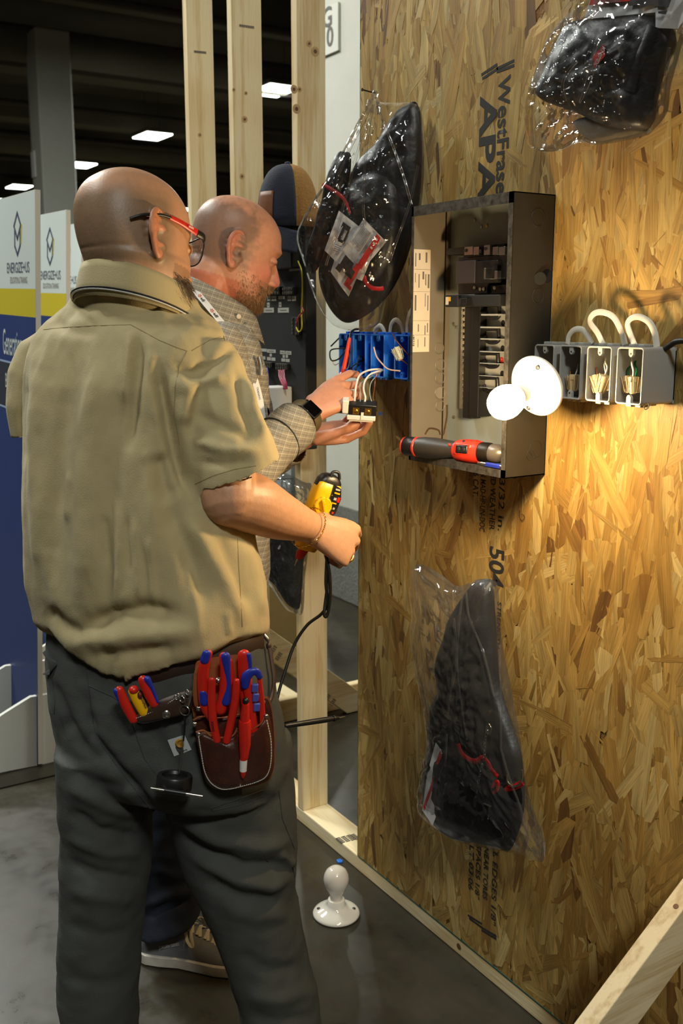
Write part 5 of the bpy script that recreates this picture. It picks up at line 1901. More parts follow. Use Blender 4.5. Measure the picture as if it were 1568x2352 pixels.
def add_ear(mb, Mh, s, sc):
    sc0, base = sc, V((s * 0.0735, -0.008, -0.016))
    # ear plane: u to the back and outwards, v up
    a = math.radians(EAR_OUT)
    u = V((s * math.sin(a), -math.cos(a), 0.08)).normalized()
    v = V((0, 0.16, 1)).normalized()
    nrm = u.cross(v) * (1 if s < 0 else 1)
    rim = [(-0.003, 0.014), (0.002, 0.026), (0.011, 0.033), (0.022, 0.033), (0.029, 0.025), (0.031, 0.012), (0.028, -0.002), (0.021, -0.014), (0.014, -0.026), (0.006, -0.033), (-0.001, -0.030), (-0.004, -0.020)]
    P = lambda uu, vv, nn=0.0: Mh @ ((base + u * uu * 1.12 + v * vv * 1.1 + nrm * nn) * sc)
    mb.tube(spline([P(*q) for q in rim], 5), 0.0050 * sc, 10, round_ends=True)
    k = spline([V((q[0], q[1], 0)) for q in rim] + [V((-0.004, 0.0, 0))], 3)
    ol = [P(q.x, q.y) for q in k]
    mb.pillow(ol, P(0.010, 0.0), (Mh.to_3x3() @ nrm), 0.0034 * sc, 0.0034 * sc, 4)
    inner = [(0.006, 0.022), (0.015, 0.024), (0.020, 0.014), (0.019, 0.0), (0.012, -0.010), (0.006, -0.018)]
    mb.tube(spline([P(q[0], q[1], 0.002 * s) for q in inner], 4), 0.0034 * sc, 8, round_ends=True)
    mb.ell(P(-0.001, -0.006, 0.003 * s), 0.0055 * sc, 0.006 * sc, 0.0075 * sc, Mh.to_3x3(), 12)
    mb.ell(P(0.004, -0.027), 0.0075 * sc, 0.0065 * sc, 0.0085 * sc, Mh.to_3x3(), 12)
    mb.tube([P(-0.006, 0.012), P(0.008, 0.010)], 0.007 * sc, 8, round_ends=True)
    mb.tube([P(-0.006, -0.014), P(0.006, -0.012)], 0.007 * sc, 8, round_ends=True)


def add_hand(mb, W, d, nrm, side, curls, spread=(6, 1, -4, -10), thumb=((0.5, 0.8, -0.25), (20, 25)), sc=1.0, fl=1.0):
    """five-fingered hand: wrist W, palm direction d, back-of-hand normal nrm, side towards the thumb"""
    d = V(d).normalized()
    nrm = V(nrm)
    nrm = (nrm - d * nrm.dot(d)).normalized()
    s_ = d.cross(nrm)
    if s_.dot(V(side)) < 0:
        s_ = -s_
    side = s_
    rings = []
    for (t, w_, h, off) in ((-0.012, 0.027, 0.021, 0), (0.012, 0.030, 0.020, 0.001), (0.035, 0.036, 0.0185, 0.002), (0.06, 0.0415, 0.0165, 0.002), (0.080, 0.0430, 0.0140, 0.0015), (0.090, 0.0415, 0.0110, 0)):
        rings.append(oval(W + d * t * sc + side * off * sc, side, nrm, w_ * sc, h * sc, 20, 2.5))
    mb.loft(rings)
    kn = []
    lens = ((0.044, 0.027, 0.022), (0.049, 0.031, 0.023), (0.045, 0.029, 0.022), (0.035, 0.022, 0.019))
    offs = (0.0325, 0.0112, -0.0105, -0.0310)
    starts = (0.088, 0.093, 0.089, 0.080)
    rad = (0.0092, 0.0095, 0.0090, 0.0080)
    for i in range(4):
        a = math.radians(spread[i])
        fd = (d * math.cos(a) + side * math.sin(a)).normalized()
        p = W + (d * starts[i] + side * offs[i] + nrm * 0.001) * sc
        pts, rr = [p - fd * 0.02 * sc, p], [rad[i] * 1.0 * sc, rad[i] * 1.12 * sc]
        ang = 0
        for j in range(3):
            ang += math.radians(curls[i][j])
            q = fd * math.cos(ang) - nrm * math.sin(ang)
            L = lens[i][j] * sc * fl
            pts.append(pts[-1] + q * L * 0.5)
            rr.append(rad[i] * (0.96 - 0.06 * j) * sc)
            pts.append(pts[-1] + q * L * 0.5)
            rr.append(rad[i] * (1.02 - 0.09 * j) * sc)
        rr[-1] *= 0.86
        mb.tube(pts, rr, 14, round_ends=True)
        kn.append(pts)
    td = (d * thumb[0][0] + side * thumb[0][1] + nrm * thumb[0][2]).normalized()
    p = W + (d * 0.018 + side * 0.022 - nrm * 0.004) * sc
    p1 = p + td * 0.046 * sc
    # the thumb bends back towards the fingers
    bax = (side.cross(d)).normalized()
    sgn = 1 if (Matrix.Rotation(0.3, 3, bax) @ td).dot(d) > td.dot(d) else -1
    t2 = Matrix.Rotation(sgn * math.radians(thumb[1][0]), 3, bax) @ td
    t3 = Matrix.Rotation(sgn * math.radians(thumb[1][1]), 3, bax) @ t2
    p2, p3 = p1 + t2 * 0.034 * sc, p1 + t2 * 0.034 * sc + t3 * 0.026 * sc
    mb.tube([p - td * 0.01 * sc, p, p.lerp(p1, 0.6), p1, p1.lerp(p2, 0.5), p2, p2.lerp(p3, 0.55), p3], [x * sc for x in (0.013, 0.0175, 0.0145, 0.0120, 0.0108, 0.0112, 0.0104, 0.0076)], 14, round_ends=True)
    kn.append([p, p1, p2, p3])
    return kn


def sculpt_ears(me, Mh, sc):
    """hollow the shell of each ear: bowl, and the groove between rim and inner ridge"""
    a, n = coords(me), normals(me)
    inv = np.array(Mh.inverted())
    q = (a @ inv[:3, :3].T + inv[:3, 3]) / sc
    nl_ = n @ inv[:3, :3].T
    d = np.zeros(len(a))
    an_ = math.radians(EAR_OUT)
    for s in (-1, 1):
        base = np.array((s * 0.0735, -0.008, -0.016))
        u = np.array((s * math.sin(an_), -math.cos(an_), 0.08))
        v = np.array((0, 0.16, 1.0)) / math.hypot(0.16, 1)
        r = q - base
        uu, vv = (r @ u) / 1.12, (r @ v) / 1.1
        near = (np.abs(r[:, 0]) < 0.03) & (nl_[:, 0] * s > 0.15)
        d -= near * 0.0062 * np.exp(-((uu - 0.0095) / 0.0062) ** 2 - ((vv + 0.004) / 0.0095) ** 2)
        g = np.minimum.reduce([np.hypot(uu - x, vv - y) for x, y in ((0.006, 0.028), (0.012, 0.029), (0.018, 0.028), (0.0235, 0.022), (0.0255, 0.013), (0.0245, 0.003), (0.020, -0.008), (0.015, 0.016), (0.010, 0.017))])
        d -= near * 0.0030 * np.exp(-(g / 0.0028) ** 2)
    set_coords(me, a + n * d[:, None])


def skin_mesh(mb, vox=0.0030, smooth=3):
    return baked(mb, [('REMESH', dict(mode='VOXEL', voxel_size=vox, use_smooth_shade=True)), ('SMOOTH', dict(factor=0.5, iterations=smooth))])


def cloth_mesh(mb, vox=0.0065, smooth=4):
    return baked(mb, [('REMESH', dict(mode='VOXEL', voxel_size=vox, use_smooth_shade=True)), ('SMOOTH', dict(factor=0.5, iterations=smooth))])


def cut_open(me, tests):
    """open the cloth where a limb comes out: remove faces for which any test(center, normal) holds"""
    b = bmesh.new()
    b.from_mesh(me)
    dead = [f for f in b.faces if any(t(f.calc_center_median(), f.normal) for t in tests)]
    bmesh.ops.delete(b, geom=dead, context='FACES')
    lone = [v for v in b.verts if not v.link_faces]
    bmesh.ops.delete(b, geom=lone, context='VERTS')
    for _ in range(10):
        bd = [v for v in b.verts if v.is_boundary]
        bmesh.ops.smooth_vert(b, verts=bd, factor=0.5, use_axis_x=True, use_axis_y=True, use_axis_z=True)
    b.to_mesh(me)
    b.free()
    return me


from mathutils.bvhtree import BVHTree


def tree(me):
    return BVHTree.FromPolygons([v.co.copy() for v in me.vertices], [tuple(p.vertices) for p in me.polygons])


def surf(bt, px, py, lift=0.0):
    """point on a built surface where the measured sight line meets it, and its normal there"""
    d = (FWD * FPX + RGT * (px - 784) - UPV * (py - 1176)).normalized()
    h, n, _, _ = bt.ray_cast(CAMP, d)
    if h is None:
        h, n, _, _ = bt.find_nearest(CAMP + d * 1.75)
    if n.dot(d) > 0:
        n = -n
    return h + n * lift, n


def seam(nm, bt, pts, mt, parent, r=0.0011, lift=0.0, n=6):
    q = []
    for i in range(len(pts) - 1):
        for t in range(n):
            q.append((pts[i][0] + (pts[i + 1][0] - pts[i][0]) * t / n, pts[i][1] + (pts[i + 1][1] - pts[i][1]) * t / n))
    q.append(pts[-1])
    ps = [surf(bt, a, b, lift)[0] for a, b in q]
    return obj(nm, MB().tube(ps, r, 6), mt, parent, smooth=60)


def stitches(nm, bt, pts, mt, parent, pitch=7.0, ln=4.2, r=0.0006, lift=0.0008):
    """row of single stitches along a measured line (joined: far too small to pick apart)"""
    mb = MB()
    for i in range(len(pts) - 1):
        a, b = V((pts[i][0], pts[i][1], 0)), V((pts[i + 1][0], pts[i + 1][1], 0))
        L = (b - a).length
        k = max(1, int(L / pitch))
        for j in range(k):
            p, q = a.lerp(b, j / k), a.lerp(b, (j + ln / pitch) / k)
            mb.tube([surf(bt, p.x, p.y, lift)[0], surf(bt, q.x, q.y, lift)[0]], r, 4)
    return obj(nm, mb, mt, parent, smooth=0, kind='stuff')


def hair_strands(me, Mh, sc, pick, count, ln, seed, droop=0.5, r=0.00045):
    """short curved hairs rooted on the skin where pick(head-space point) > 0"""
    rnd = random.Random(seed)
    inv = Mh.inverted()
    cand = []
    a, n = coords(me), normals(me)
    for i in range(len(a)):
        q = (inv @ V(a[i])) / sc
        if abs(q.x) < 0.12 and abs(q.y) < 0.14 and -0.17 < q.z < 0.13:
            k = pick(q)
            if k > 0:
                cand.append((i, k))
    mb = MB()
    if not cand:
        return mb
    dn = (Mh.to_3x3() @ V((0, 0.25, -1))).normalized()
    for _ in range(count):
        i, k = cand[rnd.randrange(len(cand))]
        if rnd.random() > k:
            continue
        nn = V(n[i])
        p = V(a[i]) + V((rnd.uniform(-1, 1), rnd.uniform(-1, 1), rnd.uniform(-1, 1))) * 0.0018
        g = (nn * 0.8 + dn * droop + V((rnd.uniform(-1, 1), rnd.uniform(-1, 1), rnd.uniform(-1, 1))) * 0.45).normalized()
        L = ln * rnd.uniform(0.6, 1.3) * (0.5 + 0.5 * k)
        m_ = p + g * L * 0.5
        e = m_ + (g * 0.6 + dn * 0.5).normalized() * L * 0.5
        s = g.orthogonal().normalized() * r
        t = g.cross(s)
        o = len(mb.v)
        mb.v += [tuple(p + s), tuple(p - s * 0.5 + t * 0.9), tuple(p - s * 0.5 - t * 0.9), tuple(m_ + s * 0.7), tuple(m_ - s * 0.4 + t * 0.6), tuple(m_ - s * 0.4 - t * 0.6), tuple(e)]
        for q in ((0, 1, 4, 3), (1, 2, 5, 4), (2, 0, 3, 5), (3, 4, 6), (4, 5, 6), (5, 3, 6)):
            mb.f.append(tuple(o + x for x in q))
            mb.m.append(0)
    return mb


def shoe(parent, ank, d, L, up_mat, sole_mat, lace_mat, name='shoe', tall=0.0, sole_h=0.026, label=None):
    """laced shoe on the floor: sole, upper, tongue, laces; ank = point on the floor under the ankle"""
    d = V((d[0], d[1], 0)).normalized()
    s = V((-d.y, d.x, 0))
    heel = V((ank[0], ank[1], 0)) - d * 0.07

    def P(t, w_, z):
        return heel + d * (t * L) + s * w_ + Z * z
    ts = [0.0, 0.03, 0.1, 0.22, 0.38, 0.55, 0.7, 0.82, 0.92, 0.98, 1.0]
    ws = [0.012, 0.027, 0.036, 0.038, 0.036, 0.043, 0.050, 0.049, 0.040, 0.024, 0.010]
    hs = [0.062, 0.078, 0.088, 0.094, 0.100, 0.082, 0.062, 0.050, 0.042, 0.036, 0.030]

    def ring(t, w_, z0, z1, k=14):
        return [P(t, w_ * math.cos(a), z0 + (z1 - z0) * max(0, math.sin(a)) ** 0.75) for a in (PI * i / (k - 1) for i in range(k))] + [P(t, -w_ * 0.5, z0), P(t, w_ * 0.5, z0)]
    mb = MB().loft([ring(t, w_ * 0.97, sole_h * 0.7, h + (tall if t < 0.4 else tall * max(0, (0.6 - t) / 0.2))) for t, w_, h in zip(ts, ws, hs)])
    up = obj(name + '_upper', mb, up_mat, parent, smooth=60, sub=1, label=label)
    sm = MB().loft([[P(t, w_ * 1.08 * c, z) for c, z in ((-1, 0.002), (-1.02, sole_h * 0.5), (-1, sole_h), (1, sole_h), (1.02, sole_h * 0.5), (1, 0.002))] for t, w_ in zip([-0.008] + ts[1:-1] + [1.012], ws)])
    obj(name + '_sole', sm, sole_mat, parent, smooth=50, bevel=0.002, label='pale rubber sole' if sole_mat is M.get('sole_white') else None)
    if lace_mat:
        for k in range(5):
            t = 0.46 + 0.065 * k
            z = interp(t, ts, hs) + 0.0035
            w_ = 0.019
            obj('lace', MB().tube(spline([P(t, -w_, z - 0.006), P(t + 0.012, 0, z + 0.002), P(t + 0.03, w_, z - 0.010)], 5), (0.0016, 0.0042), 6, up=Z), lace_mat, parent, smooth=60)
            obj('lace', MB().tube(spline([P(t, w_, z - 0.006), P(t + 0.012, 0, z + 0.003), P(t + 0.03, -w_, z - 0.010)], 5), (0.0016, 0.0042), 6, up=Z), lace_mat, parent, smooth=60)
        for sg_ in (-1, 1):
            obj('lace', MB().tube(spline([P(0.45, 0, 0.104), P(0.44, sg_ * 0.022, 0.108), P(0.47, sg_ * 0.042, 0.082), P(0.52, sg_ * 0.046, 0.070), P(0.50, sg_ * 0.036, 0.092), P(0.455, 0, 0.104)], 5), (0.0015, 0.004), 6), lace_mat, parent, smooth=60)
    return up


M['skin'] = mat('skin', C(200, 150, 118), 0.47, var=0.16, vs=70, attr='tint', bump=0.05, bs=260, spec=0.5, sss=0.08)
M['khaki'] = mat('khaki_cotton', C(175, 159, 117), 0.85, var=0.10, vs=16, bump=0.12, bs=420, sheen=0.1)
M['khaki_seam'] = mat('khaki_seam', C(140, 122, 84), 0.85)
M['charcoal'] = mat('charcoal_cotton', C(64, 66, 62), 0.85, var=0.16, vs=22, bump=0.12, bs=420)
M['charcoal_seam'] = mat('charcoal_seam', C(48, 50, 48), 0.85)
M['leather'] = mat('brown_leather', C(78, 34, 22), 0.42, vcol=C(48, 22, 16), vs=26, bump=0.15, bs=180)
M['leather_edge'] = mat('leather_edge', C(150, 86, 44), 0.6, var=0.3, vs=90)
M['leather_dark'] = mat('dark_leather', C(62, 42, 30), 0.5, var=0.3, vs=60)
M['thread'] = mat('pale_thread', C(206, 200, 186), 0.7)
M['boot'] = mat('boot_leather', C(150, 74, 28), 0.5, var=0.25, vs=50)
M['sole_dark'] = mat('dark_sole', C(44, 36, 28), 0.7)
M['sole_white'] = mat('white_sole', C(206, 198, 186), 0.5, var=0.2, vs=40)
M['suede_grey'] = mat('grey_suede', C(126, 128, 130), 0.85, var=0.16, vs=60)
M['lace_cream'] = mat('cream_lace', C(216, 206, 178), 0.7)
M['navy'] = mat('navy_denim', C(32, 40, 56), 0.85, var=0.25, vs=30, bump=0.12, bs=400)

# ------------------------------------------------------------------ the nearer man, seen from behind
A1, B1f = frame(30)
man1 = empty('person', at(370, 2440, 2.05), 'bald man in khaki shirt and charcoal trousers, seen from behind, holding a yellow tester', 'person')
man1.location.z = 0


def zz(py):
    return 1.765 + (py - 560) * 0.000115


def ctr(px, py, dz=0.0):
    return at(px, py, zz(py) + dz)


def lvl(L, R, py, b, n=48, e=2.2, phi=30, dz=0.0, k=1.0, tilt=None):
    """ring of a figure from the two measured edges of one row; b = half depth"""
    A_, B_ = frame(phi)
    z = zz(py) + dz
    hw = (R - L) / 2 / FPX * z * k
    a = math.sqrt(max(1e-6, hw * hw - (b * math.sin(math.radians(phi))) ** 2)) / math.cos(math.radians(phi))
    return oval(at((L + R) / 2, py, z), A_, B_, a, b, n, e, tilt)


# --- body
def head_matrix(c, phi, pitch, roll=0.0):
    A_, B_ = frame(phi)
    Rm = Matrix((A_, B_, Z)).transposed()
    Rm = Rm @ Matrix.Rotation(math.radians(-pitch), 3, 'X') @ Matrix.Rotation(math.radians(roll), 3, 'Y')
    Mh = Rm.to_4x4()
    Mh.translation = c
    return Mh


H1 = head_matrix(at(311, 552, 1.765), 40, 10, -12)
S1 = 1.07
bm = MB()
add_head(bm, H1, S1, jaw=1.08)
nk0, nk1 = H1 @ (V((0, -0.018, -0.065)) * S1), ctr(300, 720, 0.03)
limb(bm, [H1 @ (V((0, -0.008, -0.02)) * S1), nk0, nk0.lerp(nk1, 0.6), nk1, ctr(300, 800, 0.02)], [0.052, 0.068, 0.073, 0.075, 0.076], 24)
bm.loft([lvl(L, R, y, b, 32, k=0.84) for L, R, y, b in ((240, 400, 740, .06), (120, 490, 790, .09), (90, 510, 870, .11), (75, 530, 1000, .125), (75, 560, 1200, .135), (95, 590, 1400, .135), (120, 610, 1520, .125))])
SH, EL, WR = at(486, 850, 1.74), at(522, 1140, 1.70), at(704, 1208, 1.885)
limb(bm, [SH, SH.lerp(EL, 0.5), SH.lerp(EL, 0.85), EL], [0.034, 0.050, 0.052, 0.050], 24)
f1 = EL.lerp(WR, 0.25) + Z * 0.004
limb(bm, [EL - Z * 0.004, f1, EL.lerp(WR, 0.6), EL.lerp(WR, 0.85), WR], [0.048, 0.0535, 0.045, 0.036, 0.0315], 24)
hd1 = (RGT * 0.74 + FH * 0.36 - Z * 0.42).normalized()
kn1 = add_hand(bm, WR + hd1 * 0.012, hd1, -FH * 0.8 + RGT * 0.25 + Z * 0.35, Z, ((52, 100, 60), (58, 104, 60), (64, 102, 58), (68, 98, 54)), spread=(8, 3, -3, -9), thumb=((0.75, 0.35, -0.75), (10, 15)), sc=1.06)
# left arm, bent in front of the belly
SL, EL2, WL2 = at(104, 840, 1.94), at(122, 1120, 1.99), at(262, 1190, 2.01)
limb(bm, [SL, SL.lerp(EL2, 0.5), EL2], [0.038, 0.042, 0.045], 20)
limb(bm, [EL2, EL2.lerp(WL2, 0.3), WL2], [0.048, 0.050, 0.032], 20)
add_hand(bm, WL2, (WL2 - EL2).normalized(), Z, FH, ((40, 45, 30),) * 4, thumb=((0.7, 0.6, -0.2), (15, 20)))
# legs inside the trousers
for pts in (((250, 1600), (240, 1950), (230, 2250), (232, 2480)), ((480, 1600), (540, 1950), (600, 2200), (655, 2480))):
    limb(bm, [ctr(a, b) for a, b in pts], [0.070, 0.058, 0.050, 0.042], 20)
me = skin_mesh(bm, 0.0030, 3)
sculpt_ears(me, H1, S1)
a = coords(me)
inv = np.array(H1.inverted())
hq = (a @ inv[:3, :3].T + inv[:3, 3]) / S1
tint = np.tile(np.array(C(196, 146, 112)[:3]), (len(a), 1))


def blend(t, col, k):
    return t + (np.array(col[:3]) - t) * np.clip(k, 0, 1)[:, None]


inhead = (np.abs(hq[:, 0]) < 0.12) & (np.abs(hq[:, 1]) < 0.16) & (hq[:, 2] > -0.17) & (hq[:, 2] < 0.14)
# shaved scalp: greyish shadow of stubble up to the hairline round the back and sides
stub = np.clip((0.070 - hq[:, 2]) / 0.03, 0, 1) * np.clip((0.030 - hq[:, 1]) / 0.03, 0, 1) * np.clip((hq[:, 2] + 0.075) / 0.02, 0, 1) * inhead
tint = blend(tint, C(128, 104, 80), stub * 0.85)
top = np.clip((hq[:, 2] - 0.06) / 0.03, 0, 1) * inhead
tint = blend(tint, C(168, 122, 88), top * 0.6)
ear = inhead & (np.abs(hq[:, 0]) > 0.079) & (hq[:, 1] < 0.03)
tint = blend(tint, C(206, 132, 96), ear * 0.8)
brd = inhead & (hq[:, 2] < -0.052) & (hq[:, 1] > 0.018)
tint = blend(tint, C(128, 92, 66), brd * 0.6)
neck = (hq[:, 2] < -0.085) & (hq[:, 2] > -0.3) & (hq[:, 1] < 0.03) & (np.abs(hq[:, 0]) < 0.13)
tint = blend(tint, C(206, 140, 104), neck * 0.6)
set_col(me, tint)
# crease at the back of the neck
fold(me, [([(165, 575), (200, 568), (250, 560), (300, 562)], -0.0012, 4)], nz=(0, 1, (1, 1, 1)))
obj('body', me, M['skin'], man1, smooth=180, recalc=False)


def pick1(q):
    if q.y > 0.02 and -0.13 < q.z < -0.066 and abs(q.x) > 0.028 - (0.1 if q.z < -0.09 else 0):
        return min(1, (-0.060 - q.z) / 0.035 + 0.1)
    if q.y > 0.07 and -0.07 < q.z < -0.058 and abs(q.x) < 0.03:
        return 0.7
    return 0


hb = hair_strands(me, H1, S1, pick1, 7000, 0.026, 4, 0.9, 0.0006)
obj('beard', hb, mat('beard_hair', C(88, 66, 46), 0.6, vcol=C(146, 122, 94), vs=160), man1, smooth=0, recalc=False, kind='stuff', label='short brown and grey beard')

# --- shirt
hem_pts = ([-400, 80, 120, 190, 270, 345, 420, 520, 600, 616, 900], [1430, 1440, 1478, 1530, 1567, 1552, 1530, 1487, 1450, 1440, 1440])


def shirt_rows():
    rows = []
    for L, R, y, b, dz in ((208, 424, 652, .086, .018), (196, 436, 667, .092, .02), (180, 448, 684, .098, .024), (160, 455, 706, .096, .025), (112, 492, 738, .112, .02), (72, 516, 775, .122, .015), (56, 528, 820, .130, .01), (50, 530, 880, .136, 0), (48, 534, 960, .142, 0),
                           (46, 548, 1050, .150, 0), (48, 566, 1150, .158, 0), (56, 588, 1250, .164, 0), (66, 606, 1340, .166, 0), (76, 614, 1410, .160, 0)):
        rows.append(lvl(L, R, y, b, 64, 2.3, 30, dz, tilt=(0, {652: -0.030, 667: -0.024, 684: -0.014, 706: -0.006}.get(y, 0.0))))
    return rows


sm = MB()
rows = shirt_rows()
last = rows[-1]
bot = []
for p in last:
    d = p - CAMP
    px = 784 + FPX * d.dot(RGT) / d.dot(FWD)
    front = (p - sum(last, V((0, 0, 0))) / len(last)).dot(B1f) > 0.02
    hy = interp(px, *hem_pts) if not front else 1462
    z0 = hgt(p, hy)
    q = p.copy()
    q.z = p.z + z0
    bot.append(q)
cen = sum(last, V((0, 0, 0))) / len(last)
r1 = [p.lerp(q, 0.5) for p, q in zip(last, bot)]
r2 = [(q + (V((cen.x, cen.y, q.z)) - q) * 0.035) for q in bot]
sm.loft(rows + [r1, r2])
SLV = [at(470, 782, 1.735), at(476, 830, 1.735), at(486, 910, 1.725), at(506, 1000, 1.715), at(530, 1062, 1.712), at(541, 1097, 1.712)]
hemn = (SLV[-1] - SLV[2]).normalized()
rings = []
for c, hw, t in zip(SLV, (62, 82, 92, 101, 104, 105), (0, 0.2, 0.5, 0.8, 1, 1)):
    A_, B_ = frame(18)
    rr = hw / FPX * 1.72
    # the cuff edge runs lower at the elbow side than at the front
    rings.append(oval(c, A_, B_, rr, rr * 0.86, 40, 2.1, tilt=(0.026 * t, 0.014 * t)))
sm.loft(rings)
rings_hem = rings[-1]
SLL = [at(160, 740, 1.90), at(112, 785, 1.92), at(86, 850, 1.93), at(79, 930, 1.935), at(90, 1008, 1.95)]
sm.loft([oval(c, *frame(30), r, r * 0.95, 32) for c, r in zip(SLL, (0.036, 0.054, 0.0605, 0.0605, 0.058))])
shirt = cloth_mesh(sm, 0.0055, 5)
F1 = [([(322, 764), (318, 830), (306, 930), (296, 1040)], -0.012, 13), ([(300, 762), (296, 830), (284, 930)], 0.006, 12), ([(346, 800), (356, 900), (366, 980)], 0.006, 14),
      ([(282, 860), (268, 1050), (254, 1250), (246, 1400)], -0.007, 22), ([(226, 820), (206, 1000), (196, 1200), (190, 1400)], 0.008, 26),
      ([(166, 840), (140, 1000), (122, 1200), (118, 1350)], -0.007, 22), ([(104, 850), (80, 1000), (84, 1200), (96, 1360)], 0.007, 20), ([(60, 860), (50, 960), (56, 1080)], -0.005, 12),
      ([(352, 820), (376, 930), (404, 1040), (440, 1150)], -0.020, 17), ([(360, 1040), (380, 1120), (402, 1150)], -0.012, 26), ([(330, 1000), (345, 1150), (352, 1300)], 0.005, 20),
      ([(404, 838), (440, 858), (500, 830), (540, 790)], -0.007, 11), ([(420, 900), (448, 882), (520, 868)], 0.006, 12), ([(398, 860), (430, 905), (420, 980)], 0.008, 16),
      ([(420, 1180), (466, 1250), (520, 1340), (560, 1440)], 0.008, 20), ([(388, 1150), (430, 1260), (470, 1400)], -0.007, 24), ([(500, 1230), (540, 1320), (575, 1400)], -0.006, 16), ([(556, 1240), (588, 1330), (600, 1420)], 0.006, 14),
      ([(190, 1448), (250, 1416), (330, 1400), (415, 1412)], -0.013, 19), ([(150, 1470), (240, 1468), (360, 1456), (470, 1450)], 0.009, 24), ([(200, 1510), (300, 1500), (400, 1490)], -0.006, 14), ([(100, 1400), (150, 1440), (200, 1460)], -0.007, 16),
      ([(262, 1140), (270, 1260), (264, 1370)], 0.004, 9), ([(306, 1190), (316, 1300), (320, 1380)], 0.004, 9), ([(236, 1180), (240, 1300)], -0.004, 9), ([(290, 1180), (296, 1320)], -0.0035, 8), ([(342, 1230), (350, 1330), (352, 1390)], 0.0035, 9),
      ([(430, 1290), (450, 1380), (454, 1450)], 0.004, 10), ([(520, 1400), (530, 1460)], 0.004, 9), ([(160, 1080), (150, 1200)], 0.004, 12), ([(120, 740), (160, 760), (230, 770)], -0.003, 14),
      ([(450, 950), (520, 985), (590, 1010)], -0.006, 14), ([(440, 1010), (520, 1035), (600, 1035)], 0.006, 12), ([(560, 860), (575, 940), (610, 1010)], 0.008, 9), ([(540, 850), (556, 940), (586, 1010)], -0.006, 10), ([(450, 1060), (520, 1068), (580, 1060)], -0.004, 9),
      ([(200, 690), (170, 720), (120, 750)], -0.004, 14), ([(240, 700), (210, 740)], 0.004, 14), ([(420, 740), (470, 760), (520, 772)], 0.005, 12)]
for _ in range(1):
    fold(shirt, [(p_, a_ * 1.4, w_) for p_, a_, w_ in F1], nz=(0.006, 6.0, (1.6, 1.6, 0.5)))
    fold(shirt, [], nz=(0.0014, 24.0, (1.3, 1.3, 0.5)))
cN = (rows[0][0] + rows[0][32]) / 2
lowz = min(q.z for q in bot)
HR = rings_hem
def near_ring(c, ring):
    return min(ring, key=lambda p: (p - c).length_squared)


def cuff_test(c, n):
    return n.dot(hemn) > 0.4 and (c - near_ring(c, HR)).dot(hemn) > -0.006 and (c - SLV[-1]).length < 0.085


shirt = cut_open(shirt, [cuff_test,
                         lambda c, n: n.z < -0.5 and (c - SLL[-1]).length < 0.055])
so = obj('shirt', shirt, M['khaki'], man1, smooth=180, solid=0.0022, recalc=False, label='khaki short-sleeved work shirt')
tS = tree(shirt)
for pl in (((100, 757), (150, 752), (220, 748), (300, 746), (330, 762), (362, 780), (400, 796), (428, 806)), ((430, 806), (412, 840), (402, 890), (400, 950), (412, 1020)), ((448, 1112), (490, 1092), (540, 1078), (588, 1070)), ((545, 1236), (548, 1300), (552, 1360), (556, 1440))):
    seam('seam', tS, pl, M['khaki_seam'], so, 0.0009, -0.0002)
seam('seam', tS, ((440, 806), (480, 782), (520, 770)), M['khaki_seam'], so, 0.0009, -0.0002)


# collar leaf and the lanyard under it
def collar(C_, phi, ra, rb, tilt, h, flare, mt, parent, lift=0.0, nm='collar', gap=0.35, n=60, th=0.0025):
    A_, B_ = frame(phi)
    rows_ = []
    for (k, dz, ex) in ((0.0, -0.006, -0.004), (0.3, 0.010, 0.0), (0.62, 0.012, 0.004), (0.85, 0.0, 0.008), (1.0, -h * 0.55, 0.010 + flare * 0.6), (1.0, -h, 0.012 + flare)):
        ring = []
        for i in range(n + 1):
            t = PI / 2 + gap + (2 * PI - 2 * gap) * i / n
            ring.append(C_ + A_ * math.cos(t) * (ra + ex) + B_ * math.sin(t) * (rb + ex) + Z * (dz - tilt * math.sin(t)))
        rows_.append(ring)
    return obj(nm, MB().loft(rows_, caps=False, closed=False), mt, parent, smooth=180, solid=th)


CO1 = at(312, 664, 1.780)
collar(CO1, 30, 0.090, 0.090, 0.036, 0.048, 0.007, M['khaki'], so, gap=0.95)
A_, B_ = frame(30)
st_ = MB().loft([[CO1 + A_ * math.cos(t) * r + B_ * math.sin(t) * r + Z * (dz - tl * math.sin(t)) for t in (2 * PI * i / 48 for i in range(48))] for r, dz, tl in ((0.088, -0.004, 0.034), (0.092, -0.045, 0.036), (0.100, -0.078, 0.034), (0.104, -0.110, 0.024))], caps=False)
obj('collar_stand', st_, M['khaki'], so, smooth=180, solid=0.0015)
q = []
for i in range(41):
    t = PI / 2 + 0.5 + (2 * PI - 1.0) * i / 40
    q.append(CO1 + A_ * math.cos(t) * 0.110 + B_ * math.sin(t) * 0.110 + Z * (-0.042 - 0.042 * math.sin(t)))
ly = empty('lanyard', q[20], 'thin black and white lanyard under the khaki collar', 'lanyard')
obj('cord', MB().tube(q, (0.0022, 0.0042), 8, up=Z), M['black_matte'], ly, smooth=60)
obj('white_stripe', MB().tube([p - Z * 0.0018 + (p - CO1).normalized() * 0.0016 for p in q[6:36]], (0.0012, 0.002), 8, up=Z), M['paper'], ly, smooth=60)

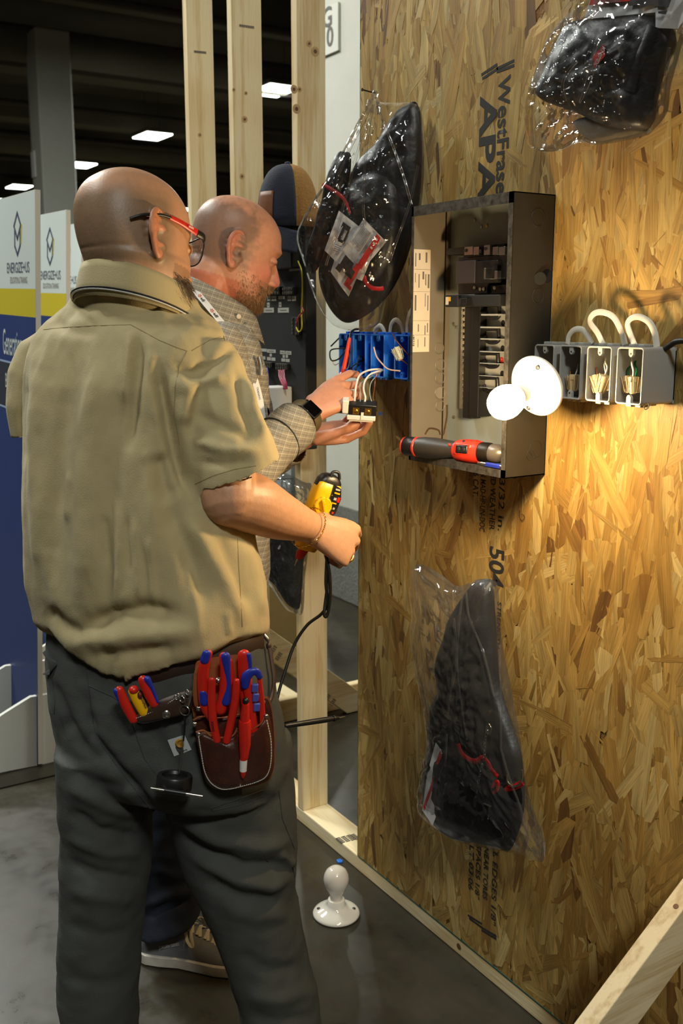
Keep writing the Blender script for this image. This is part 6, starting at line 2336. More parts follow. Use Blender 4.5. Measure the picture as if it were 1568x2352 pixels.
# --- trousers
tm_ = MB()
tm_.loft([lvl(L, R, y, b, 56, 2.25, 26) for L, R, y, b in ((100, 606, 1440, .135), (96, 616, 1490, .142), (98, 630, 1550, .15), (108, 642, 1620, .157), (122, 652, 1690, .16), (140, 660, 1745, .155), (170, 650, 1785, .13))])
tm_.loft([lvl(L, R, y, b, 40, 2.2, 20, .01) for L, R, y, b in ((140, 390, 1700, .13), (147, 366, 1800, .12), (149, 340, 1900, .10), (149, 338, 2000, .098), (144, 324, 2100, .092), (140, 316, 2200, .088), (144, 313, 2290, .086), (152, 312, 2360, .085), (160, 322, 2500, .082))])
tm_.loft([lvl(L, R, y, b, 40, 2.2, 20, -.01) for L, R, y, b in ((350, 662, 1700, .13), (366, 672, 1800, .12), (396, 679, 1900, .105), (422, 681, 1980, .105), (462, 680, 2060, .10), (496, 690, 2140, .096), (526, 706, 2220, .094), (550, 724, 2290, .092), (566, 736, 2360, .09), (594, 746, 2500, .086))])
trs = cloth_mesh(tm_, 0.006, 5)
F2 = [([(196, 1590), (212, 1690), (262, 1760), (330, 1840), (362, 1880)], -0.011, 13), ([(150, 1760), (220, 1800), (300, 1815)], -0.008, 16), ([(150, 1800), (240, 1850), (330, 1880)], 0.008, 16), ([(155, 1860), (230, 1910), (325, 1925)], -0.010, 14),
      ([(152, 1920), (240, 1960), (330, 1960)], 0.009, 16), ([(150, 1975), (220, 2010), (322, 2020)], -0.010, 14), ([(150, 2040), (230, 2060), (318, 2070)], 0.006, 18), ([(146, 2120), (230, 2150), (316, 2140)], -0.005, 18), ([(142, 2240), (230, 2260), (312, 2240)], -0.005, 18),
      ([(390, 1890), (470, 1950), (560, 1990), (670, 1985)], -0.013, 14), ([(400, 1870), (500, 1930), (600, 1950), (676, 1930)], 0.010, 16), ([(440, 1960), (540, 2020), (620, 2040), (672, 2010)], 0.011, 14), ([(470, 2020), (560, 2066), (650, 2070)], -0.010, 14), ([(500, 2080), (590, 2110), (680, 2100)], 0.006, 18),
      ([(540, 2190), (620, 2230), (700, 2220)], -0.007, 18), ([(556, 2290), (640, 2300), (726, 2270)], 0.007, 18), ([(560, 2330), (640, 2350), (728, 2330)], -0.006, 16), ([(640, 1960), (668, 1985), (676, 1970)], 0.010, 9), ([(480, 1840), (560, 1850), (640, 1830)], -0.006, 14),
      ([(150, 1640), (180, 1700), (240, 1760)], -0.008, 14), ([(112, 1560), (150, 1640), (150, 1700)], -0.007, 12), ([(640, 1600), (656, 1700), (664, 1800)], 0.004, 10), ([(300, 1560), (420, 1540), (560, 1500)], -0.004, 14), ([(340, 1660), (400, 1760), (430, 1840)], -0.006, 20)]
fold(trs, F2, nz=(0.005, 6.0, (1.0, 1.0, 1.0)))
fold(trs, [], nz=(0.0012, 20.0, (0.8, 0.8, 1.6)))
to = obj('trousers', trs, M['charcoal'], man1, smooth=180, recalc=False, label='charcoal work trousers')
tT = tree(trs)
for pl in (((200, 1545), (204, 1580), (214, 1660), (222, 1690)), ((222, 1690), (262, 1750), (320, 1826), (358, 1872)), ((204, 1575), (260, 1600), (310, 1640)), ((640, 1815), (648, 1880), (676, 1950)), ((672, 1990), (684, 2060), (692, 2130), (712, 2220)), ((120, 1555), (126, 1610), (124, 1640)), ((136, 1640), (152, 1690), (160, 1700)),
           ((300, 1655), (330, 1662), (380, 1652), (424, 1640)), ((300, 1655), (330, 1740), (356, 1776)), ((486, 1856), (540, 1838), (604, 1814)), ((488, 1862), (546, 1850), (606, 1828)), ((486, 1856), (488, 1862))):
    seam('seam', tT, pl, M['charcoal_seam'], to, 0.0010, 0.0)
# side pocket gaping at the far hip
pk = [surf(tT, a_, b_, 0.004)[0] for a_, b_ in ((94, 1500), (108, 1494), (116, 1520), (118, 1548), (106, 1545), (96, 1525))]
obj('pocket_mouth', MB().pillow(spline(pk, 4, True), sum(pk, V((0, 0, 0))) / 6, -FH - RGT * 0.4, 0.004, 0.002, 4), M['charcoal_seam'], to, smooth=180)
# cloth patch label on the hip pocket
cs = [surf(tT, a_, b_, 0.0014)[0] for a_, b_ in ((386, 1699), (424, 1687), (440, 1721), (401, 1736))]
nq = (cs[1] - cs[0]).cross(cs[3] - cs[0]).normalized()
if nq.dot(FH) > 0:
    nq = -nq
pl_ = obj('patch_label', MB().prism(cs, nq * 0.0008), mat('patch_white', C(176, 180, 178), 0.8), to, smooth=0, label='white patch with a golden curl')
pc = cs[0].lerp(cs[2], 0.5)
px_ = (cs[1] - cs[0]).normalized()
py_ = nq.cross(px_)
gd = mat('patch_gold', C(160, 116, 30), 0.7)
# curl: a fat C that swallows its own tail
pts = [pc + px_ * (0.0075 * math.cos(t) * (1 - 0.05 * t) + 0.003) + py_ * (0.0075 * math.sin(t) * (1 - 0.05 * t) + 0.002) + nq * 0.0010 for t in (0.5 + 5.2 * i / 20 for i in range(21))]
obj('patch_curl', MB().tube(pts, [0.0010 + 0.0022 * math.sin(PI * i / 20) for i in range(21)], 6, up=nq), gd, pl_, smooth=60)
obj('patch_curl', MB().ell(pc + px_ * 0.003 + py_ * 0.002 + nq * 0.0008, 0.0052, 0.0052, 0.0006, Matrix((px_, py_, nq)).transposed()), gd, pl_)
text('patch_word', 'carhartt', 0.0048, pc - py_ * 0.0115 + px_ * 0.002 + nq * 0.0012, px_, py_, M['print_black'], pl_, bold=0.0001)

# belt under the shirt tail
bq = [surf(tT, a_, b_, 0.004)[0] for a_, b_ in ((330, 1560), (380, 1548), (440, 1530), (480, 1516), (530, 1500), (570, 1486), (600, 1474))]
obj('belt', MB().tube(spline(bq, 4), (0.0022, 0.013), 10, up=-FH), mat('belt_brown', C(44, 28, 20), 0.5), to, smooth=60)

# --- boots
for (px, lab_) in ((660, 'right boot'), (236, 'left boot')):
    ankp = on(2, 0.0, px, 2560)
    shoe(man1, ankp, B1f, 0.31, M['boot'], M['sole_dark'], M['leather_dark'], 'boot', tall=0.05, sole_h=0.03)

# ------------------------------------------------------------------ glasses of the nearer man
gs = empty('glasses', H1 @ (V((0, 0.09, 0)) * S1), 'safety glasses with black and red arms on the nearer man', 'glasses')
gp_ = lambda x, y, z: H1 @ (V((x, min(y, 0.03) + (y - min(y, 0.03)) * 0.80, z)) * S1)
for s in (-1, 1):
    tip = spline([gp_(s * 0.066, -0.064, 0.002), gp_(s * 0.0765, -0.045, 0.010), gp_(s * 0.0815, -0.015, 0.016), gp_(s * 0.082, 0.006, 0.017)], 6)
    obj('arm_tip', MB().tube(tip, (0.0026, 0.0022), 8, up=Z), M['black'], gs, smooth=60)
    arm = spline([gp_(s * 0.082, 0.004, 0.017), gp_(s * 0.0815, 0.03, 0.014), gp_(s * 0.079, 0.06, 0.010), gp_(s * 0.076, 0.082, 0.008)], 6)
    obj('arm', MB().tube(arm, [(0.0042 + 0.0022 * i / 18, 0.0016) for i in range(19)], 8, up=Z), M['red'], gs, smooth=60)
    obj('hinge', MB().tube(spline([gp_(s * 0.077, 0.076, 0.008), gp_(s * 0.075, 0.094, 0.006), gp_(s * 0.069, 0.104, 0.004)], 5), (0.0068, 0.0026), 8, up=Z), M['black'], gs, smooth=60)
    rim = [gp_(s * x, y, z) for x, y, z in ((0.008, 0.114, 0.010), (0.030, 0.117, 0.014), (0.055, 0.111, 0.012), (0.069, 0.103, 0.004), (0.066, 0.104, -0.014), (0.048, 0.111, -0.028), (0.024, 0.115, -0.028), (0.010, 0.115, -0.014))]
    rs_ = spline(rim, 5, True)
    obj('rim', MB().tube(rs_ + [rs_[0]], 0.0014, 6, caps=False), M['black'], gs, smooth=60)
    obj('lens', MB().pillow(rs_, sum(rs_, V((0, 0, 0))) / len(rs_), H1.to_3x3() @ V((0, 1, 0)), 0.004, -0.002, 4), M['film'], gs, smooth=180)
obj('bridge', MB().tube(spline([gp_(-0.009, 0.114, 0.008), gp_(0, 0.1165, 0.010), gp_(0.009, 0.114, 0.008)], 5), 0.0018, 6), M['black'], gs, smooth=60)
ap = gp_(0.0835, 0.052, 0.011)
xd, yd = (H1.to_3x3() @ V((-0.05, 1, -0.1))).normalized(), (H1.to_3x3() @ V((0, 0.1, 1))).normalized()
obj('arm_mark', MB().box(ap, (0.012, 0.0035, 0.0006), Matrix((xd, yd, xd.cross(yd))).transposed()), mat('pale_mark', C(226, 170, 160), 0.5), gs, smooth=0)

# ------------------------------------------------------------------ bracelet and ring of the nearer man
wd = (WR - EL).normalized()
wa = wd.orthogonal().normalized()
wb = wd.cross(wa)
wc = WR + wd * 0.004
br_ = empty('bracelet', wc, 'thin gold chain bracelet on the wrist of the nearer man', 'bracelet')
NB = 64
rb_ = []
for i in range(NB):
    t = 2 * PI * i / NB
    sag = -Z * 0.0
    dirv = wa * math.cos(t) + wb * math.sin(t)
    rb_.append(wc + dirv * (0.0378 + 0.004 * max(0, -dirv.z)) + wd * (0.010 * dirv.z))
mb = MB()
for i in range(NB):
    p, q = rb_[i], rb_[(i + 1) % NB]
    t = (q - p).normalized()
    o_ = (p - wc).normalized()
    s_ = o_ if i % 2 else t.cross(o_)
    mb.tube([p + t * 0.0026 * math.cos(a) + s_ * 0.0014 * math.sin(a) for a in (2 * PI * j / 8 for j in range(9))], 0.0006, 4, caps=False)
obj('chain', mb, M['gold'], br_, smooth=60, kind='stuff')
rf = kn1[2]
rc = rf[2].lerp(rf[3], 0.6)
rt = (rf[3] - rf[2]).normalized()
ra_ = rt.orthogonal().normalized()
rbb = rt.cross(ra_)
obj('finger_ring', MB().tube([rc + (ra_ * math.cos(t) + rbb * math.sin(t)) * 0.0112 for t in (2 * PI * j / 24 for j in range(25))], (0.0012, 0.0028), 8, caps=False, up=rt), M['gold'], smooth=60,
    label='gold ring on the gripping hand of the nearer man', cat='ring')

# ------------------------------------------------------------------ yellow clamp tester in his hand, leads and probe
mtA, mtB = at(700, 1262, 1.945), at(757, 1104, 1.925)
ma = (mtB - mtA).normalized()
ML = (mtB - mtA).length
mn = (-FH * 0.80 + RGT * 0.50 + Z * 0.25)
mn = (mn - ma * mn.dot(ma)).normalized()
ms = ma.cross(mn)
if ms.dot(RGT) < 0:
    ms = -ms
mt_ = empty('electrical_tester', mtA, 'yellow electrical tester with a dial, held by the nearer man', 'tester')


def mp(s, l, n):
    return mtA + ms * s + ma * (l * ML) + mn * n


mb = MB()
for (l, w_, h) in ((0.0, 0.019, 0.013), (0.06, 0.022, 0.016), (0.4, 0.0235, 0.018), (0.62, 0.0275, 0.019), (0.84, 0.0275, 0.019), (0.96, 0.024, 0.016), (1.0, 0.019, 0.011)):
    if l == 0.0:
        rings = []
    rings.append(oval(mp(0, l, 0), ms, mn, w_, h, 28, 4.0))
obj('case', mb.loft(rings), M['yellow'], mt_, smooth=50, bevel=0.0015)
obj('face_plate', MB().prism([mp(0.003, 0.985, .0165), mp(0.020, 0.95, .0175), mp(0.0265, 0.82, .0185), mp(0.0255, 0.60, .0185), mp(0.018, 0.545, .018), mp(0.008, 0.66, .0190), mp(0.002, 0.80, .0190)], mn * 0.0012), M['black'], mt_, smooth=0)
dc = mp(-0.006, 0.66, 0.0175)
obj('dial', MB().lathe(dc, mn, [(0.0185, 0.0), (0.0185, 0.004), (0.0165, 0.0062), (0, 0.0062)], 32), M['yellow'], mt_, smooth=40)
dd_ = (ms * -0.5 + ma * 0.85).normalized()
obj('dial_grip', MB().box(dc + mn * 0.0085, (0.030, 0.006, 0.006), Matrix((dd_, mn.cross(dd_), mn)).transposed()), M['yellow'], mt_, smooth=35, bevel=0.0015)
for k in range(12):
    t = 2 * PI * k / 12
    obj('dial_rib', MB().tube([dc + (ms * math.cos(t) + ma * math.sin(t)) * 0.0186 + mn * 0.001, dc + (ms * math.cos(t) + ma * math.sin(t)) * 0.0178 + mn * 0.0055], 0.0011, 5), M['yellow'], mt_, smooth=60)
for (s, l, w_, h, c) in ((0.013, 0.93, 0.010, 0.0035, 'label_white'), (0.014, 0.88, 0.012, 0.003, 'yellow'), (0.0215, 0.80, 0.006, 0.010, 'red'), (0.014, 0.80, 0.006, 0.005, 'label_white'), (0.015, 0.74, 0.010, 0.0025, 'yellow'), (0.018, 0.67, 0.004, 0.004, 'label_white'), (0.019, 0.61, 0.004, 0.004, 'red')):
    obj('print', MB().box(mp(s, l, 0.0202), (w_, h, 0.0004), Matrix((ms, ma, mn)).transposed()), M[c], mt_, smooth=0)
jb = MB().loft([oval(mp(0, l, -0.002), ms, mn, w_, h, 24, 3.0) for l, w_, h in ((0.90, 0.0265, 0.0175), (1.0, 0.0245, 0.0165), (1.06, 0.018, 0.014), (1.09, 0.009, 0.010))])
obj('clamp_cap', jb, M['black'], mt_, smooth=50)
obj('cap_loop', MB().tube(spline([mp(-0.006, 1.06, 0.010), mp(-0.004, 1.13, 0.008), mp(0.008, 1.14, 0.008), mp(0.014, 1.06, 0.010)], 6), 0.003, 8), M['black'], mt_, smooth=60)
# leads
M['lead_black'] = mat('lead_black', C(20, 19, 18), 0.4)
ld = empty('test_lead', at(752, 1290, 1.93), 'black test lead hanging in a loop from the yellow tester', 'lead')
p_ = [at(*q) for q in ((748, 1275, 1.93), (757, 1320, 1.93), (758, 1370, 1.935), (752, 1410, 1.94), (746, 1416, 1.94), (745, 1400, 1.94), (752, 1340, 1.945), (753, 1290, 1.945))]
obj('lead_loop', MB().tube(spline(p_, 10), 0.0032, 8), M['lead_black'], ld, smooth=60)
p_ = [at(*q) for q in ((750, 1285, 1.935), (748, 1340, 1.935), (752, 1385, 1.94), (738, 1410, 1.945), (705, 1436, 1.95), (676, 1480, 1.95), (655, 1540, 1.94), (640, 1590, 1.93), (634, 1625, 1.92), (640, 1655, 1.92), (655, 1668, 1.93))]
obj('lead_cable', MB().tube(spline(p_, 10), 0.0031, 8), M['lead_black'], ld, smooth=60)
pr0, pr1 = at(652, 1668, 1.93), at(794, 1646, 2.0)
pd_ = (pr1 - pr0)
prb = empty('test_probe', pr0, 'black test probe pointing right, hanging by the leather pouch', 'probe')
obj('probe_grip', MB().tube([pr0, pr0 + pd_ * 0.04, pr0 + pd_ * 0.08, pr0 + pd_ * 0.3, pr0 + pd_ * 0.66, pr0 + pd_ * 0.80], [0.0035, 0.0045, 0.0048, 0.0054, 0.0058, 0.0048], 12), M['black'], prb, smooth=40)
obj('probe_collar', MB().tube([pr0 + pd_ * 0.79, pr0 + pd_ * 0.815, pr0 + pd_ * 0.82, pr0 + pd_ * 0.88], [0.0062, 0.0062, 0.0042, 0.0034], 12), M['black'], prb, smooth=40)
obj('probe_tip', MB().tube([pr0 + pd_ * 0.87, pr0 + pd_ * 0.97, pr0 + pd_], [0.0014, 0.0012, 0.0003], 8), M['steel'], prb, smooth=60)
rp0 = at(690, 1272, 1.945)
rp_ = empty('test_probe', rp0, 'red test probe in the gripping hand of the nearer man', 'probe')
obj('probe_grip', MB().tube([at(706, 1255, 1.945), rp0, at(683, 1284, 1.945)], [0.008, 0.010, 0.005], 12), M['red'], rp_, smooth=40)
obj('probe_tip', MB().tube([at(683, 1284, 1.945), at(676, 1300, 1.945)], [0.002, 0.0008], 8), M['steel'], rp_, smooth=60)

# ------------------------------------------------------------------ leather pouch on his hip with tools
ZP = min((surf(tT, *q)[0] - CAMP).dot(FWD) - (q[1] - 1700) * 0.00022 - (q[0] - 540) * 0.00012 for q in ((470, 1640), (540, 1660), (600, 1660), (500, 1740), (560, 1780))) - 0.026   # camera distance of the pouch front


def pp(px, py, off=0.0):
    """point on the hanging plane of the pouch (tilted like the hip), off metres towards the camera"""
    return at(px, py, ZP + (py - 1700) * 0.00022 + (px - 540) * 0.00012 - off)


pn = -(pp(560, 1700) - pp(540, 1700)).cross(pp(540, 1720) - pp(540, 1700)).normalized()
if pn.dot(FH) > 0:
    pn = -pn
po = empty('tool_pouch', pp(535, 1600), 'brown leather tool pouch with pale stitching on the right hip of the nearer man', 'tool pouch')


def plate(nm, ol, mt, off, th, parent=po, per=4, puff=0.0, label=None):
    q = spline([pp(a_, b_, off) for a_, b_ in ol], per, True)
    c = sum(q, V((0, 0, 0))) / len(q)
    return obj(nm, MB().pillow(q, c, pn, th + puff, th, 8, 0.3), mt, parent, smooth=180, label=label)


back = ((440, 1612), (452, 1600), (448, 1530), (470, 1514), (560, 1506), (570, 1560), (600, 1600), (616, 1600), (627, 1640), (632, 1700), (628, 1770), (606, 1798), (520, 1818), (488, 1814), (468, 1780), (455, 1720), (446, 1660))
plate('back_panel', back, M['leather_edge'], -0.022, 0.003)
plate('rear_pocket', ((444, 1652), (460, 1644), (500, 1648), (545, 1640), (590, 1612), (614, 1606), (626, 1650), (628, 1740), (600, 1790), (500, 1806), (470, 1780), (456, 1710)), M['leather'], -0.014, 0.006)
plate('hanger_strap', ((446, 1620), (444, 1560), (452, 1530), (474, 1520), (478, 1560), (470, 1620)), M['leather_edge'], 0.0, 0.0025)
fp = ((450, 1682), (468, 1678), (484, 1690), (506, 1694), (534, 1690), (545, 1672), (548, 1680), (572, 1676), (598, 1664), (607, 1646), (616, 1642), (622, 1660), (629, 1720), (628, 1764), (612, 1792), (560, 1808), (520, 1815), (492, 1812), (470, 1790), (460, 1740))
plate('front_pocket', fp, M['leather'], 0.006, 0.007, puff=0.012, per=4)
edge = ((450, 1682), (468, 1678), (484, 1690), (506, 1694), (534, 1690), (545, 1673))
obj('pocket_edge', MB().tube(spline([pp(a_, b_, 0.016) for a_, b_ in edge], 5), 0.0016, 6), M['leather_edge'], po, smooth=60)
edge = ((549, 1680), (574, 1675), (598, 1663), (607, 1646))
obj('pocket_edge', MB().tube(spline([pp(a_, b_, 0.016) for a_, b_ in edge], 5), 0.0016, 6), M['leather_edge'], po, smooth=60)
edge = ((444, 1654), (462, 1646), (500, 1650), (545, 1642), (552, 1638))
obj('pocket_edge', MB().tube(spline([pp(a_, b_, 0.002) for a_, b_ in edge], 5), 0.0016, 6), M['leather_edge'], po, smooth=60)


def pst(pts, off):
    mb = MB()
    sp_ = spline([V((a_, b_, 0)) for a_, b_ in pts], 8)
    acc = 0.0
    on_, buf = True, []
    for i in range(1, len(sp_)):
        a_, b_ = sp_[i - 1], sp_[i]
        L = (b_ - a_).length
        k = max(1, round(L / 5.6))
        for j in range(k):
            p, q = a_.lerp(b_, j / k), a_.lerp(b_, (j + 0.66) / k)
            mb.tube([pp(p.x, p.y, off), pp(q.x, q.y, off)], 0.0009, 4)
    return mb


mb = pst(((456, 1692), (462, 1730), (470, 1772), (484, 1798), (506, 1812), (530, 1812), (556, 1806)), 0.0205)
for a_ in (((556, 1806), (590, 1796), (612, 1782), (622, 1750), (622, 1700), (612, 1652)), ((552, 1806), (551, 1760), (549, 1684))):
    m2 = pst(a_, 0.0215)
    mb.add(m2.v, m2.f)
obj('stitching', mb, M['thread'], po, smooth=0, kind='stuff')
for (x, y, o_) in ((457, 1687, .017), (447, 1664, .006), (456, 1628, 0.004), (496, 1802, .018), (526, 1801, .018), (580, 1782, .019), (611, 1646, .016), (604, 1614, .004), (500, 1563, .006)):
    obj('rivet', MB().lathe(pp(x, y, o_), pn, [(0.0042, -0.002), (0.0042, 0.0008), (0.0028, 0.002), (0, 0.0024)], 16), M['steel'] if y != 1563 else M['steel'], po, smooth=50)

# --- tools standing in the pouch
def handle(parent, nm, pts, r, mt, off, flat=0.62):
    q = spline([pp(a_, b_, off if len(c) == 0 else c[0]) for a_, b_, *c in pts], 6)
    rr = r if isinstance(r, list) else [r] * len(pts)
    ks = list(range(len(pts)))
    rl_ = [(interp(i / 6, ks, rr) * flat, interp(i / 6, ks, rr)) for i in range(len(q))]
    return obj(nm, MB().tube(q, rl_, 14, up=pn, round_ends=True), mt, parent, smooth=180)


def plier_handle(parent, pts, r, off, grip):
    """red dipped handle with blue grip zones"""
    h = handle(parent, 'handle', pts, r, M['red'], off)
    for g in grip:
        handle(h, 'grip_zone', g[0], g[1], M['blue'], off + g[2])
    return h


t1 = empty('pliers', pp(470, 1600, 0.0), 'red and blue pliers handle standing leftmost in the leather pouch', 'pliers', None)
plier_handle(t1, ((477, 1502), (468, 1535), (466, 1580), (472, 1622), (486, 1650)), [0.0078, 0.0092, 0.0088, 0.0092, 0.0070], 0.012, (((((474, 1502), (470, 1516))), [0.0072, 0.0076], 0.0035), (((466, 1592), (470, 1612)), [0.006, 0.0082], 0.0035)))
t2 = empty('pliers', pp(515, 1600, 0.0), 'red pliers with a blue inlaid grip, in the middle of the leather pouch', 'pliers')
plier_handle(t2, ((514, 1508), (517, 1545), (515, 1590), (506, 1630)), [0.0080, 0.0088, 0.0092, 0.0098], 0.016, (((((518, 1508), (522, 1545), (524, 1575), (518, 1612))), [0.0078, 0.0055, 0.0045, 0.0080], 0.0035),))
plier_handle(t2, ((528, 1520), (531, 1560), (526, 1620)), [0.0055, 0.006, 0.006], 0.006, ())
obj('pivot', MB().ell(pp(501, 1562, 0.010), 0.006, 0.006, 0.005), M['steel'], t2)
t3 = empty('pliers', pp(500, 1640, 0.01), 'slim plain red pliers with two crossing legs, in front in the leather pouch', 'pliers')
plier_handle(t3, ((487, 1563), (486, 1610), (490, 1660), (498, 1700)), [0.0062, 0.0068, 0.0070, 0.0066], 0.022, ())
plier_handle(t3, ((542, 1566), (540, 1605), (532, 1650), (520, 1702)), [0.0062, 0.0068, 0.0070, 0.0066], 0.022, ())
text('lettering', 'KNIPEX', 0.0055, pp(489, 1668, 0.0285), pp(487, 1656, .0285) - pp(490, 1680, .0285), -(pp(500, 1668) - pp(489, 1668)), M['print_black'], t3, bold=0.0001)
t4 = empty('pliers', pp(562, 1560, 0.0), 'thick red pliers handle with a blue edge, rearmost in the leather pouch', 'pliers')
plier_handle(t4, ((560, 1505), (562, 1545), (566, 1600), (572, 1660)), [0.0105, 0.0112, 0.0105, 0.0095], 0.004, (((((570, 1505), (573, 1525), (573, 1550))), [0.0048, 0.004, 0.003], 0.004),))
t5 = empty('utility_knife', pp(585, 1600, 0.0), 'red cable knife with a blue hooked cap and slider, right in the leather pouch', 'knife')
h = handle(t5, 'handle', ((566, 1560), (572, 1600), (578, 1650), (584, 1690)), [0.0080, 0.0085, 0.0085, 0.008], M['red'], 0.012)
handle(t5, 'handle', ((596, 1560), (600, 1600), (603, 1650), (604, 1690)), [0.0040, 0.0046, 0.0050, 0.005], M['red'], 0.012)
handle(t5, 'hook_cap', ((563, 1575), (565, 1556), (575, 1545), (588, 1543), (596, 1554)), [0.0072, 0.0085, 0.0075, 0.0066, 0.005], M['blue'], 0.015)
for i in range(3):
    c = pp(585 + 2 * i, 1580 + 22 * i, 0.018)
    vx, vy = (pp(600, 1580) - pp(585, 1580)).normalized(), (pp(589, 1560) - pp(585, 1600)).normalized()
    obj('slider', MB().box(c, (0.0105, 0.0145, 0.006), Matrix((vx, vy, vx.cross(vy))).transposed()), mat('slider_blue', C(70, 84, 170), 0.45) if i == 0 else bpy.data.materials['slider_blue'], t5, smooth=35, bevel=0.0015)
t6 = empty('marker', pp(562, 1700, 0.03), 'orange-red marker with a white band and black button, clipped on the front pocket', 'marker')


def mk(nm, pts, r, mt):
    return handle(t6, nm, pts, r, mt, 0.031, 1.0)


obj('button', MB().ell(pp(564, 1610, 0.031), 0.0056, 0.0056, 0.0062), M['black'], t6)
obj('upper_barrel', MB().tube([pp(564, 1616, .031), pp(562, 1640, .031), pp(562, 1668, .031)], [0.0062, 0.0078, 0.0080], 16), M['red'], t6, smooth=40)
obj('clip_collar', MB().tube([pp(562, 1655, .031), pp(562, 1662, .031), pp(562, 1710, .031), pp(560, 1740, .031)], [0.0098, 0.0108, 0.0100, 0.0072], 16), M['red'], t6, smooth=40)
obj('barrel', MB().tube([pp(560, 1725, .031), pp(559, 1745, .031)], [0.0072, 0.0066], 16), M['red'], t6, smooth=40)
obj('white_band', MB().tube([pp(559, 1744, .031), pp(558, 1770, .031)], [0.0067, 0.0062], 16), M['white'], t6, smooth=40)
obj('nib', MB().tube([pp(558, 1769, .031), pp(558, 1778, .031), pp(558, 1787, .031)], [0.0058, 0.0048, 0.0016], 16), M['red'], t6, smooth=40)
obj('print', MB().prism([pp(557, 1701, .0415), pp(561, 1690, .0415), pp(566, 1699, .0415)], -pn * 0.0006), mat('mark_pink', C(196, 110, 96), 0.6), t6, smooth=0)

# --- second, small pouch in the back pocket with two pliers and a yellow tool
ZQ = min((surf(tT, *q)[0] - CAMP).dot(FWD) - (q[1] - 1620) * 0.0002 for q in ((290, 1620), (340, 1600), (350, 1640), (400, 1625), (400, 1780))) - 0.010


def qq(px, py, off=0.0):
    return at(px, py, ZQ + (py - 1620) * 0.0002 - off)


s2 = empty('pocket_pouch', qq(370, 1630), 'dark brown leather sleeve with a snap button, tucked into the back pocket', 'tool pouch')
ol = spline([qq(*p) for p in ((308, 1648), (360, 1612), (410, 1592), (438, 1586), (446, 1600), (436, 1632), (400, 1646), (350, 1655), (318, 1658))], 4, True)
sv = obj('sleeve', MB().pillow(ol, sum(ol, V((0, 0, 0))) / len(ol), pn, 0.010, 0.012, 8, 0.35), M['leather_dark'], s2, smooth=180)
mb = MB()
for i in range(22):
    t0, t1_ = i / 22, (i + 0.62) / 22
    f_ = lambda t: qq(312 + 100 * t, 1650 - 52 * t + 5 * math.sin(PI * t), 0.0088)
    mb.tube([f_(t0), f_(t1_)], 0.0006, 4)
obj('stitching', mb, M['thread'], s2, smooth=0, kind='stuff')
obj('snap_button', MB().lathe(qq(382, 1641, 0.010), pn, [(0.0075, -0.002), (0.0075, 0.001), (0.005, 0.003), (0, 0.0034)], 20), M['steel'], s2, smooth=50)
for (nm, lab_, pts, r, mt, gz) in (('pliers', 'red pliers handle with a blue edge, leftmost in the back pocket', ((274, 1586), (288, 1618), (306, 1652)), [0.0080, 0.0086, 0.0080], 'red', (((267, 1587), (276, 1612), (300, 1652)), [0.0055, 0.0032, 0.0028])),
                                   ('wire_stripper', 'yellow tool with a red nose between two pliers in the back pocket', ((306, 1588), (318, 1612), (330, 1635)), [0.0085, 0.0096, 0.0088], 'yellow', None),
                                   ('pliers', 'red pliers handle with a blue edge, rightmost in the back pocket', ((328, 1562), (340, 1590), (354, 1616)), [0.0082, 0.0086, 0.0080], 'red', (((338, 1560), (350, 1582), (362, 1612)), [0.0060, 0.0034, 0.0028]))):
    e = empty(nm, qq(*pts[1]), lab_, 'pliers' if nm == 'pliers' else 'stripper')
    q = spline([qq(a_, b_, 0.004) for a_, b_ in pts], 6)
    obj('handle', MB().tube(q, [(interp(i / 6, [0, 1, 2], r) * 0.7, interp(i / 6, [0, 1, 2], r)) for i in range(len(q))], 14, up=pn, round_ends=True), M[mt], e, smooth=180)
    if gz:
        q = spline([qq(a_, b_, 0.006) for a_, b_ in gz[0]], 6)
        obj('grip_zone', MB().tube(q, [(interp(i / 6, [0, 1, 2], gz[1]) * 0.8, interp(i / 6, [0, 1, 2], gz[1])) for i in range(len(q))], 12, up=pn, round_ends=True), M['blue'], e, smooth=180)
    else:
        obj('nose', MB().ell(qq(307, 1584, 0.006), 0.0082, 0.0082, 0.007), M['red'], e)
        obj('thumb_hole', MB().ell(qq(321, 1597, 0.0095), 0.0048, 0.0040, 0.0060), mat('hole_brown', C(90, 30, 18), 0.5), e)
        text('lettering', 'KNIPEX', 0.0058, qq(330, 1615, 0.0112), qq(336, 1630) - qq(324, 1602), qq(336, 1610) - qq(328, 1614), M['print_black'], e, bold=0.0001)

# --- key ring hardware, line and the black tape dispenser hanging from it
kc = empty('key_clip', qq(430, 1620), 'steel swivel clip and rings between the back pocket and the leather pouch', 'clip')
for (x, y, r, e_) in ((424, 1632, .0085, 1.0), (418, 1606, .0055, 0.8), (430, 1590, .0045, .7)):
    c = qq(x, y, 0.014)
    obj('ring', MB().tube([c + RGT * (r * e_ * math.cos(t)) + Z * (r * math.sin(t)) - FH * (0.003 * math.cos(t)) for t in (2 * PI * j / 24 for j in range(25))], 0.0011, 6, caps=False), M['steel'], kc, smooth=60)
obj('swivel', MB().tube([qq(432, 1622, .014), qq(436, 1604, .014), qq(441, 1592, .014)], [0.0022, 0.0038, 0.0020], 10), M['steel'], kc, smooth=50)
obj('hook', MB().tube(spline([qq(*p, 0.014) for p in ((441, 1592), (444, 1580), (452, 1570), (446, 1590), (438, 1604), (428, 1620))], 5), 0.0013, 6), M['steel'], kc, smooth=60)
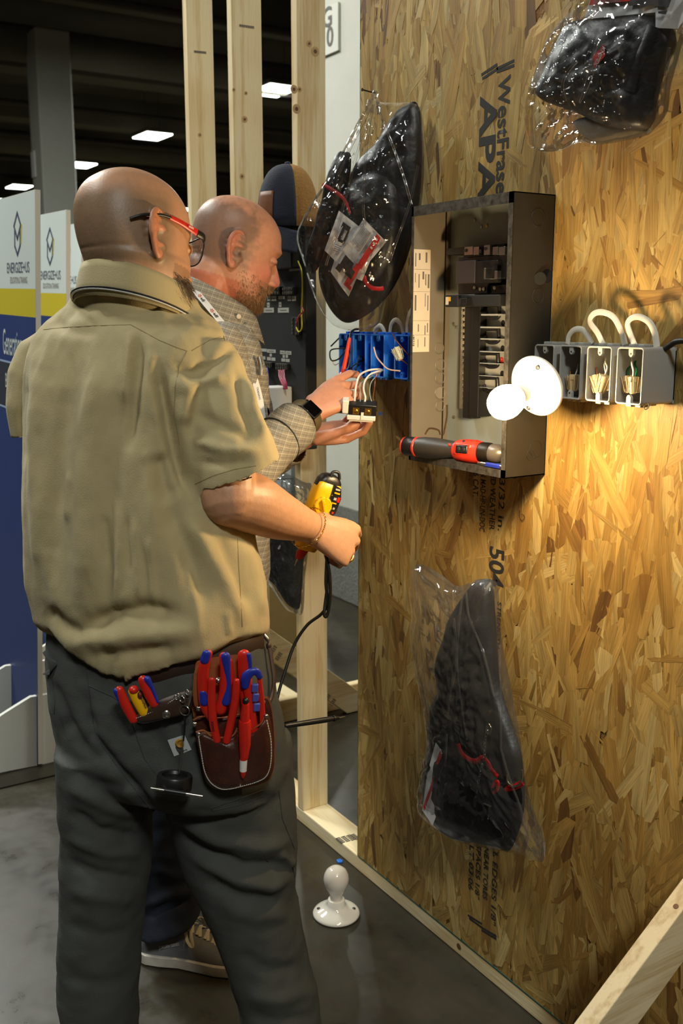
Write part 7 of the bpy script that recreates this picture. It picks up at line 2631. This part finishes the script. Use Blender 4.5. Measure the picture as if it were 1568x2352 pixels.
for (x, y) in ((411, 1598), (405, 1602)):
    c = qq(x, y, 0.012)
    obj('chain_link', MB().tube([c + RGT * (0.0035 * math.cos(t)) + Z * (0.0045 * math.sin(t)) - FH * 0.002 * math.sin(t) for t in (2 * PI * j / 16 for j in range(17))], 0.0011, 6, caps=False), M['steel'], kc, smooth=60)
td_ = empty('cable_reel', qq(405, 1800), 'small black reel with a steel cross bar hanging by a thin line', 'reel')
obj('strap', MB().tube(spline([qq(424, 1644, .012), qq(424, 1670, .013), qq(421, 1702, .016)], 5), [(0.001, 0.0024 - 0.0001 * i) for i in range(11)], 6), M['black'], td_, smooth=60)
obj('line', MB().tube([qq(421, 1700, .016), qq(412, 1776, .022)], 0.0007, 6), M['steel'], td_, smooth=60)
rc_ = qq(400, 1797, 0.036)
rx = (Z + RGT * 0.10 + FH * 0.16).normalized()
obj('reel', MB().lathe(rc_ - rx * 0.012, rx, [(0.022, 0), (0.0285, 0.0), (0.030, 0.002), (0.030, 0.022), (0.0285, 0.025), (0.022, 0.025), (0.020, 0.020), (0, 0.020)], 40), M['black'], td_, smooth=40)
b0, b1 = qq(346, 1810, 0.070), qq(465, 1829, 0.070)
obj('bar_core', MB().tube([b0.lerp(b1, 0.26), b0.lerp(b1, 0.68)], 0.0042, 12), M['black'], td_, smooth=50)
obj('bar_end', MB().tube([b0, b0.lerp(b1, 0.28)], 0.0026, 12), M['steel'], td_, smooth=50)
obj('bar_end', MB().tube([b0.lerp(b1, 0.64), b1], 0.0032, 12), M['steel'], td_, smooth=50)

# --- clip and leather thong at his right hip
th = empty('leather_thong', at(608, 1470, 1.80), 'steel trigger clip and brown leather thong at the right hip of the nearer man', 'strap')
q = [at(*p) for p in ((617, 1478, 1.80), (624, 1520, 1.795), (629, 1560, 1.79), (625, 1595, 1.785), (614, 1620, 1.77))]
obj('thong', MB().tube(spline(q, 6), [(0.0028, 0.0042)] * 25, 8), M['leather_dark'], th, smooth=60)
q = [at(*p) for p in ((598, 1447, 1.80), (604, 1456, 1.80), (614, 1468, 1.80), (618, 1478, 1.80))]
obj('clip', MB().tube(spline(q, 5), [0.003] * 4 + [0.0042] * 8 + [0.003] * 4, 8), M['steel'], th, smooth=60)
obj('knot', MB().ell(at(617, 1484, 1.80), 0.005, 0.005, 0.007), M['leather_dark'], th)

# ------------------------------------------------------------------ the farther man, bending over the wiring in profile
PH2 = 66
A2, B2_ = frame(PH2)


def plaid_mat():
    mt = bpy.data.materials.new('plaid_cotton')
    mt.use_nodes = True
    nt = mt.node_tree
    b = nt.nodes['Principled BSDF']
    b.inputs['Roughness'].default_value = 0.85
    tc = nt.nodes.new('ShaderNodeTexCoord')
    mp = nt.nodes.new('ShaderNodeMapping')
    mp.vector_type = 'TEXTURE'
    mp.inputs['Rotation'].default_value = (0.0, math.radians(18), PI / 2 - YAW)
    nt.links.new(tc.outputs['Object'], mp.inputs[0])
    sp_ = nt.nodes.new('ShaderNodeSeparateXYZ')
    nt.links.new(mp.outputs[0], sp_.inputs[0])

    def line(axis, period, width, off=0.0):
        a_ = nt.nodes.new('ShaderNodeMath')
        a_.operation = 'ADD'
        a_.inputs[1].default_value = off + 50.0
        nt.links.new(sp_.outputs[axis], a_.inputs[0])
        m_ = nt.nodes.new('ShaderNodeMath')
        m_.operation = 'MODULO'
        m_.inputs[1].default_value = period
        nt.links.new(a_.outputs[0], m_.inputs[0])
        l_ = nt.nodes.new('ShaderNodeMath')
        l_.operation = 'LESS_THAN'
        l_.inputs[1].default_value = width
        nt.links.new(m_.outputs[0], l_.inputs[0])
        return l_

    def mix(c1, col, fac, k):
        mx = nt.nodes.new('ShaderNodeMix')
        mx.data_type = 'RGBA'
        ml = nt.nodes.new('ShaderNodeMath')
        ml.operation = 'MULTIPLY'
        ml.inputs[1].default_value = k
        nt.links.new(fac.outputs[0], ml.inputs[0])
        nt.links.new(ml.outputs[0], mx.inputs[0])
        if isinstance(c1, tuple):
            mx.inputs[6].default_value = c1
        else:
            nt.links.new(c1, mx.inputs[6])
        mx.inputs[7].default_value = col
        return mx.outputs[2]
    c = mix(C(146, 140, 126), C(78, 76, 74), line(0, 0.0125, 0.0012), 0.5)
    c = mix(c, C(70, 68, 66), line(2, 0.0125, 0.0012), 0.5)
    c = mix(c, C(120, 92, 70), line(0, 0.0125, 0.004, 0.006), 0.2)
    c = mix(c, C(220, 212, 186), line(2, 0.0125, 0.0009, 0.005), 0.55)
    c = mix(c, C(220, 212, 186), line(0, 0.025, 0.0009, 0.011), 0.5)
    nt.links.new(c, b.inputs['Base Color'])
    return mt


M['plaid'] = plaid_mat()
man2 = empty('person', on(2, 0.0, 400, 2200), 'bald bearded man in plaid shirt, in profile, wiring a receptacle', 'person')
H2 = head_matrix(at(541, 572, 2.24), 69, 17, -2)
S2 = 1.0
bm = MB()
add_head(bm, H2, S2, jaw=1.02, brow=1.15, nose=1.15)
nb = at(478, 720, 2.27)
limb(bm, [H2 @ (V((0, -0.030, -0.04)) * S2), H2 @ (V((0, -0.040, -0.085)) * S2), at(494, 690, 2.27), at(482, 740, 2.275), at(480, 800, 2.28)], [0.055, 0.060, 0.063, 0.070, 0.08], 24)


def oval2(px, py, z, ra, rb, phi=PH2, n=40, e=2.2):
    A_, B_ = frame(phi)
    return oval(at(px, py, z), A_, B_, ra, rb, n, e)


bm.loft([oval2(478, 780, 2.28, .13, .085), oval2(480, 900, 2.28, .165, .10), oval2(474, 1100, 2.28, .16, .105), oval2(468, 1300, 2.28, .15, .11), oval2(462, 1480, 2.29, .15, .11)])
SR2, ER2, WR2 = at(500, 815, 2.10), at(560, 1078, 2.02), at(706, 952, 2.165)
limb(bm, [SR2, SR2.lerp(ER2, 0.5), ER2], [0.040, 0.042, 0.040], 20)
limb(bm, [ER2, ER2.lerp(WR2, 0.3), ER2.lerp(WR2, 0.75), WR2], [0.040, 0.043, 0.036, (0.031)], 24)
hd2 = (RGT * 0.80 + Z * 0.50 + FH * 0.30).normalized()
kn2 = add_hand(bm, WR2 + hd2 * 0.010, hd2, -FH * 0.78 + Z * 0.55 - RGT * 0.12, Z, ((22, 28, 16), (40, 44, 28), (50, 50, 34), (56, 54, 36)), spread=(6, 0, -4, -9), thumb=((0.80, 0.30, -0.62), (10, 16)), sc=1.0)
SL2, EL2_, WL2_ = at(520, 805, 2.44), at(580, 1060, 2.40), at(700, 1000, 2.27)
limb(bm, [SL2, SL2.lerp(EL2_, 0.5), EL2_], [0.045, 0.046, 0.042], 20)
limb(bm, [EL2_, EL2_.lerp(WL2_, 0.35), WL2_], [0.042, 0.043, 0.0300], 20)
hl2 = (RGT * 0.97 + FH * 0.05 + Z * 0.10).normalized()
kn2l = add_hand(bm, WL2_ + hl2 * 0.006, hl2, -Z * 0.86 + FH * 0.45, -FH, ((24, 34, 24), (30, 40, 28), (36, 44, 30), (40, 46, 30)), spread=(4, 0, -3, -7), thumb=((0.90, 0.28, -0.36), (8, 14)), sc=0.98)
for pts in (((470, 1500, 2.24), (430, 1820, 2.29), (400, 2020, 2.33)), ((470, 1500, 2.34), (452, 1760, 2.41), (428, 1900, 2.47))):
    limb(bm, [at(*p) for p in pts], [0.075, 0.058, 0.045], 20)
me = skin_mesh(bm, 0.0029, 2)
sculpt_ears(me, H2, S2)
a = coords(me)
inv = np.array(H2.inverted())
hq = (a @ inv[:3, :3].T + inv[:3, 3]) / S2
inhead = (np.abs(hq[:, 0]) < 0.12) & (np.abs(hq[:, 1]) < 0.16) & (hq[:, 2] > -0.17) & (hq[:, 2] < 0.14)
tint = np.tile(np.array(C(206, 146, 116)[:3]), (len(a), 1))
nzv = np.array([noise.fractal(V(p * 55), 0.8, 2.0, 3) for p in hq * inhead[:, None]])
stub = np.clip((0.092 - hq[:, 2] + 0.02 * nzv) / 0.03, 0, 1) * np.clip((0.036 - hq[:, 1] + 0.016 * nzv) / 0.03, 0, 1) * np.clip((hq[:, 2] + 0.060) / 0.02, 0, 1) * inhead
tint = blend(tint, C(118, 94, 78), stub * 0.78)
tint = blend(tint, C(214, 130, 104), (inhead & (np.abs(hq[:, 0]) > 0.080) & (hq[:, 1] < 0.03)) * 0.6)
cheek = inhead * np.exp(-((np.abs(hq[:, 0]) - 0.055) / 0.025) ** 2 - ((hq[:, 2] + 0.045) / 0.03) ** 2) * (hq[:, 1] > 0.02)
tint = blend(tint, C(214, 122, 100), cheek * 0.55)
nose_ = inhead & (hq[:, 1] > 0.100) & (hq[:, 2] < -0.02)
tint = blend(tint, C(208, 120, 104), nose_ * 0.6)
neck = (hq[:, 2] < -0.075) & (hq[:, 2] > -0.26) & (hq[:, 1] < 0.04) & (np.abs(hq[:, 0]) < 0.12)
tint = blend(tint, C(200, 112, 84), neck * 0.75)
lips = inhead & (np.abs(hq[:, 0]) < 0.026) & (hq[:, 2] > -0.090) & (hq[:, 2] < -0.068) & (hq[:, 1] > 0.085)
tint = blend(tint, C(176, 98, 84), lips * 0.8)
beardz = inhead & (hq[:, 1] > 0.016) & (hq[:, 2] < -0.056 - 0.012 * (hq[:, 1] < 0.05))
tint = blend(tint, C(150, 106, 80), beardz * 0.45)
for s in (-1, 1):   # lash line of the lowered lids, brows
    lash = inhead * np.exp(-((hq[:, 0] - s * 0.034) / 0.014) ** 2 - ((hq[:, 2] + 0.0105) / 0.0026) ** 2) * (hq[:, 1] > 0.07)
    tint = blend(tint, C(60, 36, 28), lash * 0.9)
    brow = inhead * np.exp(-((hq[:, 0] - s * 0.030) / 0.018) ** 2 - ((hq[:, 2] - 0.014) / 0.005) ** 2) * (hq[:, 1] > 0.07)
    tint = blend(tint, C(134, 96, 66), brow * 0.55)
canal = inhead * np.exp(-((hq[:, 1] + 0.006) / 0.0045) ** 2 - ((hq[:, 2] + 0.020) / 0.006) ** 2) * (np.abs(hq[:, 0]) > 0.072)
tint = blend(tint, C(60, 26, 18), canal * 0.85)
hands = (a @ np.array(RGT)) > (np.array(WR2) @ np.array(RGT)) - 0.03
tint = blend(tint, C(214, 148, 118), hands * 0.5)
set_col(me, tint)
obj('body', me, M['skin'], man2, smooth=180, recalc=False)


def pick2(q):
    if q.y > 0.014 and -0.135 < q.z < -0.088 and abs(q.x) > 0.0:
        return min(1, (-0.070 - q.z) / 0.03 * (0.4 + q.y * 8))
    if 0.0 < q.y < 0.06 and -0.10 < q.z < -0.05:
        return 0.22
    if q.y > 0.086 and -0.071 < q.z < -0.056 and abs(q.x) < 0.032:
        return 0.9
    if q.y > 0.06 and -0.09 < q.z < -0.066 and 0.022 < abs(q.x) < 0.05:
        return 0.7
    return 0


hb = hair_strands(me, H2, S2, pick2, 5200, 0.012, 9, 0.9, 0.00045)
obj('beard', hb, mat('beard_ginger', C(138, 100, 62), 0.6, vcol=C(176, 146, 106), vs=160), man2, smooth=0, recalc=False, kind='stuff', label='short ginger beard and moustache')
nsp = H2 @ (V((0.0185, 0.101, -0.047)) * S2)
obj('nose_stud', MB().ell(nsp, 0.0012), M['steel'], man2)

# --- plaid shirt: trunk and both sleeves in one garment, cuffs open
sm = MB()
sm.loft([oval2(484, 728, 2.275, .085, .075), oval2(482, 752, 2.278, .135, .088), oval2(480, 785, 2.28, .175, .100), oval2(482, 850, 2.28, .190, .118), oval2(484, 950, 2.28, .190, .128), oval2(480, 1100, 2.28, .186, .132), oval2(474, 1300, 2.28, .180, .135), oval2(468, 1450, 2.29, .176, .134), oval2(466, 1490, 2.29, .172, .130)])
CF2 = ER2.lerp(WR2, 0.74)
limb(sm, [SR2 + Z * 0.01, SR2.lerp(ER2, 0.5), ER2, ER2.lerp(WR2, 0.38), CF2], [0.060, 0.060, 0.055, 0.052, 0.0490], 32)
CL2 = EL2_.lerp(WL2_, 0.70)
limb(sm, [SL2 + Z * 0.01, SL2.lerp(EL2_, 0.5), EL2_, CL2], [0.060, 0.060, 0.056, 0.050], 28)
sh2 = cloth_mesh(sm, 0.006, 4)
fold(sh2, [([(618, 985), (640, 1010), (650, 1045)], -0.006, 7), ([(630, 980), (660, 1000), (668, 1030)], 0.005, 8), ([(585, 800), (590, 900), (600, 960)], 0.004, 8), ([(556, 780), (570, 850), (585, 930)], -0.005, 8)], nz=(0.005, 9.0, (1, 1, 1)))
cd_ = (WR2 - ER2).normalized()
cl_ = (WL2_ - EL2_).normalized()
nk2 = at(484, 728, 2.275)
sh2 = cut_open(sh2, [lambda c, n: (c - CF2).dot(cd_) > 0.012 and (c - CF2).length < 0.09, lambda c, n: (c - CL2).dot(cl_) > 0.012 and (c - CL2).length < 0.09,
                     lambda c, n: n.z > 0.6 and (c - nk2).length < 0.07])
s2o = obj('shirt', sh2, M['plaid'], man2, smooth=180, solid=0.002, recalc=False, label='grey-brown plaid long-sleeved shirt')
# cuff band with its slit and button
cb = MB()
cu_, cv_ = cd_.orthogonal().normalized(), cd_.cross(cd_.orthogonal().normalized())
rr_ = []
for t_ in (-0.050, 0.0, 0.016):
    rr_.append([CF2 + cd_ * t_ + (cu_ * math.cos(q) + cv_ * math.sin(q)) * (0.0525 - 0.05 * t_ * (t_ > 0)) for q in (2 * PI * i / 40 for i in range(40))])
cuff = obj('cuff', cb.loft(rr_, caps=False), M['plaid'], s2o, smooth=60, solid=0.003)
obj('cuff_seam', MB().tube(rr_[0] + [rr_[0][0]], 0.0012, 6, caps=False), M['black_matte'], s2o, smooth=60)
# collar of the plaid shirt
CO2 = at(497, 692, 2.262)
A_, B_ = frame(PH2)
collar(CO2, PH2, 0.080, 0.086, 0.050, 0.050, 0.010, M['plaid'], s2o, gap=0.22, th=0.002)
for (px, py) in ((548, 727), (527, 744)):
    p = at(px, py, 2.185)
    obj('collar_button', MB().lathe(p, -FH + RGT * 0.3, [(0.005, 0), (0.005, 0.0015), (0.003, 0.002), (0, 0.0016)], 14), M['label_tan'], s2o, smooth=50)
# placket edge down the chest
q = [at(*p) for p in ((560, 745, 2.20), (574, 800, 2.19), (588, 860, 2.18), (600, 930, 2.17), (604, 980, 2.17))]
obj('placket', MB().tube(spline(q, 6), (0.002, 0.012), 8, up=-FH), M['plaid'], s2o, smooth=60)

# --- trousers and shoes
tm_ = MB()
tm_.loft([oval2(468, 1440, 2.28, .165, .13), oval2(468, 1520, 2.29, .17, .135), oval2(462, 1620, 2.30, .165, .13), oval2(455, 1700, 2.31, .14, .12)])
tm_.loft([oval2(px, py, z, r, r * 1.06, 66, 32) for px, py, z, r in ((440, 1580, 2.235, .10), (425, 1750, 2.265, .092), (408, 1900, 2.295, .082), (392, 1990, 2.32, .078), (386, 2050, 2.335, .076))] + [oval(at(384, py, 2.345), *frame(66), .078, .082, 32, 2.2, tilt=(0.0, t_)) for py, t_ in ((2088, 0.012), (2112, 0.022))])
tm_.loft([oval2(px, py, z, r, r * 1.06, 66, 32) for px, py, z, r in ((470, 1580, 2.36, .10), (446, 1750, 2.41, .088), (424, 1860, 2.46, .078), (408, 1930, 2.50, .073), (404, 1985, 2.52, .073))])
tr2 = cloth_mesh(tm_, 0.0065, 5)
fold(tr2, [([(330, 2110), (380, 2080), (440, 2070)], -0.010, 10), ([(330, 2085), (390, 2055), (440, 2040)], 0.008, 12), ([(350, 1990), (400, 2010), (440, 2000)], 0.005, 14)], nz=(0.006, 8.0, (1, 1, 1)))
obj('trousers', tr2, M['navy'], man2, smooth=180, recalc=False, label='dark navy trousers')
sd_ = on(2, 0.0, 531, 2218) - on(2, 0.0, 330, 2196)
an = on(2, 0.0, 384, 2200)
u2 = shoe(man2, an, sd_, 0.288, M['suede_grey'], M['sole_white'], M['lace_cream'], 'shoe', sole_h=0.028, label='grey suede sneaker with cream laces')
a2 = on(2, 0.0, 442, 2056)
shoe(man2, a2, sd_, 0.285, M['suede_grey'], M['sole_white'], M['lace_cream'], 'shoe', sole_h=0.028, label='grey suede sneaker with cream laces')
dn = V((sd_.x, sd_.y, 0)).normalized()
sn = V((dn.y, -dn.x, 0))
if sn.dot(CAMP - an) < 0:
    sn = -sn
tpos = an + dn * 0.02 + sn * 0.0400 + Z * 0.060
text('lettering', 'JORDAN SERIES', 0.010, tpos, (dn + Z * 0.32).normalized(), (Z - dn * 0.32 - sn * 0.15).normalized(), M['paper'], u2, bold=0.0001, sx=0.75)

# --- watch
wt = empty('wristwatch', WR2, 'black square wristwatch on an olive strap, worn by the bearded man', 'watch')
wdir = cd_
wc2 = WR2 - wdir * 0.014
wn_ = (-FH * 0.95 - Z * 0.05 - RGT * 0.25)
wn_ = (wn_ - wdir * wn_.dot(wdir)).normalized()
wsd = wdir.cross(wn_)
st_ = [wc2 + (wn_ * math.cos(t) + wsd * math.sin(t)) * 0.0385 for t in (2 * PI * i / 40 for i in range(41))]
obj('strap', MB().tube(st_, (0.0022, 0.0115), 8, caps=False, up=wn_), mat('strap_olive', C(92, 80, 52), 0.5), wt, smooth=60)
wf = wc2 + wn_ * 0.041
Mw = Matrix((wdir, wsd, wn_)).transposed()
wf = wf - Z * 0.006
obj('case', MB().box(wf, (0.034, 0.039, 0.011), Mw), M['black'], wt, smooth=40, bevel=0.005, segs=3)
obj('screen', MB().box(wf + wn_ * 0.0052, (0.029, 0.034, 0.0016), Mw), mat('watch_glass', C(6, 6, 8), 0.05), wt, smooth=40, bevel=0.0008)
obj('crown', MB().lathe(wf - wdir * 0.016 + wsd * 0.008, -wdir, [(0.0035, 0), (0.0035, 0.003), (0, 0.003)], 12), M['black'], wt)
obj('strap_stud', MB().lathe(wc2 + (wn_ * 0.55 + Z * 0.84).normalized() * 0.0405, (wn_ * 0.55 + Z * 0.84), [(0.0032, 0), (0.0032, 0.0014), (0, 0.0016)], 12), M['dark_steel'], wt)

# --- lanyard with printing
ly2 = empty('lanyard', at(470, 690, 2.19), 'white printed badge lanyard round the neck of the bearded man', 'lanyard')
q = spline([at(*p) for p in ((438, 655, 2.185), (452, 672, 2.168), (475, 700, 2.152), (500, 730, 2.145), (530, 768, 2.14), (560, 815, 2.14), (584, 870, 2.14), (597, 920, 2.14), (603, 965, 2.14))], 6)
obj('ribbon', MB().tube(q, (0.0008, 0.0075), 8, up=-FH + RGT * 0.5), M['paper'], ly2, smooth=60)
og = mat('print_orange', C(206, 92, 40), 0.6)
nv = mat('print_navy', C(40, 60, 120), 0.6)
for (i, mt_k) in ((8, 'l'), (15, 'l'), (34, 't'), (40, 't')):
    c = q[i]
    t = (q[i + 1] - q[i - 1]).normalized()
    n_ = (CAMP - c).normalized()
    n_ = (n_ - t * n_.dot(t)).normalized()
    if mt_k == 'l':
        for k in range(6):
            aa = 2 * PI * k / 6
            dv = t * math.cos(aa) + n_.cross(t) * math.sin(aa)
            obj('emblem_ray', MB().tube([c + n_ * 0.002 + dv * 0.0018, c + n_ * 0.002 + dv * 0.0048], 0.0009, 6), og, ly2, smooth=60)
        text('lettering', 'edf', 0.010, c + t * 0.013 + n_ * 0.0022, t, n_.cross(t), M['print_black'], ly2, bold=0.0002)
    else:
        text('lettering', 'TRAINING', 0.006, c + n_ * 0.0022, t, n_.cross(t), nv, ly2)
obj('badge_clip', MB().tube(spline([at(594, 820, 2.135), at(598, 840, 2.135), at(597, 862, 2.135)], 6), [(0.002, 0.005)] * 13, 8, up=-FH), M['steel'], ly2, smooth=60)

# ------------------------------------------------------------------ receptacle in his hands, its wires, the orange probe
ro = at(826, 938, 2.165)
rxd = (at(862, 934, 2.165) - at(796, 930, 2.165)).normalized()
rzd = (Z * 0.93 - FH * 0.30 - RGT * 0.05)
rzd = (rzd - rxd * rzd.dot(rxd)).normalized()
ryd = rzd.cross(rxd)
Mr = Matrix((rxd, ryd, rzd)).transposed()
rcp = empty('receptacle', ro, 'white and black duplex receptacle held by the bearded man, its back turned up', 'receptacle')
R_ = lambda x, y, z: ro + rxd * x + ryd * y + rzd * z
obj('face', MB().box(R_(0.004, 0, -0.016), (0.062, 0.034, 0.011), Mr), M['white'], rcp, smooth=35, bevel=0.002)
obj('face_lip', MB().box(R_(0.004, 0, -0.0235), (0.052, 0.026, 0.005), Mr), M['white'], rcp, smooth=35, bevel=0.001)
obj('body', MB().box(R_(0.006, 0, 0.002), (0.060, 0.030, 0.025), Mr), M['black'], rcp, smooth=35, bevel=0.002)
obj('strap', MB().box(R_(-0.036, 0, -0.010), (0.028, 0.018, 0.0016), Mr), M['steel'], rcp, smooth=0)
obj('strap', MB().box(R_(0.044, 0, -0.010), (0.012, 0.018, 0.0016), Mr), M['steel'], rcp, smooth=0)
obj('end_block', MB().box(R_(-0.031, 0, 0.006), (0.014, 0.026, 0.030), Mr), M['white'], rcp, smooth=35, bevel=0.002)
sidey = -1 if ryd.dot(CAMP - ro) < 0 else 1
for x in (-0.008, 0.018):
    obj('terminal_plate', MB().box(R_(x, sidey * 0.0155, 0.000), (0.014, 0.0015, 0.015), Mr), M['brass'], rcp, smooth=0)
    obj('terminal_screw', MB().lathe(R_(x, sidey * 0.016, 0.0), ryd * sidey, [(0.0045, 0), (0.0045, 0.002), (0.003, 0.003), (0, 0.003)], 14), M['brass'], rcp, smooth=40)
obj('white_tab', MB().box(R_(0.006, sidey * 0.0175, -0.010), (0.006, 0.003, 0.016), Mr), M['white'], rcp, smooth=0)
obj('white_tab', MB().box(R_(0.036, sidey * 0.010, -0.004), (0.006, 0.008, 0.010), Mr), M['brass'], rcp, smooth=0)
gw = 'wires from the blue box to the held receptacle'
bx_ = wall(876, 848, -0.085)
for lab_, pxs, mt_k, r, endz in (('thick white wire to the held receptacle, left one', ((868, 848, .6), (845, 851, .5), (826, 862, .3), (818, 885, .12), (815, 910, .04)), 'wire_white', 0.0022, R_(-0.012, 0.004, 0.014)),
                                 ('thick white wire to the held receptacle, right one', ((872, 852, .6), (850, 860, .45), (838, 876, .3), (835, 895, .12), (839, 912, .04)), 'wire_white', 0.0022, R_(0.010, 0.004, 0.014)),
                                 ('thin pale wire to the held receptacle, between the white ones', ((850, 866, .5), (834, 876, .35), (826, 886, .2), (828, 905, .08)), 'wire_pale', 0.0011, R_(0.0, 0.004, 0.014)),
                                 ('thin pale wire to the right end of the held receptacle', ((860, 868, .5), (851, 882, .35), (849, 905, .15)), 'wire_pale', 0.0011, R_(0.026, 0.004, 0.012)),
                                 ('bare copper wire to the right end of the held receptacle', ((870, 852, .6), (862, 868, .5), (861, 885, .35), (857, 915, .1)), 'copper', 0.0010, R_(0.033, 0.004, 0.012))):
    if mt_k == 'wire_pale' and 'wire_pale' not in M:
        M['wire_pale'] = mat('pale_thin_wire', C(150, 168, 160), 0.4)
    zr = (ro - CAMP).dot(FWD)
    zb = (bx_ - CAMP).dot(FWD)
    pts = [wall(880, 850, -0.06)] + [at(a_, b_, zr + (zb - zr) * k) for a_, b_, k in pxs] + [endz]
    wire('wire', pts, M[mt_k], lab_, r, group=gw)
ob = empty('test_probe', at(795, 820, 2.24), 'orange-red test probe standing up beside the blue outlet boxes', 'probe')
obj('probe_grip', MB().tube([at(785, 866, 2.24), at(788, 852, 2.24), at(795, 820, 2.24), at(801, 785, 2.24), at(803, 776, 2.24)], [0.0046, 0.0048, 0.0045, 0.0038, 0.0030], 14), mat('probe_orange', C(232, 62, 26), 0.4), ob, smooth=50)
obj('probe_guard', MB().tube([at(781, 885, 2.24), at(783, 868, 2.24), at(785, 862, 2.24), at(787, 856, 2.24)], [0.0085, 0.0085, 0.0078, 0.0048], 16), bpy.data.materials['probe_orange'], ob, smooth=50)
obj('probe_lead', MB().tube(spline([at(803, 777, 2.24), at(806, 764, 2.25), at(814, 757, 2.28), at(822, 756, 2.31)], 6), 0.0026, 8), M['lead_black'], ob, smooth=60)
